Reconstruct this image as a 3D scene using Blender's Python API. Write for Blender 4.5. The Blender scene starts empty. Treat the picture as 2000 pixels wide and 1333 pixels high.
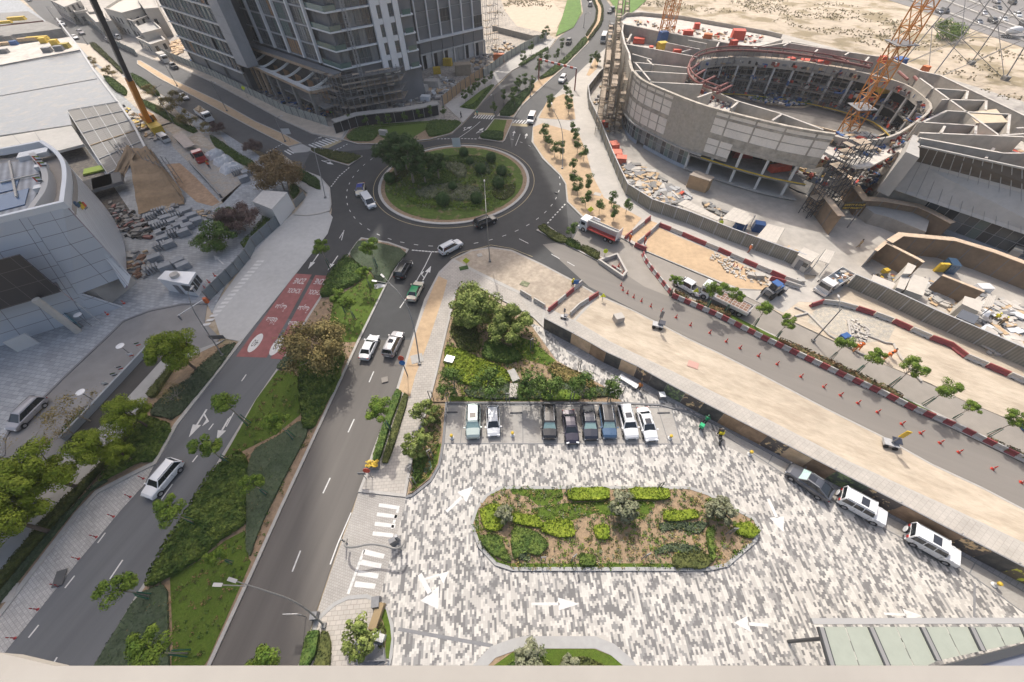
import bpy,bmesh,math,random
from mathutils import Vector,Matrix
from mathutils.geometry import tessellate_polygon
random.seed(7)
S=bpy.context.scene
COL=S.collection
# -- camera
FPX,CAMH=778.0,48.0
NX,NY=18.0,633.0
ROLL=math.atan2(NX,NY)
PITCH=math.atan2(FPX,math.hypot(NX,NY))
cam_d=bpy.data.cameras.new('camera');cam=bpy.data.objects.new('camera',cam_d);COL.objects.link(cam)
cam_d.sensor_width=36;cam_d.lens=36*FPX/2000;cam_d.clip_start=0.1;cam_d.clip_end=6000
cam.matrix_world=Matrix.Translation((0,0,CAMH))@Matrix.Rotation(math.pi/2-PITCH,4,'X')@Matrix.Rotation(-ROLL,4,'Z')
S.camera=cam
# -- sky and sun
SUN_EL=math.radians(50);SDX,SDY=0.17,-0.985
w=bpy.data.worlds.new('World');S.world=w;w.use_nodes=True
nt=w.node_tree;sky=nt.nodes.new('ShaderNodeTexSky');sky.sky_type='NISHITA';sky.sun_disc=False
sky.sun_elevation=SUN_EL;sky.sun_rotation=math.atan2(-SDX,-SDY);sky.dust_density=6.0;sky.air_density=1.0;sky.ozone_density=0.3
nt.links.new(sky.outputs[0],nt.nodes['Background'].inputs[0]);nt.nodes['Background'].inputs[1].default_value=0.15
sd=bpy.data.lights.new('sun','SUN');so=bpy.data.objects.new('sun',sd);COL.objects.link(so)
sd.energy=3.0;sd.angle=math.radians(0.7);sd.color=(1.0,0.955,0.88)
so.rotation_euler=Vector((SDX*math.cos(SUN_EL),SDY*math.cos(SUN_EL),-math.sin(SUN_EL))).to_track_quat('-Z','Y').to_euler()
S.view_settings.view_transform='Standard';S.view_settings.look='None';S.view_settings.gamma=1;S.view_settings.exposure=0.42
S.cycles.max_bounces=5;S.cycles.diffuse_bounces=3;S.cycles.glossy_bounces=2;S.cycles.transmission_bounces=3
S.cycles.transparent_max_bounces=6;S.cycles.caustics_reflective=False;S.cycles.caustics_refractive=False
# -- where a spot of the photograph lies on the ground (height z)
_cr,_sr,_cp,_sp=math.cos(ROLL),math.sin(ROLL),math.cos(PITCH),math.sin(PITCH)
def G(px,py,z=0.0):
 u,v=px-1000,py-666.5
 u,v=u*_cr-v*_sr,u*_sr+v*_cr
 k=(CAMH-z)/(v*_cp+FPX*_sp)
 return Vector((k*u,k*(FPX*_cp-v*_sp),z))
def GP(pts,z=0.0):return[G(x,y,z)for x,y in pts]
_RY=[0,330,660,993]
def R(c,r,pts):return[(500*c+x/3.92,_RY[r]+y/3.92)for x,y in pts]
def Q(ox,oy,s,pts):return[(ox+x/s,oy+y/s)for x,y in pts]
S1=lambda p:Q(700,200,4.9375,p)
S2=lambda p:Q(300,200,4.9375,p)
def height_of(bx,by,tx,ty):
 """height of an upright thing whose foot and top are seen at these spots"""
 b=G(bx,by);best=(1e9,0)
 for i in range(1,1600):
  z=i*0.1
  if z>47.8:break
  t=G(tx,ty,z);d=(t.xy-b.xy).length
  if d<best[0]:best=(d,z)
 return best[1]
 # -- materials
MATS={}
def _n(nt,t,**kw):
 n=nt.nodes.new(t)
 for k,v in kw.items():setattr(n,k,v)
 return n
def c4(c):return(c[0],c[1],c[2],1)
def mat(name,col,rough=0.8,metal=0.0,var=0.0,scale=1.0,col2=None,bump=0.0,bscale=None,spec=None,thr=None,emit=0,trans=0,detail=5,var2=0.0,scale2=0.1,coat=0.0,vec=None):
 """principled material; var = brightness mottling, col2 = second colour mixed in by noise (thr = ramp limits)"""
 if name in MATS:return MATS[name]
 m=bpy.data.materials.new(name);m.use_nodes=True;MATS[name]=m
 nt=m.node_tree;p=nt.nodes['Principled BSDF'];L=nt.links.new
 p.inputs['Roughness'].default_value=rough;p.inputs['Metallic'].default_value=metal
 if spec is not None:p.inputs['Specular IOR Level'].default_value=spec
 if trans:p.inputs['Transmission Weight'].default_value=trans
 if coat:p.inputs['Coat Weight'].default_value=coat;p.inputs['Coat Roughness'].default_value=0.05
 tc=_n(nt,'ShaderNodeTexCoord');src=tc.outputs['Object']
 if vec:
  mp=_n(nt,'ShaderNodeMapping',vector_type='TEXTURE');mp.inputs['Rotation'].default_value=(0,0,vec[0]);mp.inputs['Scale'].default_value=vec[1]
  L(src,mp.inputs['Vector']);src=mp.outputs[0]
 def noise(s,d=detail):
  n=_n(nt,'ShaderNodeTexNoise');n.inputs['Scale'].default_value=s;n.inputs['Detail'].default_value=d;n.inputs['Roughness'].default_value=0.6
  L(src,n.inputs['Vector']);return n
 out=None
 p.inputs['Base Color'].default_value=c4(col)
 if col2 is not None:
  n=noise(scale);r=_n(nt,'ShaderNodeValToRGB');a,b=thr or(0.4,0.6)
  r.color_ramp.elements[0].position=a;r.color_ramp.elements[1].position=b
  r.color_ramp.elements[0].color=c4(col);r.color_ramp.elements[1].color=c4(col2)
  L(n.outputs[0],r.inputs[0]);out=r.outputs[0]
 for vv,sc in((var,scale*(3.1 if col2 is not None else 1)),(var2,scale2)):
  if not vv:continue
  n=noise(sc);mr=_n(nt,'ShaderNodeMapRange');mr.inputs[1].default_value=0.3;mr.inputs[2].default_value=0.7
  mr.inputs[3].default_value=1-vv;mr.inputs[4].default_value=1+vv
  L(n.outputs[0],mr.inputs[0]);h=_n(nt,'ShaderNodeVectorMath',operation='SCALE')
  if out is None:h.inputs[0].default_value=col
  else:L(out,h.inputs[0])
  L(mr.outputs[0],h.inputs['Scale']);out=h.outputs[0]
 if out is not None:L(out,p.inputs['Base Color'])
 if bump:
  n=noise(bscale or scale*4);b=_n(nt,'ShaderNodeBump');b.inputs['Strength'].default_value=bump;b.inputs['Distance'].default_value=0.1
  L(n.outputs[0],b.inputs['Height']);L(b.outputs[0],p.inputs['Normal'])
 if emit:p.inputs['Emission Color'].default_value=c4(col);p.inputs['Emission Strength'].default_value=emit
 return m
def brickmat(name,c1,c2,mortar,w,h,msize=0.02,off=0.5,rough=0.85,rot=0.0,var=0.12,axis='XY',wet=0.0,bumpy=0.0):
 """paving or cladding: blocks w x h metres with joints"""
 if name in MATS:return MATS[name]
 m=bpy.data.materials.new(name);m.use_nodes=True;MATS[name]=m
 nt=m.node_tree;p=nt.nodes['Principled BSDF'];L=nt.links.new;p.inputs['Roughness'].default_value=rough
 tc=_n(nt,'ShaderNodeTexCoord');src=tc.outputs['UV' if axis=='UV' else 'Object']
 mp=_n(nt,'ShaderNodeMapping');mp.inputs['Rotation'].default_value=(0,0,rot);L(src,mp.inputs[0])
 b=_n(nt,'ShaderNodeTexBrick');b.offset=off;b.inputs['Scale'].default_value=1
 b.inputs['Color1'].default_value=c4(c1);b.inputs['Color2'].default_value=c4(c2);b.inputs['Mortar'].default_value=c4(mortar)
 b.inputs['Mortar Size'].default_value=msize;b.inputs['Brick Width'].default_value=w;b.inputs['Row Height'].default_value=h;b.inputs['Bias'].default_value=0
 L(mp.outputs[0],b.inputs['Vector'])
 n=_n(nt,'ShaderNodeTexNoise');n.inputs['Scale'].default_value=0.35;n.inputs['Detail'].default_value=6;n.inputs['Roughness'].default_value=0.65;L(src,n.inputs['Vector'])
 mr=_n(nt,'ShaderNodeMapRange');mr.inputs[1].default_value=0.3;mr.inputs[2].default_value=0.7;mr.inputs[3].default_value=1-var;mr.inputs[4].default_value=1+var
 L(n.outputs[0],mr.inputs[0]);s=_n(nt,'ShaderNodeVectorMath',operation='SCALE');L(b.outputs[0],s.inputs[0]);L(mr.outputs[0],s.inputs['Scale']);L(s.outputs[0],p.inputs['Base Color'])
 return m
def plaza_mat():
 m=bpy.data.materials.new('mosaic_paving');m.use_nodes=True;nt=m.node_tree;L=nt.links.new
 p=nt.nodes['Principled BSDF'];p.inputs['Roughness'].default_value=0.75
 tc=_n(nt,'ShaderNodeTexCoord');sx=_n(nt,'ShaderNodeSeparateXYZ')
 rt=_n(nt,'ShaderNodeMapping');rt.inputs['Rotation'].default_value=(0,0,math.radians(-2));L(tc.outputs['Object'],rt.inputs[0]);L(rt.outputs[0],sx.inputs[0])
 def M(op,a,b=None):
  n=_n(nt,'ShaderNodeMath',operation=op)
  for i,v in enumerate((a,b)):
   if v is None:continue
   if isinstance(v,(int,float)):n.inputs[i].default_value=v
   else:L(v,n.inputs[i])
  return n.outputs[0]
 xd=M('DIVIDE',sx.outputs[0],0.22);xi=M('FLOOR',xd)
 half=M('MULTIPLY',M('FLOORED_MODULO',xi,2),0.5)
 yd=M('ADD',M('DIVIDE',sx.outputs[1],0.40),half);yi=M('FLOOR',yd)
 cb=_n(nt,'ShaderNodeCombineXYZ');L(M('MULTIPLY',xi,1.0),cb.inputs[0]);L(yi,cb.inputs[1])
 wn=_n(nt,'ShaderNodeTexWhiteNoise',noise_dimensions='2D');L(cb.outputs[0],wn.inputs['Vector'])
 nz=_n(nt,'ShaderNodeTexNoise');nz.inputs['Scale'].default_value=0.27;nz.inputs['Detail'].default_value=2;L(cb.outputs[0],nz.inputs['Vector'])
 v=M('ADD',M('MULTIPLY',wn.outputs[0],0.40),M('MULTIPLY',nz.outputs[0],1.0))
 r=_n(nt,'ShaderNodeValToRGB');r.color_ramp.interpolation='CONSTANT';e=r.color_ramp.elements
 e[0].position=0;e[0].color=(0.175,0.17,0.166,1);e[1].position=0.575;e[1].color=(0.26,0.252,0.243,1)
 a=e.new(0.665);a.color=(0.46,0.435,0.40,1);a=e.new(0.80);a.color=(0.565,0.535,0.49,1)
 L(v,r.inputs[0])
 fx=M('ABSOLUTE',M('SUBTRACT',M('FRACT',xd),0.5));fy=M('ABSOLUTE',M('SUBTRACT',M('FRACT',yd),0.5))
 j=M('MAXIMUM',M('GREATER_THAN',fx,0.475),M('GREATER_THAN',fy,0.487))
 n2=_n(nt,'ShaderNodeTexNoise');n2.inputs['Scale'].default_value=0.25;n2.inputs['Detail'].default_value=7;n2.inputs['Roughness'].default_value=0.7;L(tc.outputs['Object'],n2.inputs['Vector'])
 mr=_n(nt,'ShaderNodeMapRange');mr.inputs[1].default_value=0.3;mr.inputs[2].default_value=0.7;mr.inputs[3].default_value=0.86;mr.inputs[4].default_value=1.06;L(n2.outputs[0],mr.inputs[0])
 s=_n(nt,'ShaderNodeVectorMath',operation='SCALE');L(r.outputs[0],s.inputs[0]);L(M('MULTIPLY',mr.outputs[0],M('SUBTRACT',1.0,M('MULTIPLY',j,0.22))),s.inputs['Scale']);L(s.outputs[0],p.inputs['Base Color'])
 MATS['mosaic_paving']=m;return m
 # -- mesh helpers
class MB:
 def __init__(s):s.v=[];s.f=[];s.m=[];s.mats=[];s.uv=None
 def mi(s,m):
  if m is None:return 0
  if m not in s.mats:s.mats.append(m)
  return s.mats.index(m)
 def add(s,vs,fs,m=None):
  o=len(s.v);s.v+=[tuple(v)for v in vs];k=s.mi(m)
  for f in fs:s.f.append(tuple(i+o for i in f));s.m.append(k)
  return s
 def box(s,c,d,m=None,rz=0.0,taper=1.0,M=None):
  hx,hy,hz=d[0]/2,d[1]/2,d[2]/2;vs=[]
  for z in(-1,1):
   t=taper if z>0 else 1
   for x,y in((-1,-1),(1,-1),(1,1),(-1,1)):
    vs.append(Vector((x*hx*t,y*hy*t,z*hz)))
  ca,sa=math.cos(rz),math.sin(rz)
  vs=[Vector((v.x*ca-v.y*sa+c[0],v.x*sa+v.y*ca+c[1],v.z+c[2]))for v in vs]
  if M is not None:vs=[M@v for v in vs]
  return s.add(vs,[(3,2,1,0),(4,5,6,7),(0,1,5,4),(1,2,6,5),(2,3,7,6),(3,0,4,7)],m)
 def beam(s,a,b,w,h=None,m=None):
  """a bar of section w x h from a to b"""
  a,b=Vector(a),Vector(b);d=b-a
  if d.length<1e-6:return s
  h=w if h is None else h
  z=d.normalized();up=Vector((0,0,1))if abs(z.z)<0.95 else Vector((0,1,0))
  x=z.cross(up).normalized();y=x.cross(z)
  vs=[p+x*(w/2*i)+y*(h/2*j)for p in(a,b)for i,j in((-1,-1),(1,-1),(1,1),(-1,1))]
  return s.add(vs,[(3,2,1,0),(4,5,6,7),(0,1,5,4),(1,2,6,5),(2,3,7,6),(3,0,4,7)],m)
 def tube(s,pts,r,m=None,n=8,caps=True):
  pts=[Vector(p)for p in pts];rs=r if isinstance(r,(list,tuple))else[r]*len(pts);vs=[];fs=[]
  for i,p in enumerate(pts):
   d=(pts[min(i+1,len(pts)-1)]-pts[max(i-1,0)]).normalized()
   up=Vector((0,0,1))if abs(d.z)<0.95 else Vector((0,1,0));x=d.cross(up).normalized();y=x.cross(d)
   for k in range(n):
    a=2*math.pi*k/n;vs.append(p+(x*math.cos(a)+y*math.sin(a))*rs[i])
  for i in range(len(pts)-1):
   for k in range(n):
    k2=(k+1)%n;fs.append((i*n+k,(i+1)*n+k,(i+1)*n+k2,i*n+k2))
  if caps:fs.append(tuple(range(n)));fs.append(tuple((len(pts)-1)*n+k for k in reversed(range(n))))
  return s.add(vs,fs,m)
 def prism(s,pts,z0,z1,m=None,mtop=None):
  """upright prism over a ground outline"""
  pts=[Vector((p[0],p[1],0))for p in pts]
  if sum(a.x*b.y-b.x*a.y for a,b in zip(pts,pts[1:]+pts[:1]))<0:pts=pts[::-1]
  n=len(pts);vs=[(p.x,p.y,z0)for p in pts]+[(p.x,p.y,z1)for p in pts]
  tri=tessellate_polygon([pts]);fs=[]
  for t in tri:
   a,b,c=[pts[i]for i in t]
   if(b-a).cross(c-a).z<0:t=(t[0],t[2],t[1])
   fs.append(tuple(i+n for i in t))
  s.add(vs,fs,mtop or m)
  return s.add(vs,[(i,(i+1)%n,(i+1)%n+n,i+n)for i in range(n)],m)
 def sheet(s,pts,z,m=None):
  pts=[Vector((p[0],p[1],0))for p in pts];fs=[]
  for t in tessellate_polygon([pts]):
   a,b,c=[pts[i]for i in t]
   if(b-a).cross(c-a).z<0:t=(t[0],t[2],t[1])
   fs.append(tuple(t))
  return s.add([(p.x,p.y,z)for p in pts],fs,m)
 def ribbon(s,line,w,z0,z1,m=None,closed=False,side=0.0):
  """a strip of width w along a ground line, mitred; side shifts it sideways (in widths)"""
  L=[Vector((p[0],p[1]))for p in line];n=len(L);off=[]
  for i in range(n):
   a=L[(i-1)%n]if(closed or i>0)else None;b=L[(i+1)%n]if(closed or i<n-1)else None
   d1=(L[i]-a).normalized()if a is not None else None;d2=(b-L[i]).normalized()if b is not None else None
   if d1 is None:d1=d2
   if d2 is None:d2=d1
   nn=Vector((-(d1.y+d2.y),d1.x+d2.x));nn.normalize()if nn.length>1e-6 else None
   c=max(0.5,nn.dot(Vector((-d1.y,d1.x))));off.append(nn/c)
  vs=[]
  for i in range(n):
   a=L[i]+off[i]*w*(side-0.5);b=L[i]+off[i]*w*(side+0.5)
   vs+=[(a.x,a.y,z1),(b.x,b.y,z1),(a.x,a.y,z0),(b.x,b.y,z0)]
  fs=[]
  for i in range(n if closed else n-1):
   o,q=4*i,4*((i+1)%n)
   fs+=[(o,q,q+1,o+1),(o+2,q+2,q,o),(o+1,q+1,q+3,o+3)]
  if not closed:fs+=[(0,1,3,2),(4*n-4,4*n-2,4*n-1,4*n-3)]
  return s.add(vs,fs,m)
 def lathe(s,prof,c=(0,0,0),m=None,n=16,M=None):
  vs=[];fs=[]
  for r,z in prof:
   for k in range(n):
    a=2*math.pi*k/n;v=Vector((c[0]+r*math.cos(a),c[1]+r*math.sin(a),c[2]+z));vs.append(M@v if M is not None else v)
  for i in range(len(prof)-1):
   for k in range(n):
    k2=(k+1)%n;fs.append((i*n+k,i*n+k2,(i+1)*n+k2,(i+1)*n+k))
  fs.append(tuple(reversed(range(n))));fs.append(tuple((len(prof)-1)*n+k for k in range(n)))
  return s.add(vs,fs,m)
 def build(s,name,m=None,parent=None,smooth=False,loc=None):
  me=bpy.data.meshes.new(name);me.from_pydata(s.v,[],s.f)
  ms=s.mats or[m]
  if m is not None and s.mats and m not in s.mats:pass
  for q in ms:me.materials.append(q)
  if len(ms)>1:me.polygons.foreach_set('material_index',s.m)
  if smooth:me.polygons.foreach_set('use_smooth',[True]*len(me.polygons))
  me.update()
  o=bpy.data.objects.new(name,me);COL.objects.link(o)
  if parent is not None:o.parent=parent
  if loc is not None:o.location=loc
  return o
def tag(o,label=None,cat=None,group=None,kind=None):
 if label:o['label']=label
 if cat:o['category']=cat
 if group:o['group']=group
 if kind:o['kind']=kind
 return o
def empty(name,loc=(0,0,0),rz=0.0,label=None,cat=None,group=None):
 o=bpy.data.objects.new(name,None);COL.objects.link(o);o.location=loc;o.rotation_euler=(0,0,rz);o.empty_display_size=0.3
 return tag(o,label,cat,group)
KIDS={}
def copy_tree(o,parent=None):
 c=o.copy();COL.objects.link(c)
 if parent is not None:c.parent=parent
 for ch in o.children:copy_tree(ch,c)
 return c
def place(proto,x,y,rz=0.0,label=None,group=None,z=0.0,sc=None,cat=None):
 """first call uses the proto itself, later calls copy it"""
 if proto.get('_used'):o=copy_tree(proto);
 else:o=proto
 proto['_used']=1;o['_used']=1
 o.location=(x,y,z);o.rotation_euler=(0,0,rz)
 if sc:o.scale=(sc,sc,sc)if isinstance(sc,(int,float))else sc
 return tag(o,label,cat,group)
ORD=['first','second','third','fourth','fifth','sixth','seventh','eighth','ninth','tenth','eleventh','twelfth','thirteenth','fourteenth','fifteenth','sixteenth','seventeenth','eighteenth','nineteenth','twentieth','twenty-first','twenty-second','twenty-third','twenty-fourth','twenty-fifth','twenty-sixth','twenty-seventh','twenty-eighth','twenty-ninth','thirtieth','thirty-first','thirty-second','thirty-third','thirty-fourth','thirty-fifth','thirty-sixth','thirty-seventh','thirty-eighth','thirty-ninth','fortieth']+['forty-%s'%k for k in('first','second','third','fourth','fifth','sixth','seventh','eighth','ninth')]+['fiftieth']+['fifty-%s'%k for k in('first','second','third','fourth','fifth','sixth','seventh','eighth','ninth')]+['sixtieth']
def clean(o):
 if '_used' in o:del o['_used']
 # == THE SETTING: ground, roads, pavements
def struct(name,mb,m=None):return tag(mb.build(name,m),kind='structure')
asph=mat('asphalt',(0.091,0.091,0.091),0.85,var=0.10,scale=0.5,var2=0.16,scale2=0.035,bump=0.15,bscale=30)
asph_d=mat('asphalt_new',(0.046,0.047,0.048),0.8,var=0.10,scale=0.6,var2=0.2,scale2=0.05,bump=0.1,bscale=30)
asph_l=mat('asphalt_dusty',(0.27,0.245,0.215),0.9,var=0.08,scale=0.5,var2=0.14,scale2=0.06,bump=0.1,bscale=20)
drive=mat('driveway',(0.232,0.226,0.220),0.9,var=0.10,scale=0.4,var2=0.15,scale2=0.07)
desert=mat('desert_sand',(0.45,0.375,0.285),0.95,col2=(0.25,0.20,0.12),scale=0.09,thr=(0.49,0.58),var=0.2,detail=12,var2=0.12,scale2=0.02,bump=.5,bscale=.6)
sand=mat('sand',(0.50,0.425,0.33),0.95,var=0.10,scale=0.5,var2=0.12,scale2=0.08,bump=0.8,bscale=1.8,col2=(0.37,0.305,0.23),thr=(.40,.75),vec=(math.radians(-31),(2.2,.9,1)))
sand_o=mat('orange_sand',(0.48,0.345,0.215),0.95,var=0.12,scale=1.2,var2=0.08,scale2=0.2,bump=0.3,bscale=4)
dirt=mat('dirt',(0.36,0.30,0.235),0.95,var=0.18,scale=0.5,col2=(.44,.37,.29),thr=(.4,.7),var2=0.12,scale2=0.15,bump=0.4,bscale=3)
gravel=mat('gravel',(0.36,0.34,0.30),0.95,var=0.22,scale=2.0,var2=0.15,scale2=0.2,bump=0.6,bscale=6,col2=(0.46,0.41,0.33))
conc=mat('concrete',(0.40,0.385,0.36),0.9,var=0.07,scale=0.8,var2=0.10,scale2=0.12)
conc_l=mat('concrete_pale',(0.45,0.42,0.38),0.9,var=0.06,scale=0.8,var2=0.10,scale2=0.12)
conc_d=mat('concrete_dark',(0.235,0.225,0.21),0.9,var=0.12,scale=0.8,var2=0.14,scale2=0.2)
apron=mat('concrete_apron',(0.464,0.458,0.439),0.9,var=0.07,scale=1.2,var2=0.10,scale2=0.1)
sitefloor=mat('site_slab',(0.40,0.37,0.33),0.9,var=0.14,scale=0.5,var2=0.16,scale2=0.1)
siterubble=mat('site_rubble',(0.40,0.35,0.29),0.95,var=0.35,scale=1.2,var2=0.2,scale2=0.2,bump=0.6,bscale=2,col2=(0.25,0.235,0.22),thr=(0.45,0.6))
blockpave=brickmat('block_paving',(0.493,0.476,0.448),(0.38,0.365,0.345),(0.29,0.28,0.27),0.3,0.3,0.02,rot=0.55)
walkpave=brickmat('pavement_blocks',(0.45,0.41,0.365),(0.39,0.36,0.32),(0.30,0.275,0.245),0.6,0.4,0.03,rot=math.radians(-3))
sidepave=brickmat('sidewalk_blocks',(0.44,0.41,0.37),(0.40,0.375,0.34),(0.34,0.315,0.285),0.5,0.5,0.025,rot=math.radians(-32))
schoolpave=brickmat('school_paving',(0.392,0.409,0.426),(0.29,0.305,0.32),(0.21,0.22,0.23),0.9,0.6,0.03,rot=0.2)
baypave=brickmat('parking_paving',(0.38,0.36,0.33),(0.33,0.31,0.285),(0.36,0.34,0.31),0.3,0.15,0.015)
greypave=brickmat('grey_paving',(0.22,0.225,0.235),(0.30,0.30,0.305),(0.17,0.17,0.175),0.9,0.45,0.02,rot=math.radians(-31),var=0.2)
kerbm=mat('kerb_stone',(0.42,0.40,0.37),0.9,var=0.08,scale=2)
kerbd=mat('dark_kerb',(0.20,0.20,0.205),0.8,var=0.08,scale=2)
paint=mat('road_paint',(0.62,0.61,0.585),0.8,var=0.10,scale=2.5,var2=0.08,scale2=0.4)
paint_w=mat('road_paint_worn',(0.42,0.41,0.40),0.85,var=0.2,scale=2.5)
paint_y=mat('road_paint_yellow',(0.40,0.33,0.20),0.85,var=0.15,scale=2)
paint_r=mat('red_road_surface',(0.28,0.105,0.10),0.85,var=0.16,scale=1.0,var2=0.1,scale2=0.3)
mosaic=plaza_mat()
lawn=mat('lawn',(0.072,0.125,0.008),0.95,var=0.2,scale=1.6,col2=(0.10,0.135,0.018),thr=(0.35,0.85),var2=0.15,scale2=0.15,bump=0.6,bscale=14)
cover=mat('ground_cover',(0.049,0.076,0.029),0.95,var=0.25,scale=2.5,col2=(0.055,0.075,0.038),var2=0.2,scale2=0.3,bump=0.9,bscale=9)
soil=mat('soil',(0.293,0.207,0.134),0.95,var=0.25,scale=2,bump=0.5,bscale=5)
soil_l=mat('bark_mulch',(0.30,0.215,0.135),0.95,var=0.25,scale=3,bump=0.5,bscale=8)
mb=MB();mb.sheet([(-1500,-300),(2500,-300),(2500,3000),(-1500,3000)],-0.05);struct('ground',mb,desert)
W_left=S2([(1720,1040),(1705,830),(1610,720),(1430,640)])+[(549,299),(519,301),(468,279),(434,257),(377,224),(280,163),(242,148),(143,82),(84,38),(51,5),(0,-40)]
W_right=[(60,-60),(120,0),(175,48),(230,90),(300,118),(340,128),(420,165),(500,208),(553,237),(610,263),(668,275.5)]
N_left=[(755,284),(839,275.5),(883,263),(905.6,242),(929,216),(943,200),(970,170),(1000,140),(1069,102),(1090,74),(1120,52),(1139,25),(1135,0),(1105,-45)]
N_right=[(1165,-45),(1184,0),(1201,23),(1204,46),(1190,89),(1143,130),(1081,191),(1055,220),(1041,245),(1038,278),(1060,312),(1094,345),(1104,361),(1107,396),(1138,427),(1219,469),(1258,491),(1395,549),(1434,567),(1500,600),(1551,631),(1627,667),(1686,696),(1819,752),(1877,782),(2000,833),(2300,985)]
E_near=[(2300,1150),(2000,994),(1918,951),(1819,905),(1719,849),(1610,795),(1500,737),(1408,690),(1344,660),(1298,636),(1237,605),(1168,575),(1120,547),(1061,516),(1000,488),(959,482),(921,488),(883,506),(857,531),(829,585),(803,665),(773,762),(727,882),(712,928),(687,997),(645,1115),(622,1182),(582,1299),(530,1450)]
LC_left=[(-130,1450),(10,1275),(161,1087),(240,993),(281,948),(303,905),(344,831),(472,668),(579,534),(640,457),(648,425)]
road_poly=LC_left+W_left+W_right+N_left+N_right+E_near
mb=MB();mb.sheet(GP(road_poly),0.0);struct('road',mb,asph)
mb=MB()
mb=MB();mb.sheet(GP([(1138,430),(1219,470),(1258,492),(1395,550),(1434,568),(1500,601),(1551,632),(1627,668),(1819,753),(2000,834),(2300,986),(2300,1075),(2000,905),(1610,715),(1400,617),(1258,560),(1168,500),(1118,470)]),0.010);struct('road_surface',mb,asph_l)
asph_m=mat('asphalt_grey',(0.205,0.187,0.167),0.88,var=0.08,scale=0.5,var2=0.12,scale2=0.05,vec=(math.radians(-31),(16,.8,1)))
mb=MB();mb.sheet(GP([(1118,470),(1168,500),(1258,560),(1400,617),(1610,715),(2000,905),(2300,1075),(2300,1149)]+E_near[1:11]+[(1150,560),(1060,478)]),0.010);struct('road_surface',mb,asph_m)
mb=MB();mb.sheet(GP([(579,534),(640,457),(648,411),(645,370),(612,342),(590,330),(605,300),(660,297),(720,292),(755,285),(839,276),(883,264),(905,243),(945,200),(1000,160),(1010,190),(990,240),(1000,290),(1010,235),(1041,247),(1039,278),(1060,312),(1093,345),(1103,361),(1106,396),(1110,440),(1150,560),(1120,546),(1061,515),(1000,487),(959,481),(921,487),(883,505),(857,530),(829,583),(801,660),(703,660),(760,540),(800,488),(704,464),(663,514),(640,560)]),0.006)
struct('road_surface',mb,asph_d)
RC=[(803,664),(773,762),(727,882),(712,928),(687,997),(645,1115),(622,1182),(582,1299),(530,1450),(330,1450),(413,1300),(500,1112),(551,996),(703,665)]
mb=MB();mb.sheet(GP(RC),0.006);struct('road_surface',mb,mat('asphalt_avenue',(0.128,0.117,0.105),0.86,var=0.13,scale=0.55,var2=0.10,scale2=0.06,vec=(math.radians(80),(22,.9,1))))
mb=MB();mb.sheet(GP([(-130,1450),(10,1275),(161,1087),(240,993),(281,948),(303,905),(344,831),(472,668),(520,610),(620,640),(541,722),(500,782),(365,1000),(184,1300),(95,1450)]),0.006)
struct('road_surface',mb,mat('asphalt_blue',(0.128,0.133,0.138),0.85,var=0.12,scale=0.5,var2=0.10,scale2=0.09,vec=(math.radians(70),(22,.9,1))))
def slab(name,px,m,z=0.12,kerb=None,kw=0.3,kz=None,closed=True):
 """raised surface with a kerb along its edge"""
 P=GP(px);mb=MB()
 if sum(a.x*b.y-b.x*a.y for a,b in zip(P,P[1:]+P[:1]))<0:P=P[::-1]
 mb.prism(P,-0.03,z);o=struct(name,mb,m)
 if kerb:
  k=MB();k.ribbon(P,kw,-0.02,kz or z+0.02,closed=True,side=0.5);struct('kerb',k,kerb)
 return o
 # ---- west side: school forecourt, driveway, ramp, walkway
slab('school_pavement',[(-300,1100),(-20,905),(8,890),(10,859),(23,836),(60,800),(94,770),(128,736),(209,660),(242,628),(293,608),(357,595),(405,594),(414,612),(440,560),(490,500),(545,440),(570,418),(560,350),(500,300),(434,258),(377,226),(280,165),(242,149),(120,66),(0,-30),(-400,0)],schoolpave,0.10)
slab('school_driveway',[(-300,1130),(-20,905),(8,890),(10,859),(23,836),(60,800),(94,770),(128,736),(209,660),(242,628),(293,608),(357,595),(405,594),(400,630),(430,660),(418,678),(300,700),(133,870),(0,1010),(-200,1210)],drive,0.04)
k=MB();k.ribbon(GP([(-20,905),(8,890),(10,859),(23,836),(60,800),(94,770),(128,736),(209,660),(242,628),(293,608),(357,595),(405,594)]),0.35,0,0.15);struct('kerb',k,kerbd)
slab('concrete_apron',[(472,668),(579,534),(640,457),(650,425),(640,412),(573,418),(545,440),(490,500),(414,606),(430,655),(440,662)],apron,0.05)
slab('pavement',[(573,421),(600,423),(625,419),(645,413),(648,400),(645,368),(626,346),(590,332),(570,330),(556,340),(566,352),(600,378),(590,400)],apron,0.14,kerbm,0.3)
slab('walkway',[(316,703),(370,690),(440,664),(418,678),(339,716),(291,775),(245,850),(208,900),(105,995),(0,1125),(-160,1320),(-300,1320),(-200,1230),(0,1030),(133,880),(204,826)],mat('walkway_paving',(0.36,0.355,0.34),0.9,var=0.06,scale=1,var2=0.1,scale2=0.15),0.11)
slab('lay_by',[(303,905),(281,948),(240,993),(161,1087),(10,1275),(-130,1450),(-230,1450),(0,1204),(152,1003),(190,962),(270,921)],blockpave,0.03)
k=MB();k.ribbon(GP([(474,664),(344,831),(303,905),(270,921),(190,962),(152,1003),(0,1202),(-230,1450)]),0.55,0,0.16);struct('kerb',k,kerbm)
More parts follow.
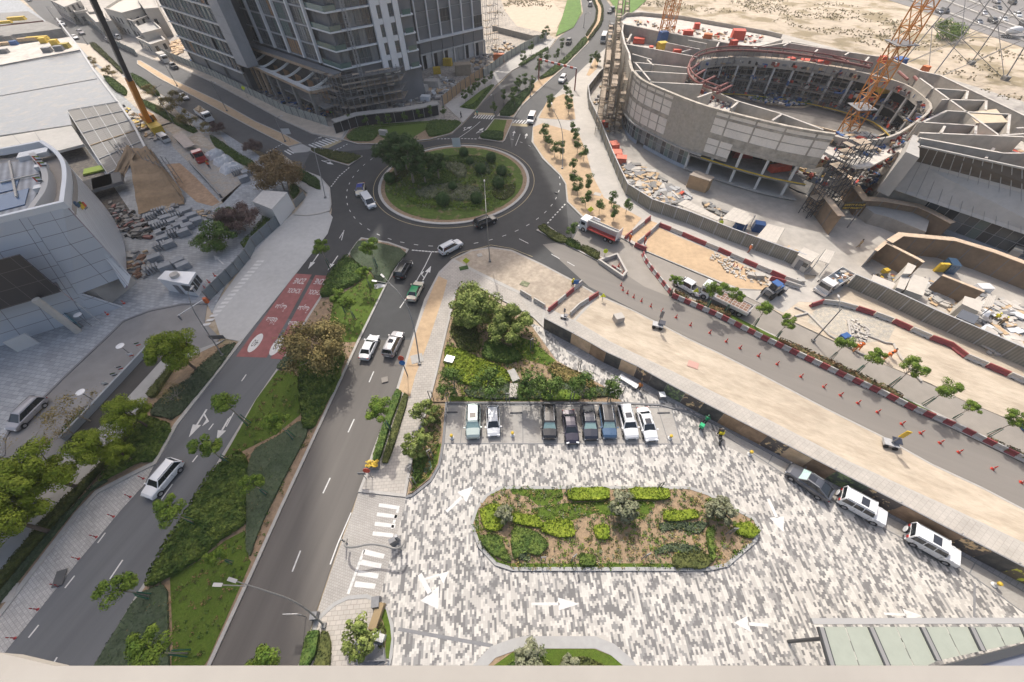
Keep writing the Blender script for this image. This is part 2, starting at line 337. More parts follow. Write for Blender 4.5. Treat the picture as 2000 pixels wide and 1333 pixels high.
# ---- north-west: the tower's building site
slab('building_site',W_right[::-1][:-2]+[(60,-60),(300,-60),(960,-60),(985,20),(1010,52),(1069,66),(1080,74),(1060,100),(1000,139),(968,168),(943,199),(929,215),(905,241),(860,236),(700,245),(672,262)],siterubble,0.06)
slab('pavement',[(668,273),(610,262),(553,236),(500,207),(420,164),(340,127),(300,117),(290,108),(345,112),(430,140),(500,188),(560,215),(642,248),(680,250)],mat('dusty_pavement',(0.47,0.40,0.32),0.95,var=0.12,scale=0.6,var2=0.14,scale2=0.2),0.13,kerbm,0.3)
slab('pavement',[(868,206),(905,241),(929,215),(943,199),(968,168),(1000,139),(1069,102),(1086,76),(1064,78),(1010,108),(960,146),(930,172)],conc,0.14,kerbm,0.3)
# ---- north arm east side pavement, sand beds
slab('pavement',[(1190,89),(1143,130),(1081,191),(1055,220),(1041,245),(1038,278),(1060,312),(1094,345),(1104,361),(1107,396),(1138,427),(1219,469),(1258,491),(1395,549),(1434,567),(1500,568),(1575,560),(1569,536),(1500,491),(1268,406),(1217,380),(1204,345),(1173,265),(1150,212),(1147,180),(1189,134),(1215,100),(1205,88)],conc_l,0.14,kerbm,0.35)
for pts in([(1145,148),(1163,112),(1170,116),(1166,135),(1151,150)],[(1052,232),(1068,200),(1100,185),(1118,190),(1124,234),(1110,236)],[(1041,250),(1060,242),(1130,262),(1145,300),(1157,345),(1180,388),(1253,428),(1222,464),(1140,424),(1110,395),(1106,360),(1095,342),(1063,310),(1042,280)]):
 slab('planting_sand',pts,sand_o,0.17)
slab('sand_lot',R(2,1,[(1125,455),(1040,535),(1015,625),(1200,705),(1400,785),(1550,848),(1740,920),(1960,935),(1960,830),(1720,720),(1560,645),(1280,530)]),sand_o,0.17)
slab('crossing_path',R(2,1,[(895,540),(1055,400),(1120,425),(970,580)]),sand_o,0.16)
# ---- east side: gravel and sand between the far lane and the hoarding
slab('sand_lot',[(1500,570),(1560,585),(1595,590),(1640,560),(1660,555),(1740,585),(1860,640),(2000,700),(2300,830),(2300,984),(2000,832),(1877,781),(1819,751),(1686,695),(1627,666),(1551,630),(1500,600)],sand,0.06)
mb=MB()
for pts in([(1595,600),(1640,588),(1700,612),(1748,640),(1735,665),(1690,670),(1630,655),(1575,630)],):mb.sheet(GP(pts),0.075)
struct('gravel_patch',mb,gravel)
slab('site_entrance',[(1430,566),(1500,558),(1560,548),(1590,545),(1610,515),(1660,545),(1640,570),(1590,592),(1560,590),(1530,612),(1490,596)],drive if False else mat('dusty_apron',(0.42,0.395,0.36),0.95,var=0.14,scale=0.4,var2=0.14,scale2=0.15),0.075)
# ---- the ring-shaped building's site floor
slab('construction_yard',[(1189,134),(1147,180),(1150,212),(1173,265),(1204,345),(1217,380),(1268,406),(1500,491),(1569,536),(1650,545),(1740,583),(1860,636),(2000,698),(2300,825),(2300,330),(2000,200),(1840,150),(1500,60),(1240,20),(1207,60)],sitefloor,0.08)
# ---- SE: sand lots between the road and the hoarded walk
slab('dirt_lot',[(883,508),(921,490),(959,484),(1000,490),(1061,518),(1120,549),(1168,577),(1120,630),(1066,604),(1013,572),(940,537)],dirt,0.13,kerbm,0.3)
slab('sand_lot',[(1168,577),(1237,607),(1298,638),(1344,662),(1408,692),(1500,739),(1610,797),(1719,851),(1819,907),(1918,953),(2000,996),(2300,1152),(2300,1225),(2000,1066),(1857,997),(1658,906),(1500,824),(1314,730),(1191,671),(1120,628)],sand,0.12,kerbm,0.25)
slab('sidewalk',[(1120,628),(1191,671),(1314,730),(1500,824),(1658,906),(1857,997),(2000,1066),(2300,1225),(2300,1300),(2000,1124),(1765,1000),(1635,935),(1500,866),(1375,800),(1304,764),(1184,702),(1060,640),(1040,620),(1013,572),(1066,604)],sidepave,0.14)
# ---- pavement corner and strip along the avenue
slab('pavement',[(883,508),(857,533),(829,586),(804,665),(774,762),(728,882),(713,928),(700,962),(793,972),(806,900),(839,790),(854,731),(875,640),(893,566),(930,560),(1040,620),(1060,640),(1066,604),(1013,572),(940,537)],walkpave,0.13,kerbm,0.35)
slab('sand_strip',[(855,540),(874,549),(866,580),(838,665),(811,737),(801,776),(776,762),(807,668),(835,590)],sand_o,0.145)
slab('crossing_apron',[(700,962),(690,997),(647,1115),(624,1182),(584,1299),(532,1450),(740,1450),(756,1299),(742,1164),(756,1115),(789,993),(793,972)],brickmat('crossing_paving',(0.40,0.375,0.345),(0.35,0.33,0.30),(0.27,0.25,0.23),0.25,0.25,0.02,rot=0.3),0.02)
# ---- the plaza
slab('plaza_paving',[(1060,640),(1184,702),(1304,764),(1375,800),(1500,866),(1635,935),(1765,1000),(2000,1124),(2300,1300),(2300,1500),(740,1500),(763,1299),(742,1164),(756,1115),(789,993),(793,972),(806,968),(841,940),(858,910),(866,866),(872,788),(1217,788),(1040,700),(1010,620)],mosaic,0.03)
slab('parking_bays',[(872,791),(864,867),(1331,868),(1311,797)],baypave,0.036)
slab('parking_bays',[(1408,847),(1410,868),(1530,925),(1640,985),(1760,1050),(1880,1110),(2000,1196),(2300,1390),(2300,1330),(2000,1158),(1895,1096),(1780,1034),(1650,966),(1540,905),(1415,838)],baypave,0.036)
slab('grey_footpath',[(1066,640),(1184,702),(1304,764),(1375,800),(1500,866),(1635,935),(1765,1000),(2000,1124),(2300,1300),(2300,1329),(2000,1156),(1895,1094),(1780,1032),(1650,964),(1540,903),(1415,836),(1350,803),(1290,778),(1180,722),(1110,690)],greypave,0.05)
lk=MB()
for pl in([(872,791),(864,867),(1331,868),(1311,797),(872,791)],[(1408,846),(1530,926),(1640,986),(1760,1051),(1880,1112),(2000,1198)],[(1415,837),(1540,904),(1650,965),(1780,1033),(1895,1095),(2000,1157)]):
 lk.ribbon(GP(pl),0.13,0.03,0.05)
struct('paving_edge',lk,kerbd)
bl=MB()
for t in(901,940,979,1018,1057,1096,1135,1173,1211,1251,1290):
 a=G(t+(t-985)*-0.035+4,793);b=G(t+2+(t-985)*0.05*0.9,866);bl.beam((a.x,a.y,0.042),(b.x,b.y,0.042),0.09,0.012)
for a,b in(((1500,906),(1512,884)),((1605,963),(1617,941)),((1722,1027),(1734,1006)),((1893,1120),(1905,1098))):
 a=G(*a);b=G(*b);bl.beam((a.x,a.y,0.042),(b.x,b.y,0.042),0.1,0.012)
struct('bay_lines',bl,kerbd)
kk=MB();kk.ribbon(GP([(1217,788),(872,788),(866,866),(858,910),(841,940),(806,968),(793,972)]),0.3,0,0.17)
kk.ribbon(GP([(1217,788),(1290,792),(1345,806),(1415,838),(1540,905)]),0.25,0,0.16);struct('kerb',kk,kerbd)
# ---- planted islands
M_isl=[(706,465),(760,474),(799,488),(756,556),(702,668),(635,815),(551,996),(500,1110),(413,1300),(350,1440),(110,1440),(186,1300),(270,1159),(304,1108),(367,1006),(411,930),(434,890),(500,782),(541,722),(556,697),(600,620),(652,540),(664,514),(682,496),(696,475)]
slab('median_soil',M_isl,soil,0.13,kerbm,0.38)
RI=[(742+0,372)]
c0=Vector((-12.3,87.6));RAD=16.8
mb=MB();mb.prism([(c0.x+RAD*math.cos(a*math.pi/32),c0.y+RAD*math.sin(a*math.pi/32))for a in range(64)],-0.02,0.15);struct('roundabout_soil',mb,soil)
mb=MB();mb.ribbon([(c0.x+(RAD)*math.cos(a*math.pi/32),c0.y+(RAD)*math.sin(a*math.pi/32))for a in range(64)],0.6,-0.02,0.2,closed=True,side=-0.5);struct('kerb',mb,mat('pale_kerb',(0.46,0.44,0.41),0.9,var=0.08,scale=2))
slab('verge',[(268,119),(275,119),(332,153),(434,201),(500,238),(556,263),(590,281),(564,288),(500,255),(444,225),(311,154),(268,126)],sand_o,0.13,kerbm,0.3)
slab('verge',[(564,289),(590,282),(612,293),(600,298),(575,300)],conc,0.12)
slab('island_soil',[(602,294),(625,291),(709,306),(681,325),(643,314)],soil,0.13,kerbm,0.3)
slab('island_soil',[(934,272),(981,279),(986,275),(1004,234),(992,234),(965,233)],soil,0.13,kerbm,0.3)
slab('island_soil',[(971,228),(994,200),(1040,165),(1076,135),(1110,107),(1143,71),(1163,43),(1166,20),(1156,0),(1140,-30),(1155,-30),(1171,0),(1179,18),(1176,46),(1150,84),(1102,133),(1082,150),(1018,209),(1004,231)],sand_o,0.13,kerbm,0.35)
slab('island_soil',[(1047,451),(1060,440),(1072,443),(1110,470),(1180,505),(1172,514),(1130,492)],soil,0.13,kerbm,0.3)
slab('island_soil',[(1312,566),(1330,575),(1420,612),(1500,650),(1620,706),(1750,770),(1880,832),(2000,893),(2300,1040),(2300,1056),(2000,906),(1880,848),(1750,786),(1620,720),(1500,664),(1400,617),(1320,582)],soil_l,0.13,kerbm,0.25)
slab('garden_soil',[(895,562),(930,562),(1040,640),(1087,706),(1176,754),(1215,786),(874,786),(841,786),(856,731),(877,640)],soil_l,0.15)
slab('garden_soil',[(843,792),(871,792),(864,864),(856,908),(840,936),(806,963),(797,966),(808,900)],soil_l,0.15)
slab('garden_soil',[(668,274),(700,283),(755,283),(839,274),(883,262),(904,242),(862,238),(700,250),(682,252)],soil,0.15,kerbm,0.3)
P_isl=R(2,2,[(0,1140),(1350,1140),(1500,1190),(1680,1290)])+R(2,3,[(1860,80),(1900,160),(1870,260),(1650,450),(1500,482),(0,482)])+R(1,3,[(1940,475),(1830,440),(1700,300),(1640,120),(1680,0)])+R(1,2,[(1760,1200),(1870,1142)])
slab('plaza_island_soil',P_isl,soil_l,0.15,mat('island_kerb',(0.36,0.355,0.345),0.85,var=0.06,scale=2),0.35,0.19)
B_isl=[(921,1302),(959,1263),(1000,1248),(1025,1243),(1163,1243),(1199,1258),(1230,1284),(1245,1302),(1290,1400),(870,1400)]
slab('plaza_island_soil',B_isl,soil_l,0.15,mat('island_kerb',(0.4,0.4,0.4)),0.95,0.2)
slab('pavement',[(622,1205),(653,1177),(681,1164),(717,1161),(735,1168),(757,1187),(770,1222),(768,1279),(760,1310),(740,1440),(560,1440),(584,1299)],walkpave,0.13,mat('island_kerb',(0.4,0.4,0.4)),0.35,0.16)
# == THE TOWER UNDER CONSTRUCTION
glassm=[mat('glass_dark',(0.094,0.110,0.119),0.12,spec=0.8),mat('glass_green',(0.138,0.188,0.175),0.15,spec=0.8),mat('glass_grey',(0.213,0.225,0.231),0.25,spec=0.6),mat('glass_smoke',(0.062,0.065,0.069),0.2,spec=0.7)]
boardm=mat('plywood',(0.34,0.21,0.12),0.85,var=0.15,scale=2)
whitem=mat('white_panel',(0.800,0.800,0.800),0.5,var=0.05,scale=0.5)
greym=mat('grey_cladding',(0.213,0.219,0.225),0.45,var=0.06,scale=0.4)
greyl=mat('light_grey_cladding',(0.475,0.481,0.494),0.5,var=0.05,scale=0.4)
slabm=mat('slab_edge',(0.625,0.613,0.587),0.8,var=0.1,scale=1)
steelm=mat('steel_grey',(0.20,0.20,0.205),0.6,var=0.15,scale=3)
steell=mat('galvanised',(0.42,0.42,0.42),0.5,var=0.12,scale=3)
balg=mat('balcony_glass',(0.10,0.17,0.15),0.1,spec=0.8)
plankm=mat('plank',(0.36,0.29,0.22),0.9,var=0.2,scale=2)
WIN={}
def window_mesh(w,h,kind):
 key=(round(w,2),round(h,2),kind)
 if key in WIN:return WIN[key]
 mb=MB();gm={'board':boardm,'panel':greym}.get(kind)or glassm[kind if isinstance(kind,int)else 0]
 if kind=='void':
  gm=mat('void',(0.02,0.02,0.022),0.9)
 mb.box((w/2,0.06,h/2),(w-0.1,0.04,h-0.1),gm)
 n=2 if w<2.6 else 3
 if kind=='panel':n=0;mb.box((w/2,0.10,h*0.5),(w-0.1,0.03,0.05),steelm)
 else:
  for i in range(n+1):mb.box((0.05+(w-0.1)*i/n,0.10,h/2),(0.07,0.09,h-0.1),steelm)
  mb.box((w/2,0.10,h*0.32),(w-0.1,0.09,0.06),steelm);mb.box((w/2,0.11,0.05),(w,0.1,0.1),steelm);mb.box((w/2,0.11,h-0.05),(w,0.1,0.1),steelm)
 me=mb.build('window',gm);m=me.data;bpy.data.objects.remove(me);WIN[key]=m;return m
def add_window(root,p,ang,w,h,kind):
 o=bpy.data.objects.new('window',window_mesh(w,h,kind));COL.objects.link(o);o.parent=root;o.location=p;o.rotation_euler=(0,0,ang);return o
class Face:
 """a straight wall from a to b seen from outside with a at its left; local coords: s along, d outwards"""
 def __init__(s,a,b):
  s.a=Vector((a[0],a[1],0));s.b=Vector((b[0],b[1],0));s.u=(s.b-s.a).normalized();s.L=(s.b-s.a).length
  s.n=Vector((s.u.y,-s.u.x,0));s.ang=math.atan2(s.u.y,s.u.x)
 def P(s,t,d,z):v=s.a+s.u*t+s.n*d;return Vector((v.x,v.y,z))
 def box(s,mb,t0,t1,d0,d1,z0,z1,m=None):
  vs=[s.P(t,d,z)for z in(z0,z1)for t,d in((t0,d1),(t1,d1),(t1,d0),(t0,d0))]
  return mb.add(vs,[(3,2,1,0),(4,5,6,7),(0,1,5,4),(1,2,6,5),(2,3,7,6),(3,0,4,7)],m)
def _wa(root,F,t,z,w,h,kind,d):
 p=F.P(t+w,d,z);return add_window(root,(p.x,p.y,z),F.ang+math.pi,w,h,kind)
tower=empty('tower_block',(0,0,0),0,'tall glass tower still being built, white fins and dark panels, north of the roundabout','tower')
FH=4.0
A0=G(306,0,23.0);
LW=Face(G(364.5,97.5,6).xy,G(475.5,142.5,6).xy)
ML=Face(G(515,84,12).xy,G(631,122,12).xy)
c3=G(666.5,135.7,12)
RT=Face(G(833.5,135,0).xy,G(941,107,0).xy)
TOP=150.0
corner=Vector((c3.x,c3.y))
r0=RT.P(-9.0,0,0).xy;r1=RT.P(RT.L+2.0,0,0).xy
back_r=r1+Vector((-RT.n.x,-RT.n.y))*26;
ml0=ML.P(-6.0,0,0).xy;lw0=LW.P(-1.0,0,0).xy;back_l=lw0+Vector((-LW.n.x,-LW.n.y))*24
fc=ML.P(ML.L+1.5,0,0).xy
mid=Vector((back_l.x+45,back_l.y+6))
cenw=(lw0+fc+back_l+mid)/4
def inset(F_,c_,d):return[p+(c_-p).normalized()*d for p in F_]
HL,HC,HR=236.0,94.0,138.0  # unseen upper heights of the tower, shaped to cast the wanted shadow
foot_l=[lw0,LW.P(LW.L,0,0).xy,ml0,ML.P(ML.L-2,0,0).xy,mid+Vector((-2,-6)),back_l]
foot_r=[Vector((r0.x-2,r0.y+1)),r0,r1,back_r,mid+Vector((4,4))]
foot_c=[ML.P(ML.L-2,0,0).xy,fc,Vector((corner.x-0.6,corner.y+3.6)),Vector((r0.x-2.2,r0.y+1.2)),mid+Vector((2,-2))]
corem=mat('tower_core',(0.200,0.200,0.206),0.6,var=0.15,scale=0.2)
for fp,hh in((foot_l,HL),(foot_r,HR),(foot_c,HC)):
 cc_=sum(fp,Vector((0,0)))/len(fp);mb=MB();mb.prism(inset(fp,cc_,0.9),0,hh,corem);mb.build('wall',None,tower)
ZV=47.0
# ---- left wing
mb=MB();fs=MB();rng=random.Random(3)
nb=13;bw=LW.L/nb;z=6.0;k=0
while z<34:
 LW.box(fs,-1.2,LW.L,0,0.55,z-0.25,z+0.15)
 for i in range(nb):
  if rng.random()<0.93:_wa(tower,LW,i*bw,z+0.15,bw,FH-0.4,rng.choice([0,1,2,3,3,1])if rng.random()>0.04 else 'board',0)
  if i%1==0:LW.box(mb,i*bw-0.05,i*bw+0.05,0.1,0.35,z,z+FH)
 z+=FH;k+=1
fs.build('floor_edge',slabm,tower);tag(mb.build('mullion',steell,tower),kind='stuff')
for t in(-0.6,LW.L*0.3,LW.L*0.63,LW.L*0.97):
 mb=MB();LW.box(mb,t-0.4,t+0.4,-0.8,0.0,0,6);mb.build('column',conc_d,tower)
BP=Face(LW.P(LW.L+0.1,0.2,0).xy,LW.P(LW.L+6.6,0.2,0).xy)
mb=MB();BP.box(mb,0,BP.L,-3,0.5,8.5,TOP)
o=mb.build('panel_strip',brickmat('pale_panels',(0.40,0.40,0.41),(0.37,0.375,0.38),(0.2,0.2,0.2),50,50,0.01),tower)
mb=MB()
for i in range(9):BP.box(mb,0,BP.L,0.5,0.505,8.5+i*4,8.56+i*4)
tag(mb.build('panel_joint',steelm,tower),kind='stuff')
# ---- main left facade: fins, floors, windows
fs=MB();z=12.0;nb=4;fw=ML.L/4
while z<36:
 ML.box(fs,-6,ML.L+1.4,0,0.25,z-0.3,z)
 for i in range(-1,4):
  for j in range(2):
   w2=fw/2-0.1;t=i*fw+0.25+j*fw/2
   if t<-6:continue
   _wa(tower,ML,t,z+0.05,w2,FH-0.45,rng.choice([0,3,1,2,0])if rng.random()>0.06 else 'board',0)
 z+=FH
fs.build('floor_edge',greyl,tower)
for i in range(-1,5):
 mb=MB();ML.box(mb,i*fw-0.32,i*fw+0.32,0.26,0.95,12,TOP);mb.build('fin',whitem,tower)
 # ---- corner balconies: V shaped slabs
a=ML.P(ML.L+0.4,0.3,0);cc=corner;rr=G(697,22,24)
d_r=(rr.xy-G(638,32,24).xy).normalized()
pr=cc+d_r*11.5
CF=Face(cc,pr);AF=Face(a.xy,cc)
z=12.0;k=0
while z<40:
 mb=MB();mb.prism([a.xy,cc,pr,pr+Vector((-0.3,6)),Vector((a.x,a.y+8))],z-0.35,z);mb.build('balcony_slab',whitem if k%1==0 else slabm,tower)
 mb=MB();AF.box(mb,0.2,AF.L-0.1,-0.12,-0.06,z+0.001,z+1.15);CF.box(mb,0.1,3.0,-0.12,-0.06,z+0.001,z+1.15);mb.build('balustrade',balg,tower)
 for i in range(5):_wa(tower,Face(CF.P(1.5,-1.3,0).xy,CF.P(CF.L,-0.5,0).xy),i*1.95,z+0.02,1.9,FH-0.45,[0,3,0,0,3][i]if(i+k)%4 else 2,0)
 z+=FH;k+=1
mb=MB();mb.prism([a.xy+Vector((0.3,1.6)),cc+Vector((-0.2,2.0)),pr+Vector((-0.4,1.2)),pr+Vector((0,8)),Vector((a.x,a.y+9))],0,40,mat('tower_core',(0.1,0.1,0.105)));mb.build('corner_core',None,tower)
mb=MB()
for i in range(2):
 pass
HM=CF.P(4.6,0.9,0)
for(dx,dy)in((-.4,-.4),(.4,-.4),(.4,.4),(-.4,.4)):mb.beam((HM.x+dx,HM.y+dy,0),(HM.x+dx,HM.y+dy,60),0.09)
for i in range(44):
 z=i*1.4;mb.beam((HM.x-.4,HM.y-.4,z),(HM.x+.4,HM.y-.4,z+1.4),0.06);mb.beam((HM.x-.4,HM.y+.4,z),(HM.x-.4,HM.y-.4,z+1.4),0.06);mb.beam((HM.x-.4,HM.y-.4,z),(HM.x+.4,HM.y-.4,z),0.06)
mb.build('hoist_mast',steell,tower)
# ---- white vertical strips right of the corner
WS=Face(pr+d_r*0.1,pr+d_r*9.2)
for t0,t1 in((0,1.5),(2.7,4.6),(6.1,7.6)):
 mb=MB();WS.box(mb,t0,t1,-0.6,0.5,8.5,HC);mb.build('white_pier',whitem,tower)
z=9.0;k=0
while z<40:
 for t0,w2 in((1.55,1.1),(4.7,1.3)):
  _wa(tower,WS,t0,z,w2,FH-1.3,0,0)
  mb=MB();WS.box(mb,t0,t0+w2,-0.1,0.3,z+FH-1.25,z+FH-0.05);mb.build('spandrel',whitem,tower)
 mb=MB();WS.box(mb,7.7,11.2,-0.5,0.9,z-0.35,z,whitem);mb.build('balcony_slab',whitem,tower)
 mb=MB();WS.box(mb,8.2,10.6,0.75,0.82,z+0.001,z+1.1);mb.build('balustrade',balg,tower)
 z+=FH;k+=1
mb=MB();mb.prism([WS.P(0,-0.7,0).xy,WS.P(11.5,-0.7,0).xy,WS.P(11.5,-7,0).xy,WS.P(0,-7,0).xy],0,HC,mat('tower_core',(0.1,0.1,0.105)));mb.build('stair_core',None,tower)
# ---- right facade: dark panel grid with white piers
nr=6;x0,x1=-1.5,RT.L+1.2;rw=(x1-x0)/nr;z=8.3;k=0
while z<44:
 for i in range(nr):
  _wa(tower,RT,x0+i*rw+0.2,z+0.1,rw-0.4,3.5,3 if(i*3+k*2)%7==1 else 'panel',0.05)
 mb=MB();RT.box(mb,x0,x1,0.02,0.16,z+3.62,z+3.74);mb.build('floor_edge',greyl,tower)
 z+=3.75;k+=1
for i in range(nr+1):
 if i==nr:continue
 mb=MB();RT.box(mb,x0+i*rw-0.22,x0+i*rw+0.22,0.17,0.75,8.3,HR);mb.build('fin',whitem,tower)
mb=MB();RT.box(mb,x0-1.6,x1-0.5,0.1,1.1,7.9,8.5);mb.build('ledge',whitem,tower)
mb=MB()
for i in range(nr):RT.box(mb,x0+i*rw+0.1,x0+(i+1)*rw-0.1,0,0.25,4.6,7.8)
mb.build('lower_panel',greym,tower)
for i in range(nr+1):
 mb=MB();RT.box(mb,x0+i*rw-0.25,x0+i*rw+0.25,0.1,0.7,0,4.6);mb.build('column',slabm,tower)
mb=MB()
for i in range(nr):
 RT.box(mb,x0+i*rw+0.3,x0+i*rw+rw*0.42,-0.3,0.0,0,4.0,mat('void',(0.02,0.02,0.022))if i!=3 else conc)
 RT.box(mb,x0+i*rw+rw*0.45,x0+(i+1)*rw-0.3,-0.3,0.02,0,4.1,conc if i%2 else slabm)
mb.build('ground_wall',None,tower)
mb=MB();RT.box(mb,x0,x1,-0.1,0.4,4.1,4.55);mb.build('beam',slabm,tower)
up=MB()
for fp,hh in((foot_l,HL),(foot_r,HR),(foot_c,HC)):
 cc_=sum(fp,Vector((0,0)))/len(fp);z=48
 while z<hh:up.prism([p+(p-cc_).normalized()*0.5 for p in fp],z-0.3,z);z+=4
tag(up.build('upper_floor',slabm,tower),kind='stuff')
# ---- podium with curved ribs on the left
fm=mat('brown_formwork',(0.413,0.300,0.206),0.8,var=0.2,scale=1.5)
L1=Face(G(461,111,8).xy,G(605,176,8).xy);
mb=MB();L1.box(mb,0,L1.L,-0.8,0.3,7.0,7.7,fm);L1.box(mb,0,L1.L,-0.9,0.35,7.7,8.0,slabm);mb.build('podium_ledge',None,tower)
L1c=Face(G(605,176,8).xy,G(648,166,8).xy);mb=MB();L1c.box(mb,0.31,L1c.L,-0.8,0.3,7.0,7.7,fm);L1c.box(mb,0.36,L1c.L,-0.9,0.35,7.7,8.0,slabm);mb.build('podium_ledge',None,tower)
L2=Face(G(480,84,11.5).xy,G(659,144,11.5).xy)
mb=MB();L2.box(mb,0,L2.L,-1.0,1.2,10.6,11.4,fm);L2.box(mb,0,L2.L+0.2,-1.1,1.25,11.4,11.6,steelm);mb.build('podium_parapet',None,tower)
mb=MB();mb.prism([L2.P(0,-1,0).xy,L2.P(L2.L,-1,0).xy,L2.P(L2.L+1,-5,0).xy,L2.P(-1,-5,0).xy],0.0,10.6,mat('podium_dark',(0.088,0.085,0.081),0.8,var=0.3,scale=0.6));mb.build('podium_core',None,tower)
for i in range(6):
 t=L1.L*(0.18+0.155*i);mb=MB();pts=[]
 pa=L1.P(t,-0.6,7.9);tt=L1.L*(0.27+0.155*i)
 q=L1.P(min(tt,L1.L+1.5),-5.8,10.3)
 for j in range(9):
  a_=j/8*math.pi/2;pts.append(Vector((pa.x+(q.x-pa.x)*math.sin(a_),pa.y+(q.y-pa.y)*math.sin(a_),0))*1.0)
  u_=math.sin(a_);v_=1-math.cos(a_);b1=L1.P(t+(tt-t)*u_,-0.6-5.2*v_,7.9+2.4*v_);pts[-1]=b1
 for j in range(8):mb.beam(pts[j],pts[j+1],0.45,0.5)
 mb.build('curved_rib',slabm,tower)
 mb=MB();L1.box(mb,t-2.6,t+0.8,-5.4,-5.1,3.5,7.0);mb.build('timber_soffit',boardm,tower)
for i in range(5):
 t=L1.L*(0.07+0.09*i);mb=MB();L1.box(mb,t-0.45,t+0.45,-0.7,0.1,0,7.0);mb.build('column',fm if i<4 else conc_d,tower)
for t in(0.55,0.75,0.97):
 mb=MB();L1.box(mb,L1.L*t-0.5,L1.L*t+0.5,-0.9,-0.1,0,7.0);mb.build('column',conc_d,tower)
for z in(3.4,):
 mb=MB();L1.box(mb,0,L1.L+3,-6,-1.0,z,z+0.35);mb.build('podium_floor',conc_d,tower)
for k,z in enumerate((3.2,5.4,7.6,9.8)):
 mb=MB();off=0.8+(3-k)*0.5;mb.prism([a.xy+Vector((-0.5,-off)),cc+Vector((0,-off)),pr+Vector((4.5,-off)),pr+Vector((5,6)),Vector((a.x,a.y+8))],z-0.25,z,conc_d if k%2 else plankm);mb.build('corner_slab',None,tower)
 # ---- scaffolds
def scaffold(label,line,z0,z1,bay=2.2,lift=2.0,depth=1.2,plank=0.6,group=None,col=None,dens=1.0,parent=None,thick=0.07):
 root=empty('scaffolding',(0,0,0),0,label,'scaffolding',group);root['_x']=1;del root['_x']
 fr=MB();pl=MB();rg=random.Random(len(label))
 for a_,b_ in zip(line,line[1:]):
  F=Face(a_,b_);n=max(1,int(round(F.L/bay)));nz=int((z1-z0)/lift)
  for i in range(n+1):
   t=F.L*i/n
   for d in(0,depth):fr.beam(F.P(t,d,z0),F.P(t,d,z1+rg.uniform(-0.5,0.9)),thick)
   for j in range(1,nz+1):fr.beam(F.P(t,0,z0+j*lift),F.P(t,depth,z0+j*lift),thick*0.8)
  for j in range(1,nz+1):
   for d in(0,depth):fr.beam(F.P(0,d,z0+j*lift),F.P(F.L,d,z0+j*lift),thick*0.8)
   for i in range(n):
    if rg.random()<plank:F.box(pl,F.L*i/n,F.L*(i+1)/n,0.1,depth-0.1,z0+j*lift+0.05,z0+j*lift+0.1)
    if rg.random()<0.4:fr.beam(F.P(F.L*i/n,depth,z0+(j-1)*lift),F.P(F.L*(i+1)/n,depth,z0+j*lift),thick*0.7)
 fr.build('scaffold_frame',col or steelm,root)
 if pl.v:tag(pl.build('scaffold_planks',plankm,root),kind='stuff')
 return root
scaffold('dark scaffolding wrapped round the foot of the glass tower corner',[a.xy+Vector((-2,-3)),cc+Vector((0,-3.4)),pr+Vector((6,-2.6))],0,11.5,1.8,1.9,1.3,0.5,thick=0.09)
e0=RT.P(RT.L+1.4,0.2,0).xy
scaffold('tall scaffold stair at the far right end of the dark panelled facade',[e0,e0+Vector((RT.u.x,RT.u.y))*5.5],0,46,1.8,2.0,1.6,0.7,thick=0.10,col=steelm)
# == OUR OWN BALCONY LEDGE, GLASS CANOPY
ledgem=mat('ledge_stone',(0.36,0.335,0.30),0.85,var=0.05,scale=4,var2=0.06,scale2=1.2)
zl=CAMH-1.25
def GL(px,py,z):return G(px,py,z)
root=empty('balcony_parapet',(0,0,0),0,'cream stone parapet running along the bottom edge of the view','parapet')
mb=MB();a=G(20,1301,zl);b=G(2300,1301,zl)
mb.prism([(a.x,a.y),(b.x,b.y),(b.x,b.y-0.35),(a.x-0.09,a.y-0.35)],zl-1.0,zl);o=mb.build('parapet_top',ledgem,root)
bv=o.modifiers.new('bevel','BEVEL');bv.width=0.012;bv.segments=2
zl2=zl-0.35
mb=MB();mb.prism([G(-60,1272,zl2).xy,G(10,1278,zl2).xy,G(112,1302,zl2).xy,G(60,1345,zl2).xy,G(-60,1345,zl2).xy],zl2-0.06,zl2);o=mb.build('parapet_return',ledgem,root)
bv=o.modifiers.new('bevel','BEVEL');bv.width=0.02;bv.segments=3
# ---- glass canopy over the entrance, lower right
zc=6.0
root=empty('glass_canopy',(0,0,0),0,'entrance canopy of pale green glass panels between dark beams, bottom right corner','canopy')
cg=mat('canopy_glass',(0.340,0.365,0.306),0.3,var=0.05,scale=1.5,spec=0.6)
cdk=mat('canopy_steel',(0.055,0.057,0.06),0.45)
cgr=mat('canopy_beam_face',(0.26,0.255,0.25),0.5)
def C(px,py,z=zc):return G(px,py,z)
V=[((1598,1213),(1626,1306)),((1694,1213),(1735,1306)),((1794,1213),(1832,1290)),((1889,1213),(1917,1268)),((1989,1213),(2006,1246)),((2085,1213),(2095,1226))]
mb=MB();a,b=C(1583,1208),C(2300,1206);mb.prism([(a.x,a.y),(b.x,b.y),(b.x,b.y-0.42),(a.x,a.y-0.42)],zc-0.25,zc+0.12);mb.build('edge_beam',mat('canopy_edge',(0.36,0.355,0.345),0.7),root)
d0,d1=C(1780,1302),C(2300,1188)
def on_d(p,q):
 x1,y1,x2,y2=p.x,p.y,q.x,q.y;x3,y3,x4,y4=d0.x,d0.y,d1.x,d1.y
 den=(x1-x2)*(y3-y4)-(y1-y2)*(x3-x4)
 t=((x1-x3)*(y3-y4)-(y1-y3)*(x3-x4))/den;return Vector((x1+t*(x2-x1),y1+t*(y2-y1),zc))
ends=[]
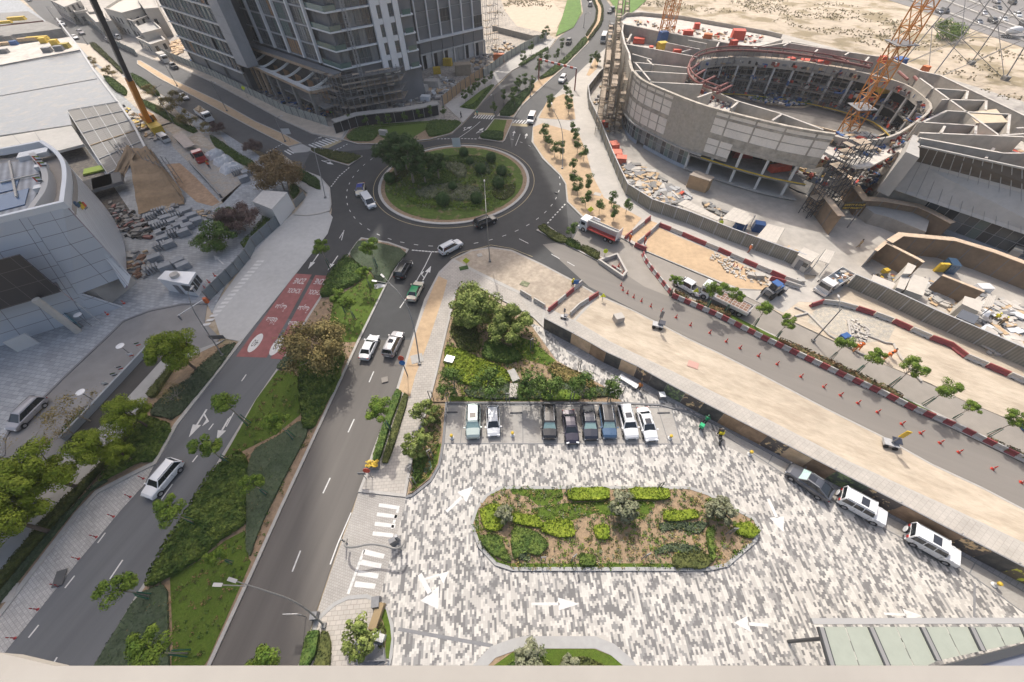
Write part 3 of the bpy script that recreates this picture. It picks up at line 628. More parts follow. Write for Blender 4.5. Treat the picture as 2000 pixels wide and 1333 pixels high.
for i,(t_,b_)in enumerate(V):
 p,q=C(*t_),C(*b_);e=on_d(p,q)
 if i==0:e=p+(q-p)*1.6
 if i==1:e=p+(q-p)*1.25
 ends.append((p,e))
 mb=MB();p2=p+(e-p).normalized()*0.05
 mb.beam((p2.x,p2.y-0.4,zc-0.05),(e.x,e.y,zc-0.05),0.52,0.3,cdk);mb.beam((p2.x,p2.y-0.4,zc+0.115),(e.x,e.y,zc+0.115),0.3,0.03,cgr);mb.build('rafter',None,root)
for i in range(len(ends)-1):
 (p,e),(p2,e2)=ends[i],ends[i+1]
 for j in range(2):
  f0,f1=j/2+0.01,(j+1)/2-0.01
  qa,qb=p.lerp(p2,f0),p.lerp(p2,f1);ea,eb=e.lerp(e2,f0),e.lerp(e2,f1)
  mb=MB();mb.prism([(qa.x,qa.y-0.42),(qb.x,qb.y-0.42),(eb.x,eb.y),(ea.x,ea.y)],zc-0.04,zc-0.01);mb.build('glass_panel',cg,root)
mb=MB();mb.beam((d0.x-3,d0.y-1.1,zc),(d1.x,d1.y,zc),0.5,0.45);mb.build('diagonal_beam',cdk,root)
mb=MB();mb.prism([(d0.x-3,d0.y-1.4),(d1.x,d1.y-0.25),(d1.x,d1.y-6),(d0.x-3,d0.y-6)],zc-0.2,zc-0.02);mb.build('roof_sheet',mat('canopy_roof',(0.24,0.25,0.29),0.5,var=0.05,scale=0.7),root)
for i in(0,2,4):
 mb=MB();p,e=ends[i];mb.tube([(p.x,p.y-1.2,0),(p.x,p.y-1.2,zc-0.2)],0.15,cdk);mb.build('post',None,root)
 # == PLANTS
def leafmat(name,c,c2=None,scale=1.2,thr=(0.38,0.66)):
 return mat(name,c,0.75,var=0.28,scale=scale,col2=c2 or(c[0]*1.7,c[1]*1.45,c[2]*1.2),thr=thr,spec=0.25)
lf_green=leafmat('leaf_green',(0.095,0.168,0.020),(0.19,0.26,0.035))
lf_dark=leafmat('leaf_dark',(0.039,0.084,0.022),(0.075,0.125,0.033))
lf_mid=leafmat('leaf_mid',(0.065,0.123,0.025),(0.13,0.185,0.04))
lf_yel=leafmat('leaf_yellow',(0.20,0.165,0.06),(0.34,0.26,0.10))
lf_brown=leafmat('leaf_brown',(0.213,0.140,0.067),(0.27,0.185,0.08))
lf_mauve=leafmat('leaf_mauve',(0.15,0.095,0.085),(0.20,0.14,0.11))
lf_lime=leafmat('leaf_lime',(0.14,0.20,0.014),(0.25,0.30,0.032))
lf_silver=leafmat('leaf_silver',(0.13,0.15,0.08),(0.28,0.28,0.18))
lf_olive=leafmat('leaf_olive',(0.07,0.085,0.025),(0.13,0.14,0.04))
bark=mat('bark',(0.14,0.105,0.08),0.9,var=0.25,scale=3)
bark_p=mat('bark_pale',(0.30,0.26,0.21),0.9,var=0.2,scale=3)
stakem=mat('green_stake',(0.03,0.13,0.09),0.6)
def leafquad(mb,p,d,s,rg,m=None,narrow=0.6):
 """one small leaf spray at p facing roughly along d"""
 d=(d+Vector((rg.uniform(-1,1),rg.uniform(-1,1),rg.uniform(-.5,1)))*0.55).normalized()
 t=d.cross(Vector((rg.uniform(-1,1),rg.uniform(-1,1),rg.uniform(-1,1)))).normalized();b=d.cross(t)
 t*=s*0.5;b*=s*0.5*narrow
 o=len(mb.v);mb.v+=[tuple(p-t),tuple(p+b),tuple(p+t),tuple(p-b)];mb.f.append((o,o+1,o+2,o+3));mb.m.append(mb.mi(m))
def crown_mesh(rg,R,Hh,base,clumps,leaves,ls,m,flat=0.75,open_=0.0,clr=None):
 mb=MB();mb.mi(m);cl=[]
 for i in range(clumps):
  a=rg.uniform(0,6.283);u=rg.random()**0.5;zz=rg.uniform(-0.8,1)
  rr=R*u*math.sqrt(max(0.05,1-zz*zz*0.8));cr=(clr or R*0.36)*rg.uniform(0.7,1.25)
  cl.append((Vector((rr*math.cos(a),rr*math.sin(a),base+Hh*0.5+zz*Hh*0.42)),cr))
 for c,r in cl:
  n=int(leaves/clumps*rg.uniform(0.7,1.3))
  for k in range(n):
   d=Vector((rg.gauss(0,1),rg.gauss(0,1),rg.gauss(0,1)+0.25)).normalized()
   p=c+Vector((d.x,d.y,d.z*flat))*r*(rg.uniform(0.55,1.0)if open_==0 else rg.uniform(0.1,1.1))
   leafquad(mb,p,d,ls*rg.uniform(0.7,1.35),rg,m)
 return mb,cl
def make_tree(name,cat,R,H,trunk_h,tr,m,clumps=14,leaves=1500,ls=0.34,bk=None,seed=1,stakes=False,limbs=True,open_=0.0,lean=0.0,clr=None,multi=1):
 rg=random.Random(seed);root=empty(name);root['category']=cat
 mb,cl=crown_mesh(rg,R,H-trunk_h,trunk_h,clumps,leaves,ls,m,open_=open_,clr=clr)
 mb.build('crown',m,root)
 t=MB();top=Vector((lean,0,trunk_h+(H-trunk_h)*0.35))
 for k in range(multi):
  off=Vector((0,0,0))if multi==1 else Vector((rg.uniform(-1,1)*R*0.3,rg.uniform(-1,1)*R*0.3,0))
  t.tube([off,off*1.2+top*0.5+Vector((rg.uniform(-.1,.1),rg.uniform(-.1,.1),0)),top+off*1.5],[tr,tr*0.8,tr*0.45],None,7)
  if limbs:
   for c,r in cl[k::multi][:max(4,9//multi)]:
    s_=top*rg.uniform(0.62,0.95)+off;t.tube([s_,(s_+c)*0.5+Vector((0,0,-0.12*R)),c],[tr*0.45,tr*0.3,tr*0.12],None,5)
 t.build('trunk',bk or bark,root)
 if stakes:
  s_=MB()
  for a in(0.4,2.5,4.6):s_.beam((0.28*math.cos(a),0.28*math.sin(a),0),(0.16*math.cos(a),0.16*math.sin(a),2.3),0.08)
  s_.build('stake',stakem,root)
 return root
def at(proto,px,py,label,group=None,sc=1.0,rz=None):
 g=G(px,py);rz=rz if rz is not None else random.uniform(0,6.28)
 return place(proto,g.x,g.y,rz,label,group,0.0,sc)
def protos(fn,n):return[fn(i)for i in range(n)]
YT=[make_tree('young_tree','tree',1.4,6.1,3.9,0.075,lf_green,13,2600,0.21,bark_p,seed=10+i,stakes=True,clr=0.66)for i in range(3)]
FT=[make_tree('broad_tree','tree',3.2,7.4,2.8,0.22,lf_lime,32,17000,0.22,bark,seed=20+i,clr=1.05)for i in range(2)]
ST=[make_tree('slender_tree','tree',1.15,4.4,1.2,0.07,lf_mid,10,1100,0.27,bark_p,seed=30+i,clr=0.62)for i in range(3)]
GT=[make_tree('garden_tree','tree',1.5,4.2,1.6,0.09,lf_mid,14,1500,0.24,bark_p,seed=40+i,open_=1,clr=0.7)for i in range(2)]
# --- median of the avenue (ground spots in the photo)
n_=0
med=[(645,525,'young tree by the tip of the median beside the red road surface',1.0),(737,525,'young tree on the dark clipped bed at the roundabout end of the median',1.0),(676,612,'young tree between the yellowing tree and the avenue kerb',0.85),(725,565,'young tree at the kink where clipped bed meets lawn, beside the lamp arm',0.8),(694,625,'slim young tree on the lawn strip right of the big yellowing tree',0.8),(487,830,'young tree with dark round crown standing over the left carriageway arrows',1.15),(575,858,'young tree with pale trunk at the edge between lawn and low dark cover',1.0),(450,905,'young tree leaning over the left carriageway beside the lawn tip',1.0),(523,967,'thin young tree at the brown path between two green beds',0.8),(384,1023,'young tree with green stakes whose crown hangs over the white dashes',1.0),(455,1100,'sparse young tree in a round soil pit on the lawn',0.65),(296,1166,'young tree with green stakes reaching across the left carriageway kerb',1.0),(368,1276,'young tree with a dense crown at the bottom end of the lawn',1.15)]
for i,(x,y,l,s)in enumerate(med):at(YT[i%3],x,y,l,'young trees in the avenue median',s)
at(YT[0],763,842,'young tree growing from the narrow clipped hedge by the right pavement','young trees in the avenue median',1.1)
at(YT[1],560,1310,'young tree just above the stone parapet between avenue and pavement','young trees in the avenue median',1.15)
# --- forecourt trees, left
for i,(x,y,l,s)in enumerate([(386,724,'large bright green tree beside the school driveway exit',1.0),(292,836,'bright green tree at the end of the ramp wall',0.78),(232,906,'bright green tree over the drive beside the small red hatch',0.8),(262,900,'smaller bright tree tucked behind its neighbour at the drive hedge',0.5),(160,955,'broad green tree beside the long clipped hedge, upper of the bottom-left cluster',1.1),(60,1000,'broad green tree at the left edge, middle of the bottom-left cluster',1.15),(100,1040,'broad green tree leaning over the walkway hedge, bottom-left cluster',1.1),(-15,1075,'broad green tree cut by the left edge of the view, lowest of the cluster',1.1),(20,950,'broad green tree by the parked silver car bay',0.8)]):
 at(FT[i%2],x,y,l,'broad green trees by the driveway',s)
 # --- yellowing and bare trees
yt=make_tree('yellowing_tree','tree',3.8,7.0,1.8,0.2,lf_yel,38,15000,0.28,bark_p,seed=51,open_=1,clr=1.35);at(yt,635,720,'big yellowing tree standing over the red school zone marking',None,1.12)
bt=make_tree('brown_tree','tree',5.0,7.5,1.2,0.2,lf_brown,36,17000,0.32,bark_p,seed=52,open_=1,clr=1.7);at(bt,556,372,'wide orange-brown tree above the small white gate building','browning trees by the gate')
b2=make_tree('brown_tree','tree',3.6,5.5,1.0,0.15,lf_mauve,26,10000,0.28,bark_p,seed=53,open_=1,clr=1.3);at(b2,480,452,'mauve-brown tree in front of the white gate building','browning trees by the gate')
at(b2,500,300,'thin brown tree between the clipped hedge and the avenue','browning trees by the gate',0.6);at(b2,430,262,'thin brown tree at the upper end of the clipped hedge','browning trees by the gate',0.55)
g2=make_tree('green_tree','tree',3.4,5.0,0.8,0.15,lf_mid,22,4200,0.34,bark,seed=54,clr=1.2);at(g2,437,485,'rounded dark green tree in front of the brown one, beside the grey hoarding','dark green trees by the gate');at(g2,455,440,'dark green tree behind the mauve-brown tree','dark green trees by the gate',0.7)
bare=make_tree('bare_tree','tree',2.9,5.0,0.7,0.12,lf_yel,26,900,0.2,bark_p,seed=55,open_=1,clr=1.1,multi=2)
at(bare,178,815,'half bare yellowish tree leaning over the parked silver car','half bare trees by the drive');at(bare,140,855,'half bare tree nearest the turning bay','half bare trees by the drive',0.85);at(bare,350,782,'leafless shrub-like tree on the planted strip beside the ramp','half bare trees by the drive',0.6);at(bare,10,900,'half bare tree at the left edge above the cluster','half bare trees by the drive',0.8)
yw=make_tree('yellow_tree','tree',2.6,4.6,1.0,0.12,lf_yel,18,2600,0.28,bark_p,seed=56,open_=1,clr=1.1)
for x,y,l,s in((335,222,'yellow tree beside the orange crane boom',1.0),(375,250,'yellow leafed tree between crane and lorry',1.0),(300,190,'yellow tree behind the crane boom',0.8),(352,205,'pale yellow tree near the street lamp',0.9),(222,152,'dry yellow tree by the sand path',0.8),(185,130,'small dry tree at the corner of the wet roof',0.7),(410,262,'small orange-brown tree next to the lorry',0.7)):at(yw,x,y,l,'yellow trees along the western avenue',s)
# --- roundabout
rt=[make_tree('dark_tree','tree',3.6,9.6,2.8,0.3,lf_dark,30,9500,0.32,bark_p,seed=60+i,clr=1.25)for i in range(2)]
for i,(x,y,l,s)in enumerate([(808,358,'tallest dark tree on the roundabout',1.08),(775,345,'dark tree at the left edge of the roundabout clump',0.95),(832,362,'dark tree in the middle of the roundabout clump',0.8),(858,352,'smaller dark tree at the right of the roundabout clump',0.68),(795,335,'dark tree at the back of the roundabout clump',0.95)]):at(rt[i%2],x,y,l,'dark trees on the roundabout',s)
def ball_bush(seed,m,R=1.25):
 rg=random.Random(seed);mb=MB();mb.mi(m)
 for k in range(900):
  d=Vector((rg.gauss(0,1),rg.gauss(0,1),rg.gauss(0,1))).normalized();leafquad(mb,Vector((d.x*R,d.y*R,R*1.05+d.z*R))*rg.uniform(0.9,1.03),d,0.3,rg,m)
 root=empty('ball_shrub');root['category']='shrub';mb.build('crown',m,root);c=MB();c.lathe([(0.1,0.1),(R*0.75,R*0.5),(R*0.9,R),(R*0.75,R*1.55),(0.1,R*1.95)],n=12);c.build('inner_foliage',lf_dark,root)
 t=MB();t.tube([(0,0,0),(0,0,0.4)],0.08);t.build('trunk',bark,root);return root
bb=ball_bush(70,lf_dark)
for x,y,l,s in[(907,307,'clipped ball shrub nearest the white sign',0.95),(960,318,'clipped ball shrub at the far right of the roundabout',1.0),(980,344,'clipped ball shrub third along the right rim of the roundabout',1.0),(974,368,'clipped ball shrub above the roundabout street lamp',1.1),(940,340,'ball shrub inside the roundabout beside the pale shrubs',1.0),(867,402,'clipped ball shrub at the near rim in front of the pale grasses',1.2),(932,398,'clipped ball shrub left of the lamp post on the roundabout',1.05),(763,358,'ball shrub at the left rim below the dark trees',1.0),(918,322,'small ball shrub behind the pale shrubs',0.7),(885,372,'ball shrub in the middle of the roundabout',0.8)]:at(bb,x,y,l,'clipped ball shrubs on the roundabout',s)
# ---- ground planting
def sample_poly(P,n,rg):
 tri=tessellate_polygon([[Vector((p[0],p[1],0))for p in P]]);T=[]
 for t in tri:
  a,b,c=[Vector((P[i][0],P[i][1],0))for i in t];T.append(((b-a).cross(c-a).length/2,a,b,c))
 tot=sum(t[0]for t in T);out=[]
 for ar,a,b,c in T:
  for _ in range(int(n*ar/tot+rg.random())):
   u,v=rg.random(),rg.random()
   if u+v>1:u,v=1-u,1-v
   out.append(a+(b-a)*u+(c-a)*v)
 return out,tot
def bed(name,px,h,m,label=None,cat=None,kind=None,group=None,dens=42,ls=0.24,mound=0.45,base=0.13,inner=None,shrink=0.0,flat=0.0):
 """a planted patch: a dark body with leaf sprays all over its top and sides"""
 P=[Vector(p.xy)for p in GP(px)];rg=random.Random(int(abs(px[0][0])*7+px[0][1]));mb=MB()
 if sum(a.x*b.y-b.x*a.y for a,b in zip(P,P[1:]+P[:1]))<0:P=P[::-1]
 if len(P)<24:
  o_=[];n_=len(P)
  for i_ in range(n_):
   a_,b_=P[i_],P[(i_+1)%n_];o_+=[a_.lerp(b_,.16),a_.lerp(b_,.84)]
  P=[]
  for i_,a_ in enumerate(o_):
   b_=o_[(i_+1)%len(o_)];k_=max(1,int((b_-a_).length/0.9));nn_=Vector((b_.y-a_.y,a_.x-b_.x)).normalized()if(b_-a_).length>1e-6 else Vector((0,0))
   for j_ in range(k_):P.append(a_.lerp(b_,j_/k_)+(nn_*rg.uniform(-.10,.12)if not flat and mound>.15 else Vector((0,0))))
 mb.prism(P,0.0,base+h*(.8 if mound<.2 else .42),inner or m);mb.mi(m)
 pts,area=sample_poly(P,0,rg);pts,area=sample_poly(P,area*dens,rg)
 from mathutils import noise as nz
 for p in pts:
  hh=base+h*((1-mound*0.5+mound*nz.noise(Vector((p.x*0.8,p.y*0.8,0.3))))if mound<.2 else .78+.45*nz.noise(Vector((p.x*1.5,p.y*1.5,.3)))+.22*nz.noise(Vector((p.x*.4,p.y*.4,3))));d=Vector((0,0,1))if flat else Vector((rg.uniform(-1,1),rg.uniform(-1,1),.8))
  leafquad(mb,Vector((p.x,p.y,hh+rg.uniform(-0.08,0.05))),d,ls*rg.uniform(0.7,1.3),rg,m)
 n=len(P)
 for i in range(n):
  a,b=P[i],P[(i+1)%n];L=(b-a).length;nn=Vector((b.y-a.y,-(b.x-a.x),0)).normalized()if L>0 else Vector((1,0,0))
  for k in range(int(L*h*dens*1.2)):
   t=rg.random();q=a.lerp(b,t);leafquad(mb,Vector((q.x,q.y,base+rg.uniform(0,h)))+nn*rg.uniform(-0.05,0.06),nn,ls*rg.uniform(0.7,1.2),rg,m)
 o=mb.build(name,m);return tag(o,label,cat,group,kind)
def grass(px,m=None,label='mown green lawn',z=0.17,name='lawn'):
 mb=MB();P=GP(px);rg=random.Random(int(px[0][0]));mb.sheet(P,z,m or lawn)
 pts,area=sample_poly(P,1,rg);pts,area=sample_poly(P,min(area*10,3500),rg);mb.mi(m or lawn)
 for p in pts:leafquad(mb,Vector((p.x,p.y,z+0.02)),Vector((rg.uniform(-.8,.8),rg.uniform(-.8,.8),0.8)),0.12,rg,m or lawn)
 return tag(mb.build(name,m or lawn),label,'lawn',kind='stuff')
cov=mat('cover_leaf',(0.050,0.075,0.032),0.8,var=0.3,scale=1.5,col2=(0.07,0.095,0.05),var2=0.15,scale2=0.3)
shr=leafmat('shrub_leaf',(0.055,0.10,0.02),(0.16,0.21,0.04),scale=0.9)
bed('ground_cover',R(1,1,[(800,545),(1170,635),(1050,785),(1000,890),(930,880),(880,790),(790,740),(715,665)]),0.35,cov,'dark clipped ground cover filling the roundabout end of the median','ground cover','stuff',dens=26,ls=0.2,mound=0.1,flat=1)
bed('shrub_bed',R(1,1,[(700,680),(780,750),(870,800),(760,890),(660,930),(560,990),(500,985),(560,850),(640,740)]),0.9,lf_mid,'leafy green shrub bed between the red road surface and the lawn','shrubs','stuff',ls=0.34)
grass(R(1,1,[(880,805),(930,885),(985,900),(770,1330),(640,1333),(560,1200),(600,1000),(760,900)]),label='lawn strip right of the big yellowing tree')
bed('shrub_bed',R(1,2,[(300,180),(560,80),(690,130),(640,330),(520,560),(440,700),(370,700),(350,480),(330,270)]),0.8,shr,'dense glossy shrub bed along the right kerb of the median','shrubs','stuff',ls=0.32)
bed('ground_cover',R(1,2,[(160,240),(230,150),(330,150),(300,190),(270,235),(210,250)]),0.4,cov,'small dark ground cover patch under the yellowing tree','ground cover','stuff',ls=0.2,mound=0.1)
grass([(501,782),(543,725),(575,727),(584,740),(590,800),(587,812),(540,850),(470,885),(440,893)],label='bright lawn wedge beside the left carriageway arrows')
bed('ground_cover',[(590,822),(606,842),(560,930),(520,1010),(500,1060),(491,1090),(483,1070),(485,1000),(483,930),(497,880),(545,855)],0.35,cov,'dark ground cover triangle along the avenue kerb','ground cover','stuff',dens=26,ls=0.2,mound=0.1,flat=1)
bed('shrub_bed',[(478,885),(487,905),(482,990),(483,1025),(440,1050),(400,1085),(360,1115),(320,1135),(290,1150),(306,1108),(334,1058),(368,1008),(412,932),(440,905)],0.85,shr,'long bushy green hedge bed beside the left carriageway','shrubs','stuff',ls=0.34)
grass([(480,1037),(487,1090),(492,1098),(408,1290),(330,1400),(340,1260),(334,1130),(400,1090),(440,1058)],label='lawn with a round tree pit near the parapet')
bed('ground_cover',[(330,1140),(333,1250),(338,1400),(130,1400),(190,1300),(274,1160)],0.35,cov,'dark ground cover at the bottom of the median by the left carriageway','ground cover','stuff',dens=26,ls=0.2,mound=0.1,flat=1)
bed('ground_cover',[(440,678),(466,671),(405,750),(345,822),(290,812),(330,765),(370,745),(395,715)],0.4,cov,'dark creeping cover between hedge rows beside the left carriageway','ground cover','stuff',ls=0.22,mound=0.3)
slab('planting_soil',[(418,679),(440,678),(395,715),(370,745),(330,765),(295,800),(300,780),(339,718)],soil_l,0.2)
slab('bed_soil',[(418,677),(470,669),(344,830),(303,904),(270,920),(190,960),(150,1002),(0,1198),(-200,1400),(-200,1330),(0,1128),(104,998),(208,904),(245,852),(291,776),(339,716)],soil,0.12)
bed('hedge',[(339,716),(352,708),(325,750),(307,778),(295,779),(291,773)],0.7,lf_olive,'short clipped hedge at the bend of the light walkway','hedge',ls=0.2,mound=0.1)
bed('shrub_bed',[(285,816),(343,830),(303,903),(270,905),(225,930),(200,945),(215,915),(250,860)],0.7,shr,'mixed green shrubs below the small bright trees','shrubs','stuff',ls=0.3)
bed('hedge',[(268,833),(272,838),(240,880),(196,925),(120,1015),(0,1157),(-160,1350),(-180,1340),(0,1140),(104,1008),(208,908)],0.9,lf_olive,'long clipped olive green hedge lining the walkway','hedge',ls=0.22,mound=0.08)
bed('ground_cover',[(200,938),(215,940),(180,960),(150,995),(0,1185),(-150,1370),(-165,1360),(0,1166),(120,1022)],0.5,cov,'dark cover strip between the clipped hedge and the kerb','ground cover','stuff',ls=0.2,mound=0.1)
bed('shrub_bed',R(0,2,[(740,545),(690,590),(560,740),(490,780),(520,700),(640,600),(700,545)]),0.8,lf_mid,'shrubs against the ramp wall by the bare trees','shrubs','stuff',ls=0.3)
bed('hedge',S2([(560,370),(590,360),(720,450),(860,540),(985,610),(990,660),(960,650),(800,580),(600,440)]),1.1,lf_mid,'clipped green hedge beside the wrapped white bundles','hedge',ls=0.3)
bed('hedge',R(0,0,[(700,345),(740,345),(960,560),(940,575),(840,480),(710,370)]),0.9,lf_olive,'low hedge along the sand path, far left avenue','hedge',ls=0.3,mound=0.3)
bed('hedge',R(0,0,[(1005,570),(1140,640),(1235,735),(1190,745),(1060,670)]),0.9,lf_mid,'green hedge beside the avenue just right of the black crane boom','hedge',ls=0.3,mound=0.4)
bed('hedge',R(0,0,[(800,600),(860,610),(980,700),(970,745),(880,700)]),1.0,lf_mid,'green hedge left of the orange crane boom','hedge',ls=0.3,mound=0.4)
bed('hedge',R(0,0,[(1080,770),(1250,850),(1400,960),(1520,1010),(1480,1030),(1330,950),(1080,800)]),1.0,lf_mid,'green hedge between the crane and the lorry','hedge',ls=0.3,mound=0.4)
bed('shrub_bed',S2([(1370,650),(1430,660),(1600,760),(1620,850),(1560,840),(1350,720)]),0.6,lf_dark,'dark shrub patch at the corner between pavement and roundabout','shrubs','stuff',ls=0.3)
bed('hedge',S2([(1335,800),(1425,850),(1350,940),(1330,900)]),0.9,lf_mid,'small hedge behind the low wall right of the gate building','hedge',ls=0.26)
bed('hedge',S2([(1100,1115),(1165,1125),(1000,1310),(900,1420),(860,1400),(960,1300)]),1.0,lf_mid,'hedge behind the low wall left of the gate building','hedge',ls=0.28)
bed('hedge',[(606,295),(622,293),(706,307),(700,312),(682,322),(650,314)],0.5,lf_olive,'low hedge on the pointed island west of the roundabout','hedge',ls=0.3,mound=0.2)
bed('hedge',[(936,271),(948,259),(984,262),(981,277)],0.6,lf_dark,'dark low hedge at the tip of the northern median','hedge',ls=0.28,mound=0.1)
grass([(948,258),(966,234),(990,236),(983,261)],label='grass square at the tip of the northern median')
grass([(897,211),(928,216),(966,168),(960,166),(940,178)],label='grass wedge beside the timber hoarding');bed('hedge',[(899,211),(928,215),(966,168),(958,170),(925,207)],0.4,lf_mid,'low hedge edging the grass wedge','hedge',ls=0.28)
bed('hedge',[(973,227),(994,202),(1040,168),(1044,172),(1018,205),(1000,229)],0.6,lf_dark,'dark hedge along the northern median close to the crosswalk','hedge',ls=0.3)
bed('hedge',[(1050,158),(1076,137),(1110,109),(1142,73),(1149,82),(1100,131),(1080,148)],0.5,lf_mid,'green hedge along the far part of the northern median','hedge',ls=0.32)
for i,pts in enumerate(([(1143,71),(1162,43),(1165,20),(1156,0),(1160,0),(1168,20),(1165,44),(1147,73)],[(1172,46),(1176,18),(1166,0),(1171,0),(1179,18),(1177,46),(1151,82),(1148,78)])):
 bed('hedge',pts,0.5,lf_olive,'thin hedge row on the %s side of the far curving median'%('left','right')[i],'hedge',ls=0.4,mound=0.5)
bed('hedge',[(1012,129),(1069,94),(1072,99),(1060,104),(1020,130)],0.5,lf_mid,'low hedge on the pavement by the grey hoarding','hedge',ls=0.3)
grass([(1085,72),(1120,55),(1136,25),(1133,0),(1110,-30),(1108,0),(1098,35)],m=mat('far_lawn',(0.10,0.19,0.03),0.95,var=0.2,scale=0.4),label='bright green bank left of the far curving road',z=0.2)
grass([(1204,46),(1240,22),(1262,2),(1265,-30),(1185,-30),(1190,0),(1203,20)],m=MATS['far_lawn'],label='bright green bank right of the far curving road',z=0.2)
bed('hedge',R(2,1,[(190,460),(250,432),(290,470),(420,540),(410,580),(330,560)]),0.4,lf_olive,'low clipped hedge at the tip of the eastern median','hedge',ls=0.26,mound=0.1)
bed('shrub_bed',R(2,1,[(425,540),(520,590),(525,625),(490,620),(410,585)]),0.6,shr,'leafy shrubs in the eastern median','shrubs','stuff',ls=0.32,group=None)
bed('shrub_bed',R(2,1,[(530,595),(670,655),(665,700),(640,700),(530,630)]),0.6,lf_olive,'olive shrubs at the far end of the eastern median','shrubs','stuff',ls=0.32)
for i,pts in enumerate(([(1315,570),(1330,574),(1345,588),(1330,585)],[(1358,588),(1420,610),(1425,622),(1365,602)],[(1520,663),(1620,708),(1735,762),(1760,775),(1755,785),(1620,722),(1520,671)],[(1918,855),(2010,896),(2200,990),(2200,1004),(2010,908),(1925,865)])):
 bed('shrub_bed',pts,0.55,mat('leaf_redtip',(0.10,0.10,0.03),0.8,col2=(0.24,0.13,0.06),scale=2.5,thr=(0.45,0.6),var=0.25),'red tipped low shrubs behind the striped barriers, %s stretch from the west'%ORD[i],'shrubs','stuff',ls=0.3,mound=0.6)
grass([(1425,614),(1520,663),(1516,669),(1424,625)],label='grass strip behind the striped barriers, western one',m=lawn);grass([(1762,778),(1915,853),(1918,862),(1762,788)],label='grass strip behind the striped barriers, eastern one')
bed('shrub_bed',R(1,0,[(690,1060),(760,1000),(900,970),(940,1040),(880,1090),(730,1085)]),0.5,lf_mid,'green shrub patch at the left of the bed north of the roundabout','shrubs','stuff',ls=0.3)
bed('shrub_bed',R(1,0,[(1340,930),(1580,940),(1500,1020),(1330,1060),(1300,1000)]),0.5,lf_mid,'green shrub patch at the right of the bed north of the roundabout','shrubs','stuff',ls=0.3)
grass(R(1,0,[(900,960),(1340,930),(1300,1000),(1200,1060),(1000,1080),(940,1040)]),label='grass in the bed north of the roundabout')
for i,(x,y)in enumerate(R(1,0,[(735,975),(850,970),(960,985),(1030,970),(1150,950),(1260,930),(1340,905),(1445,905)])):
 at(ST[i%3],x,y,'%s slender tree from the left in the row before the dark walkway'%ORD[i],'slender trees in front of the covered walkway',0.72)
def circ(cx,cy,r,a0=0,a1=6.283,n=20):return[(c0.x+cx+r*math.cos(a0+(a1-a0)*i/n),c0.y+cy+r*math.sin(a0+(a1-a0)*i/n))for i in range(n)]
def wbed(name,P,h,m,*a,**k):
 global GP
 old=GP;GP_=lambda pts,z=0.0:[Vector((p[0],p[1],z))for p in pts]
 globals()['GP']=GP_;o=bed(name,P,h,m,*a,**k);globals()['GP']=old;return o
lo=mat('roundabout_lawn',(0.075,0.12,0.015),0.95,var=0.3,scale=.5,col2=(0.21,0.15,0.085),thr=(0.55,0.68),var2=0.15,scale2=0.2)
mb=MB();mb.sheet(circ(0,0,RAD-0.9,n=48),0.19,lo);tag(mb.build('lawn',lo),'patchy grass covering the roundabout island','lawn',kind='stuff')
P=S1([(540,880),(700,820),(900,800),(1150,840),(1200,900),(1080,960),(900,955),(600,935)]);bed('shrub_bed',P,0.6,lf_silver,'pale variegated shrubs in the front of the roundabout','shrubs','stuff',ls=0.3)
bed('shrub_bed',S1([(800,620),(900,590),(1040,620),(1040,740),(960,740),(880,660)]),0.6,lf_silver,'pale variegated shrubs at the middle of the roundabout','shrubs','stuff',ls=0.3)
bed('shrub_bed',S1([(1100,590),(1250,600),(1280,700),(1180,690),(1110,650)]),0.5,leafmat('leaf_greygreen',(0.10,0.14,0.08)),'grey-green shrubs right of the roundabout trees','shrubs','stuff',ls=0.3)
bed('shrub_bed',S1([(560,720),(700,690),(880,690),(960,780),(800,800),(560,810)]),0.7,lf_mid,'fresh green shrubs beneath the roundabout trees','shrubs','stuff',ls=0.32)
bed('hedge',S1([(450,900),(540,945),(800,985),(1000,1010),(1150,990),(1250,930),(1280,930),(1180,1010),(1000,1030),(700,1000),(500,975)]),0.45,lf_green,'low curving bright hedge in the front of the roundabout','hedge',ls=0.26)
bed('shrub_bed',S1([(250,760),(340,690),(420,660),(500,680),(400,760),(300,820)]),0.5,lf_olive,'olive shrubs at the left rim of the roundabout','shrubs','stuff',ls=0.3)
bed('shrub_bed',S1([(850,540),(1000,530),(1180,540),(1330,600),(1200,600),(960,590),(860,580)]),0.5,lf_mid,'green shrubs along the far rim of the roundabout','shrubs','stuff',ls=0.3)
bed('shrub_bed',S1([(1290,860),(1400,830),(1520,800),(1500,900),(1400,960),(1300,920)]),0.4,lf_olive,'dark low shrubs at the right rim of the roundabout','shrubs','stuff',ls=0.28)
bed('hedge',R(1,2,[(1075,405),(1125,425),(1030,680),(950,955),(895,945),(960,730)]),0.6,lf_mid,'dark green clipped hedge between the avenue and the pavement','hedge',ls=0.2,mound=0.08)
bed('hedge',R(1,2,[(1135,430),(1175,455),(1020,965),(965,965),(1040,720)]),0.45,lf_olive,'yellow-green clipped hedge strip along the inner side of the pavement','hedge',ls=0.2,mound=0.08)
bed('hedge',R(1,3,[(430,940),(500,935),(470,1120),(420,1200),(400,1400),(300,1400),(350,1200),(400,980)]),0.6,lf_mid,'clipped hedge half oval, dark side, above the parapet','hedge',ls=0.2,mound=0.08)
bed('hedge',R(1,3,[(515,935),(560,950),(585,1040),(575,1200),(540,1400),(440,1400),(460,1200),(490,1080)]),0.5,lf_olive,'clipped hedge half oval, yellow-green side, above the parapet','hedge',ls=0.2,mound=0.08)
bed('shrub_bed',[(893,600),(930,640),(940,690),(905,690),(880,655)],0.5,lf_olive,'low olive planting under the broad garden tree','shrubs','stuff',ls=0.3)
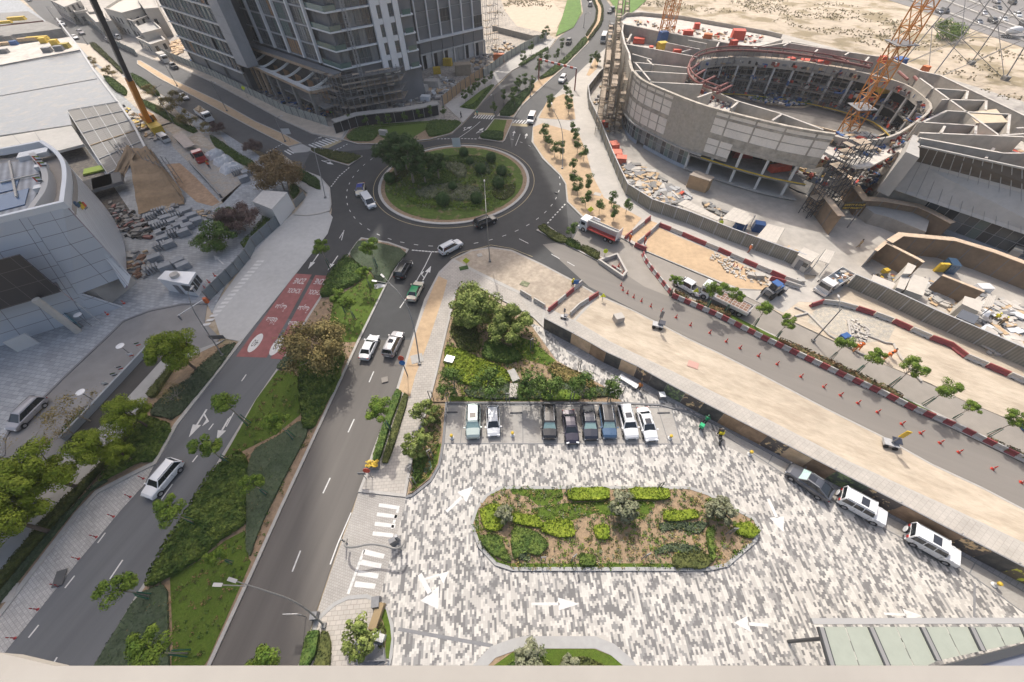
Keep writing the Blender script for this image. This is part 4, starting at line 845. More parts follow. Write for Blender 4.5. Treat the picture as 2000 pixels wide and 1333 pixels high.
grass([(1000,655),(1040,668),(1085,706),(1070,716),(1030,705),(1000,690)],label='lawn patch in the garden beside the paved path')
bed('shrub_bed',[(960,668),(1010,690),(1020,705),(985,715),(940,700),(945,680)],0.9,lf_mid,'rounded dark shrubs in the middle of the garden','shrubs','stuff',ls=0.3)
bed('shrub_bed',[(868,680),(900,685),(940,705),(985,722),(1000,745),(960,760),(900,750),(870,730)],0.6,lf_lime,'bright lime shrubs on the left of the garden','shrubs','stuff',ls=0.3)
bed('shrub_bed',[(1085,712),(1130,730),(1165,755),(1150,762),(1100,750),(1070,725)],0.5,lf_yel,'yellowish strappy plants along the paved path','shrubs','stuff',ls=0.34)
bed('ground_cover',[(905,762),(960,755),(1040,745),(1120,750),(1185,760),(1205,775),(1130,780),(1055,780),(920,782)],0.45,cov,'grey-green carpet of low plants behind the parking bays','ground cover','stuff',ls=0.2)
bed('hedge',[(1056,772),(1075,765),(1110,765),(1132,777),(1130,784),(1060,784)],0.5,lf_green,'bright clipped oval hedge behind the black parked car','hedge',ls=0.22,mound=0.1)
grass([(876,776),(1055,776),(1055,785),(876,785)],label='narrow grass edge behind the first parking bays')
pl=[make_tree('frangipani_tree','tree',3.1,4.6,1.0,0.14,leafmat('leaf_frangipani',(0.13,0.18,0.035),(0.30,0.34,0.10)),44,11000,0.28,bark_p,seed=80+i,clr=0.9,multi=2)for i in range(2)]
at(pl[0],925,628,'broad many-stemmed tree at the upper tip of the garden, left half','broad garden trees',1.28);at(pl[1],990,655,'broad many-stemmed tree at the upper tip of the garden, right half','broad garden trees',1.12)
sm=make_tree('frangipani_tree','tree',1.6,3.4,0.7,0.09,leafmat('leaf_frangipani',(0.1,0.15,0.03)),22,1900,0.3,bark_p,seed=85,clr=0.5,multi=2)
sv=make_tree('frangipani_tree','tree',1.4,3.0,0.7,0.09,lf_silver,20,1900,0.28,bark_p,seed=86,clr=0.5,multi=2)
for x,y,l,s,p in((832,820,'upper of two open-crowned trees left of the parking bays',1.05,sm),(822,880,'lower of two open-crowned trees left of the parking bays',1.1,sm),(715,1245,'open-crowned tree beside the trellis near the parapet',1.05,sm),(1212,1000,'silvery tree at the top middle of the plaza island',1.1,sv),(1395,1005,'silvery tree at the right end of the plaza island',1.0,sv),(985,1010,'silvery tree at the left end of the plaza island',0.7,sv),(1035,1290,'open-crowned tree on the bottom island left of centre',1.0,sv),(1110,1300,'pale bush tree on the bottom island right of centre',0.6,sv)):at(p,x,y,l,'small open-crowned trees around the plaza',s)
for i,(x,y,s)in enumerate([(892,772,1.3),(955,778,1.45),(1031,778,1.3),(1073,776,1.25),(1137,776,1.25)]):at(GT[i%2],x,y,'%s feathery garden tree from the left behind the parking bays'%ORD[i],'feathery trees behind the parking bays',s)
at(ST[0],1190,778,'upright bright green tree at the right corner of the garden',None,1.0)
bed('shrub_bed',[(808,905),(820,890),(836,895),(828,925),(808,950)],0.7,lf_mid,'green shrubs at the foot of the strip left of the plaza','shrubs','stuff',ls=0.3)
grass([(852,868),(862,868),(855,906),(838,934),(808,960),(800,960),(835,925)],label='grass edge curving round the plaza corner')
grass(R(2,2,[(0,1150),(380,1160),(390,1230),(330,1290),(200,1290),(120,1220),(0,1200)]),label='grass patch, top left of the plaza island')
bed('hedge',R(2,2,[(420,1165),(740,1155),(740,1250),(430,1255)]),0.7,lf_lime,'bright clipped hedge block, left one at the top of the plaza island','hedge',ls=0.22,mound=0.15)
bed('hedge',R(2,2,[(880,1160),(1180,1160),(1205,1230),(1150,1250),(900,1245)]),0.7,lf_lime,'bright clipped hedge block, right one at the top of the plaza island','hedge',ls=0.22,mound=0.15)
grass(R(2,2,[(150,1310),(400,1270),(720,1255),(1100,1255),(1060,1333)])+R(2,3,[(1000,90),(640,40),(460,95),(230,95),(150,30)]),label='curved olive lawn in the middle of the plaza island',m=lawn)
IB=[([(935,1000),(960,985),(990,990),(1000,1010),(975,1040),(945,1035)],lf_lime,'lime shrub mound at the left end of the plaza island'),(R(2,3,[(0,40),(180,60),(240,110),(230,160),(0,120)]),lf_lime,'lime shrub mound left of centre of the plaza island'),(R(2,3,[(0,140),(180,180),(290,280),(200,370),(100,340),(0,400)]),shr,'large green shrub mound in the lower left of the plaza island'),(R(2,3,[(260,110),(460,95),(480,230),(330,230),(210,170)]),lf_lime,'bright shrub mound just left of the lawn tip'),(R(2,3,[(620,140),(740,130),(740,250),(640,240)]),lf_lime,'bright shrub mound in the centre of the plaza island'),(R(2,3,[(1160,20),(1400,20),(1420,90),(1150,110)]),lf_lime,'bright shrub mound right of the centre of the plaza island'),(R(2,3,[(1700,120),(1800,110),(1890,180),(1830,240),(1700,200)]),lf_lime,'lime shrub mound at the right tip of the plaza island'),([(940,1045),(975,1045),(990,1085),(1000,1100),(960,1085),(940,1060)],shr,'green shrub mound at the lower left end of the plaza island'),(R(2,3,[(1480,150),(1540,150),(1540,420),(1500,400)]),shr,'dark leafy strip near the right end of the plaza island'),(R(2,3,[(1210,360),(1420,330),(1540,410),(1450,465),(1230,465)]),lf_olive,'olive planting by the lower right kerb of the plaza island'),(R(2,3,[(510,350),(640,360),(640,440),(510,440)]),shr,'small shrub mound at the lower middle of the plaza island'),(R(2,3,[(1120,110),(1500,110),(1440,200),(1250,160),(1120,180)]),cov,'grey clipped cover right of the centre of the plaza island'),(R(2,3,[(1180,270),(1420,290),(1460,390),(1240,330),(1060,350)]),cov,'grey clipped cover in the lower right of the plaza island'),(R(2,3,[(60,300),(150,320),(130,410),(50,400)]),cov,'small clipped dark block in the lower left of the plaza island')]
def tufts(label,px,n,cols,ls=.22,h=.35,z=.15):
 rg=random.Random(n);P,_=sample_poly([p.xy for p in GP(px)],n,rg);mb=MB()
 from mathutils import noise as nz
 for p in P:
  if z==0 and nz.noise(Vector((p.x*.045,p.y*.07,2)))+nz.noise(Vector((p.x*.2,p.y*.25,5)))*.6<rg.uniform(-.1,.3):continue
  m_=rg.choice(cols)
  for k in range(9):leafquad(mb,Vector((p.x+rg.uniform(-.2,.2),p.y+rg.uniform(-.2,.2),z+rg.uniform(.05,h))),Vector((rg.uniform(-1,1),rg.uniform(-1,1),.7)),ls*rg.uniform(.7,1.3),rg,m_)
 return tag(mb.build('low_plants',None),label,'plants',kind='stuff')
tufts('loose low plants on the mulch of the plaza island',[(x*.985+18,y*.96+41)for x,y in P_isl],1300,[lf_olive,lf_mid,lf_green,lf_silver,lf_yel],.2,.24)
tufts('loose low plants on the mulch of the triangular garden',[(895,566),(925,568),(1035,645),(1080,706),(1170,756),(1205,782),(880,782),(850,780),(862,731),(882,640)],1500,[lf_olive,lf_mid,lf_green,lf_yel,lf_lime,lf_dark])
tufts('loose low plants in the bed left of the plaza',[(846,796),(866,796),(858,864),(850,908),(836,934),(808,955),(812,900)],260,[lf_olive,lf_mid,lf_yel])
tufts('loose low plants on the roundabout grass',S1([(300,700),(500,560),(900,540),(1300,580),(1500,700),(1520,850),(1300,1050),(900,1060),(500,1020),(260,860)]),2000,[lf_mid,lf_olive,lf_green,lf_lime,lf_silver],.24,.5,.19)
tufts('scattered dry tufts on the soil of the median',[(700,480),(790,495),(740,570),(690,680),(620,830),(540,1000),(470,1150),(400,1290),(200,1290),(310,1120),(440,900),(560,710),(640,570)],900,[lf_olive,lf_brown,lf_mid],.2,.3,.13)
tufts('desert scrub beyond the ring building',[(1250,10),(1500,40),(1700,90),(1900,170),(2000,215),(2000,110),(1850,60),(1640,5),(1500,-20),(1260,-20)],4200,[leafmat('scrub',(.30,.245,.15),(.38,.31,.20)),leafmat('scrub_green',(.17,.16,.08))],.42,.25,0)
tufts('desert scrub behind the tower',[(965,0),(1085,-10),(1075,20),(1000,30),(965,35)],900,[MATS['scrub'],MATS['scrub_green']],.42,.3,0)
for i,(pts,m_,l)in enumerate(IB):bed('shrub_mound',pts,0.7 if m_ is not cov else 0.4,m_,l,'shrub',ls=0.25,dens=30)
grass(R(2,3,[(0,425),(1150,425),(1500,440),(1500,470),(0,470)]),label='grass edge along the lower kerb of the plaza island')
grass([(926,1010),(934,1000),(938,1050),(972,1095),(1000,1102),(1000,1112),(965,1102),(935,1065)],label='grass edge along the left kerb of the plaza island')
grass([(965,1300),(1000,1275),(1030,1268),(1160,1268),(1195,1282),(1215,1300),(1260,1400),(900,1400)],label='green edge of the bottom island',m=lawn)
bed('shrub_bed',[(975,1310),(1010,1285),(1060,1280),(1080,1300),(1070,1360),(960,1360)],0.7,shr,'green shrubs on the left of the bottom island','shrubs','stuff',ls=0.26)
bed('shrub_bed',[(1090,1290),(1150,1285),(1180,1300),(1200,1360),(1100,1360)],0.6,lf_olive,'olive shrubs on the right of the bottom island','shrubs','stuff',ls=0.26)
grass(R(1,3,[(940,720),(1000,780),(1030,900),(1040,1000),(1020,1150),(990,1150),(1000,950),(970,850),(930,760)]),label='grass crescent beside the trellis garden')
mb=MB();mb.sheet(GP(R(1,3,[(905,780),(960,800),(1000,950),(990,1140),(830,1130),(880,900)])),0.15,soil_l);struct('garden_soil',mb)
bed('shrub_bed',R(1,3,[(960,860),(1000,950),(985,1100),(950,1090),(940,960)]),0.4,lf_olive,'small plants in the trellis garden','shrubs','stuff',ls=0.26)
# ---- street trees on the sandy strip, north-east
for i,(x,y)in enumerate(R(2,0,[(600,510),(635,500),(655,510),(285,860),(300,830),(430,880),(425,820),(415,740),(240,1080),(260,1120),(285,1150),(465,1060),(485,1100),(500,1180),(325,1210),(370,1220),(545,1240),(460,1320)])+R(2,1,[(500,215),(470,150),(560,300),(580,180),(665,350),(760,300),(775,400),(870,350),(450,540)])):
 at(ST[i%3],x,y,'%s slender tree, counted southwards down the sandy planting strip'%ORD[i],'slender trees on the sandy strip',0.78+0.25*random.random())
for i,(x,y)in enumerate(R(2,0,[(90,500),(150,420),(230,330),(265,300),(60,690),(40,740),(100,680),(150,690),(200,580),(210,520),(270,500),(340,480),(380,400),(20,830),(5,790)])):
 at(ST[i%3],x,y,'%s slender tree along the northern road, counted from the hoarding side'%ORD[i],'slender trees along the northern road',0.95)
for i,(x,y)in enumerate(R(1,0,[(1605,790),(1640,760),(1670,730),(1705,700),(1755,680),(1800,640),(1895,790),(1820,880)])):
 at(ST[i%3],x,y,'%s slender tree beside the grass wedge and timber hoarding'%ORD[i],'slender trees by the timber hoarding',0.8)
for i,(x,y)in enumerate([(1308,578),(1378,606),(1415,612),(1472,638),(1516,661),(1621,703),(1671,729),(1738,754),(1803,792),(1862,818),(1932,850)]):
 at(YT[i%3],x,y,'%s young tree from the west behind the long striped barrier row'%ORD[i],'young trees behind the striped barriers',[0.7,0.95,0.85,0.8,0.75,0.8,0.82,0.92,0.88,0.6,0.8][i])
bg=make_tree('round_bush','shrub',6.0,4.5,0.2,0.2,leafmat('leaf_bright',(0.10,0.17,0.03)),24,2200,0.6,seed=90,clr=2.2);at(bg,1840,76,'bright green bush alone on the far desert')
# == VEHICLES
tyrem=mat('tyre',(0.02,0.02,0.02),0.9);rimm=mat('rim',(0.45,0.45,0.46),0.35,metal=0.6);carglass=mat('car_glass',(0.02,0.025,0.03),0.08,spec=0.9)
shade_g=mat('sunshade',(0.35,0.50,0.47),0.5,var=0.2,scale=8);lampm=mat('headlamp',(0.75,0.77,0.78),0.15,spec=0.8);taill=mat('tail_lamp',(0.35,0.02,0.02),0.2);blackp=mat('black_trim',(0.03,0.03,0.032),0.5)
platem=mat('number_plate',(0.75,0.74,0.70),0.6);sunroofm=mat('sunroof',(0.03,0.032,0.04),0.1,spec=0.9)
def paintm(n,c,metal=0.0):return mat('paint_'+n,c,0.28,metal=metal,coat=0.7,var=0.02,scale=2)
PW,PS,PK,PD,PB,PG,PBE,PR=paintm('white',(0.74,0.745,0.75)),paintm('silver',(0.30,0.305,0.32),0.4),paintm('black',(0.018,0.019,0.022)),paintm('plum',(0.05,0.045,0.065),0.3),paintm('blue',(0.06,0.12,0.21),0.3),paintm('sage',(0.33,0.40,0.385),0.3),paintm('beige',(0.68,0.62,0.50)),paintm('red',(0.40,0.035,0.03))
PN=paintm('navy',(0.028,0.033,0.05),0.3);PGY=paintm('graphite',(0.10,0.105,0.12),0.4);PMV=paintm('mink',(0.390,0.375,0.383),0.4);PPB=paintm('roof_blue',(0.04,0.06,0.30));PGR=paintm('roof_green',(0.02,0.30,0.12));PHZ=paintm('dusty_white',(0.62,0.61,0.59))
SHAPES={'sedan':dict(L=4.75,W=1.84,prof=[(-2.37,.62),(-2.30,.90),(-1.55,1.02),(1.05,.98),(1.95,.84),(2.30,.62),(2.37,.48)],cab=[(-1.75,-1.05),(.35,1.15)],roof=1.45,belt=.98),'hatch':dict(L=4.3,W=1.80,prof=[(-2.15,.65),(-2.10,1.0),(1.0,1.0),(1.8,.86),(2.10,.65),(2.15,.5)],cab=[(-2.08,-1.6),(.4,1.2)],roof=1.5,belt=1.0),'suv':dict(L=4.85,W=1.96,prof=[(-2.42,.7),(-2.38,1.12),(1.15,1.12),(2.1,1.02),(2.36,.85),(2.42,.55)],cab=[(-2.34,-1.95),(.55,1.25)],roof=1.74,belt=1.10),'coupe_suv':dict(L=4.9,W=1.98,prof=[(-2.45,.7),(-2.38,1.12),(1.15,1.10),(2.1,1.0),(2.38,.82),(2.45,.55)],cab=[(-2.30,-0.95),(.45,1.2)],roof=1.66,belt=1.10),'offroader':dict(L=4.6,W=1.93,prof=[(-2.20,.65),(-2.20,1.20),(1.0,1.20),(2.2,1.14),(2.28,1.02),(2.30,.6)],cab=[(-2.18,-2.10),(.80,1.02)],roof=1.95,belt=1.20),'van':dict(L=5.0,W=1.9,prof=[(-2.5,.6),(-2.5,1.15),(1.6,1.15),(2.3,.95),(2.45,.75),(2.5,.5)],cab=[(-2.48,-2.40),(1.05,1.85)],roof=1.95,belt=1.12),'mpv':dict(L=5.1,W=1.94,prof=[(-2.55,.7),(-2.5,1.05),(1.2,1.05),(2.2,.9),(2.5,.7),(2.55,.5)],cab=[(-2.45,-2.05),(.65,1.6)],roof=1.75,belt=1.05),'bus':dict(L=7.4,W=2.1,prof=[(-3.7,.6),(-3.7,1.2),(2.9,1.2),(3.55,1.1),(3.68,.9),(3.7,.5)],cab=[(-3.68,-3.55),(2.9,3.35)],roof=2.6,belt=1.2),'pickup':dict(L=5.3,W=1.88,prof=[(-2.65,.7),(-2.65,1.05),(1.3,1.08),(2.3,.98),(2.6,.8),(2.65,.5)],cab=[(-0.95,-0.75),(.75,1.45)],roof=1.78,belt=1.06)}
def make_car(kind,paint,label=None,shade=False,roof=None,sunroof=False,spare=False,name=None,wreath=None,group=None,hood=None,ndoor=True):
 s=SHAPES[kind];L,W=s['L'],s['W'];root=empty(name or{'sedan':'sedan_car','hatch':'hatchback_car','suv':'sport_utility_car','coupe_suv':'sport_utility_car','offroader':'offroad_car','van':'van','mpv':'people_carrier','bus':'minibus','pickup':'pickup_truck'}[kind])
 tag(root,label,{'van':'van','bus':'minibus','pickup':'pickup'}.get(kind,'car'),group)
 hw=W/2;pr=s['prof'];mb=MB();zb=0.24;boxy=kind in('offroader','van','bus');bt=s['belt']
 xs=[p[0]for p in pr];xs2=[]
 for a,b in zip(pr,pr[1:]):
  n=max(1,int((b[0]-a[0])/0.55));
  for i in range(n):xs2.append((a[0]+(b[0]-a[0])*i/n,a[1]+(b[1]-a[1])*i/n))
 xs2.append(pr[-1]);secs=[]
 for x,z in xs2:
  e=abs(x)/(L/2);k=1-(0.16 if not boxy else 0.05)*max(0,e-0.70)/0.30;w=hw*k
  cb=zb+(0.10 if e>.93 else 0)
  secs.append([(0.80*w,cb),(0.96*w,cb+.10),(w,min(z-.12,.62)),(0.975*w,z-.07),(0.88*w if not boxy else .93*w,z),(0,z+(.035 if not boxy else .02))])
 vs=[];n=11
 for(x,z),sc in zip(xs2,secs):
  row=[(x,-y,q)for y,q in sc[:5]]+[(x,0,sc[5][1])]+[(x,y,q)for y,q in reversed(sc[:5])]
  vs+=row
 fs=[]
 for i in range(len(xs2)-1):
  for k in range(n-1):fs.append((i*n+k,i*n+k+1,(i+1)*n+k+1,(i+1)*n+k))
  fs.append((i*n+n-1,i*n,(i+1)*n,(i+1)*n+n-1))
 fs.append(tuple(range(n))[::-1]);fs.append(tuple((len(xs2)-1)*n+k for k in range(n)))
 mb.add(vs,fs,paint)
 for x in(L*.315,-L*.30):
  for sd_ in(-1,1):mb.lathe([(0.01,-.01),(.40,-.01),(.40,.012),(.01,.012)],m=blackp,n=14,M=Matrix.Translation((x,sd_*(hw*.985),.36))@Matrix.Rotation(math.pi/2,4,'X'))
 mb.box((0,0,.27),(L*.8,W*.9,.12),blackp)
 o=mb.build('body',paint,root);bv=o.modifiers.new('b','BEVEL');bv.width=.07;bv.segments=2;bv.limit_method='ANGLE';bv.angle_limit=.45
 (rb,rt),(ft,fb)=s['cab'];rf=s['roof'];bw=hw*(.90 if not boxy else .95);tw=hw*(.68 if not boxy else .85)
 bt2=bt-.03;g=MB()
 B=[(rb,bw),(fb,bw*.97)];T=[(rt,tw),(ft,tw*.98)]
 gv=[(rb,-bw,bt2),(fb,-bw*.97,bt2),(fb,bw*.97,bt2),(rb,bw,bt2),(rt,-tw,rf-.05),(ft,-tw,rf-.05),(ft,tw,rf-.05),(rt,tw,rf-.05)]
 def quadpart(nm,idx,m,out=0.0):
  q=MB();q.add([gv[i]for i in idx],[(0,1,2,3)],m);return q.build(nm,m,root)
 quadpart('windscreen',(1,2,6,5),shade_g if shade else carglass)
 quadpart('rear_window',(3,0,4,7),carglass);quadpart('side_window',(0,1,5,4),carglass);quadpart('side_window',(2,3,7,6),carglass)
 r=MB();rp=roof or paint;xm=(rt+ft)/2
 ring=[(rt-.03,tw),(ft+.05,tw)];rv=[]
 st=[(rt-.04,rf-.06,.96),(rt+.18,rf-.01,1.0),(xm,rf+.01,1.0),(ft-.15,rf-.005,1.0),(ft+.06,rf-.06,.97)]
 for x,z,k in st:rv+=[(x,-tw*k-.015,rf-.075),(x,-tw*k*.93,z),(x,0,z+.02),(x,tw*k*.93,z),(x,tw*k+.015,rf-.075)]
 rfs=[]
 for i in range(4):
  for k in range(4):rfs.append((i*5+k,(i+1)*5+k,(i+1)*5+k+1,i*5+k+1))
 rfs+=[(4,3,2,1,0),(20,21,22,23,24)];r.add(rv,rfs,rp)
 for sd_ in(-1,1):
  for(xa,xb,w_)in((fb,ft,.09),(rb,rt,.14 if kind!='pickup' else .1)):r.beam((xa,sd_*bw*.985,bt2),(xb,sd_*(tw+.005),rf-.05),w_,w_*.8,rp if kind!='offroader' else rp)
  for f in((.52,)if kind in('sedan','hatch','pickup')else(.36,.66))if kind!='bus' else(.2,.4,.6,.8):r.beam((rb+(fb-rb)*f,sd_*(bw*.99),bt2),(rt+(ft-rt)*f,sd_*(tw+.01),rf-.05),.07,.05,blackp if not boxy else rp)
 ro=r.build('roof',rp,root);bv=ro.modifiers.new('b','BEVEL');bv.width=.04;bv.segments=2;bv.limit_method='ANGLE'
 if sunroof:q=MB();q.box((xm+.35,0,rf+.03),(.75,tw*1.2,.02),sunroofm);q.build('sunroof',sunroofm,root)
 if kind in('suv','coupe_suv','mpv','offroader'):
  q=MB();[q.beam((rt+.15,sd_*tw*.9,rf+.05),(ft-.15,sd_*tw*.9,rf+.05),.05,.04)for sd_ in(-1,1)];tag(q.build('roof_rails',steell if paint!=PW else steelm,root))
 wr=.36 if boxy or 'suv' in kind else .33
 for x in(L*.315,-L*.30):
  for sd_ in(-1,1):
   M=Matrix.Translation((x,sd_*(hw-.10),wr))@Matrix.Rotation(math.pi/2,4,'X')
   q=MB();q.lathe([(wr*.6,-.12),(wr*.95,-.12),(wr,-.07),(wr,.07),(wr*.95,.12),(wr*.6,.12)],m=tyrem,n=16,M=M);wo=q.build('wheel',tyrem,root)
   q=MB();q.lathe([(.02,-.13),(wr*.62,-.125),(wr*.62,.125),(.02,.13)],m=rimm,n=10,M=M);q.build('rim',rimm,wo)
 fx=L/2
 for sd_ in(-1,1):
  q=MB();q.box((fx-.12,sd_*hw*.68,.66 if not boxy else .85),(.16,.36,.14),lampm,rz=-sd_*.25);q.build('headlight',lampm,root)
  q=MB();q.box((-fx+.06,sd_*hw*.72,.82 if not boxy else .95),(.10,.30,.16 if not boxy else .24),taill);q.build('tail_light',taill,root)
  q=MB();q.box((fb-.12,sd_*(hw+.10),bt+.05),(.16,.2,.14),paint);q.build('mirror',paint,root)
 q=MB();q.box((fx-.02,0,.50),(.05,W*.5,.18),blackp);q.build('grille',blackp,root)
 q=MB();q.box((-fx-.01,0,.62),(.03,.5,.12),platem);q.build('number_plate',platem,root)
 q=MB()
 if ndoor:
  for sd_ in(-1,1):
   for x in(fb-.25,(fb+rb)/2-.05,rb+.55):q.box((x,sd_*(hw*.995),.72),(.02,.02,.62),blackp)
  q.build('door_seams',blackp,root)
 if spare:
  M=Matrix.Translation((-fx-.14,0,1.0))@Matrix.Rotation(math.pi/2,4,'Y');q=MB();q.lathe([(.05,-.13),(.36,-.13),(.40,-.08),(.40,.08),(.36,.12),(.05,.12)],m=paint,n=18,M=M);sw=q.build('spare_wheel_cover',paint,root)
  q=MB();q.lathe([(.40,-.1),(.415,-.1),(.415,.1),(.40,.1)],m=tyrem,n=18,M=M);q.build('tyre',tyrem,sw)
  for sd_ in(-1,1):
   q=MB();q.box((1.55,sd_*.80,1.18),(.22,.16,.1),lampm);q.build('indicator',lampm,root)
 if kind=='pickup':
  q=MB();q.box((-1.75,0,1.09),(1.6,1.5,.04),blackp);q.build('load_bed',blackp,root)
 return root
def put(root,rear,front,dz=0.0,sc=None):
 """stand a vehicle between two ground spots"""
 a,b=G(*rear),G(*front);m=(a+b)/2;d=b-a;root.location=(m.x,m.y,dz);root.rotation_euler=(0,0,math.atan2(d.y,d.x));
 if sc:root.scale=(sc,)*3
 return root
CARS=[('suv',PG,(926,800),(925,858),'pale sage green car, first from the left in the parking bays',dict(shade=True,sunroof=True)),('hatch',PW,(963,801),(965,855),'white hatchback next to the pale green car in the bays',{}),('suv',PK,(1071,799),(1073,861),'large black car with green sunshade, left end of the six parked together',dict(shade=True)),('sedan',PD,(1109,812),(1117,866),'dark plum saloon between two black cars in the bays',{}),('coupe_suv',PN,(1145,802),(1153,860),'black coupe shaped car with silver sunshade left of the blue car',dict(shade=True,roof=PN)),('suv',PB,(1181,801),(1189,857),'blue car with green sunshade in the bays',dict(shade=True,roof=PK)),('suv',PW,(1216,799),(1232,860),'large white car with dark sunroof right of the blue car',dict(sunroof=True)),('sedan',PW,(1252,806),(1270,862),'white saloon with sunroof, rightmost car in the bays',dict(sunroof=True)),('coupe_suv',PGY,(1603,966),(1546,926),'dark grey coupe shaped car parked before the hoarding',dict(shade=True,sunroof=True)),('offroader',PW,(1640,976),(1709,1014),'boxy white off-roader with spare wheel, nearer the dark grey car',dict(sunroof=True,spare=True)),('offroader',PW,(1771,1047),(1848,1090),'boxy white off-roader with spare wheel, further down the hoarding',dict(sunroof=True,spare=True)),('suv',PW,(349,911),(301,968),'white car driving down the left carriageway beside the lay-by',{}),('mpv',PMV,(86,788),(36,838),'silver grey people carrier parked under the half bare tree',{}),('sedan',PW,(713,706),(734,661),'white saloon driving up the avenue beside the silver car',{}),('suv',PMV,(760,699),(781,656),'silver car in the kerb lane of the avenue',dict(sunroof=True)),('sedan',PBE,(803,594),(822,554),'cream taxi with green roof approaching the roundabout',dict(roof=PGR)),('suv',PK,(778,551),(799,513),'black car ahead of the cream taxi',{}),('suv',PW,(863,498),(899,479),'white car with red and blue markings entering the roundabout',{}),('suv',PK,(926,447),(970,430),'black car driving past the lamp post on the roundabout',{}),('van',PW,(710,383),(734,417),'white van circling the left side of the roundabout',{}),('sedan',PBE,(708,361),(703,390),'cream taxi with blue roof behind the white van',dict(roof=PPB)),('van',PHZ,(1043,226),(1033,249),'pale van waiting at the northern crosswalk',{}),('suv',PW,(1105,151),(1092,168),'white car below the height gantry on the northern road',{}),('bus',PHZ,(1183,70),(1174,93),'white minibus coming down the northern road',{}),('pickup',PK,(1106,93),(1115,78),'black pickup on the far side of the northern median',{}),('suv',PK,(1194,60),(1196,51),'small dark car behind the minibus',{}),('sedan',PGY,(1189,29),(1193,22),'grey car ahead in the far curve',{}),('suv',PK,(1196,25),(1197,18),'dark car beside the grey one in the far curve',{}),('suv',PMV,(1152,16),(1153,8),'silver car going away on the far curving road',{}),('sedan',PK,(1150,4),(1151,-3),'black car furthest up the curving road',{}),('pickup',PW,(1364,578),(1319,552),'white pickup behind the tree in the coned-off lane',{}),('sedan',PW,(352,187),(371,200),'white saloon on the dark western avenue',{}),('suv',PMV,(154,63),(167,72),'silver car by the sand path on the far western avenue',{}),('sedan',PW,(142,73),(155,80),'white car at the corner of the wet roof',{}),('suv',PW,(118,48),(129,54),'white car beside the red barriers on the far avenue',{}),('suv',PMV,(222,86),(208,78),'grey car half hidden by the black crane boom',{}),('suv',PW,(238,80),(226,73),'white car just right of the crane boom',{}),('pickup',PGY,(347,137),(335,130),'dark pickup by the tower hoarding',{}),('sedan',PW,(52,0),(64,5),'white car at the top left end of the avenue',{}),('van',PHZ,(333,283),(313,268),'white van parked behind the red truck',{}),]
for kind,pt,r_,f_,lab,kw in CARS:put(make_car(kind,pt,lab,**kw),r_,f_,0.04 if r_[1]>780 and r_[0]>900 else 0.01)
q=MB();q.box((1.7,0,1.09),(.5,1.0,.02),taill);
HW=[((1833,26),0),((1843,25),1),((1908,46),0),((1936,44),1),((1957,41),2),((1944,6),3),((1946,19),1),((1983,33),2),((1918,29),3),((1998,51),0),((1930,-8),2),((1975,8),1)]
hp=[PGY,PK,PW,PMV]
for i,((x,y),k)in enumerate(HW):put(make_car('suv' if i%2 else 'sedan',hp[k],'%s car from the west on the far motorway'%ORD[i],group='cars on the far motorway',ndoor=False),(x-5,y-2),(x+5,y+3))
# ---------- lorries
def truck_base(name,label,cabp,L=7.0,W=2.3,chassis=True,cat='truck',H=2.5):
 root=empty(name);tag(root,label,cat);x1=L/2
 mb=MB();mb.box((x1-.85,0,.5+(H-.5)/2),(1.7,W*.92,H-.5),cabp,taper=.93);mb.box((x1-.7,0,.55),(1.9,W*.95,.5),cabp);mb.build('cab',None,root)
 mb=MB();mb.box((x1-.055,0,H*.72),(.06,W*.8,H*.3),carglass,M=Matrix.Translation((0,0,0)));mb.build('windscreen',carglass,root)
 for s_ in(-1,1):
  mb=MB();mb.box((x1-.8,s_*W*.455,H*.72),(.9,.04,H*.26),carglass);mb.build('side_window',carglass,root)
  mb=MB();mb.box((x1+.13,s_*W*.36,.75),(.08,.3,.18),lampm);mb.build('headlight',lampm,root)
  mb=MB();mb.box((x1-.1,s_*(W*.5+.15),H*.78),(.1,.12,.4),blackp);mb.build('mirror',blackp,root)
 mb=MB();mb.box((-.3,0,.62),(L*.95,.9,.28),steelm);mb.build('chassis',steelm,root)
 for x in(x1-1.0,-L*.22,-L*.36):
  for s_ in(-1,1):
   M=Matrix.Translation((x,s_*(W/2-.18),.48))@Matrix.Rotation(math.pi/2,4,'X');q=MB();q.lathe([(.25,-.15),(.46,-.15),(.48,-.1),(.48,.1),(.46,.15),(.25,.15)],m=tyrem,n=14,M=M);wo=q.build('wheel',tyrem,root)
   q=MB();q.lathe([(.02,-.16),(.26,-.155),(.26,.155),(.02,.16)],m=rimm,n=10,M=M);q.build('rim',rimm,wo)
 return root
crate=mat('crate_brown',(0.20,0.11,0.07),0.8,var=0.2,scale=3)
t=truck_base('delivery_truck','white truck with red lettering panel and raised side wing at the eastern kerb',PW,8.4,2.4)
mb=MB();mb.box((-.8,0,1.0),(6.4,2.35,.14),PR);mb.box((-.8,-.02,1.9),(6.3,.06,1.7),PHZ);mb.box((-3.98,0,1.9),(.08,2.3,1.8),PW);mb.build('load_body',None,t)
mb=MB();mb.box((-.8,0,0),(6.4,1.5,.07),mat('grey_panel',(0.40,0.40,0.39),0.5),M=Matrix.Translation((0,.95,2.95))@Matrix.Rotation(math.radians(28),4,'X'));mb.build('raised_wing',None,t)
for i in range(4):
 mb=MB();mb.box((-3.1+i*1.5,-.55,1.35),(1.2,.8,.55),[PW,steell,PR,PW][i]);mb.build('load_box',None,t)
mb=MB();mb.lathe([(.5,0),(.5,.02),(.01,.02)],m=PR,n=20,M=Matrix.Translation((1.6,-1.0,1.9))@Matrix.Rotation(math.pi/2,4,'X'));mb.box((1.6,-.9,1.9),(1.6,.12,1.6),PW);mb.build('round_emblem',None,t)
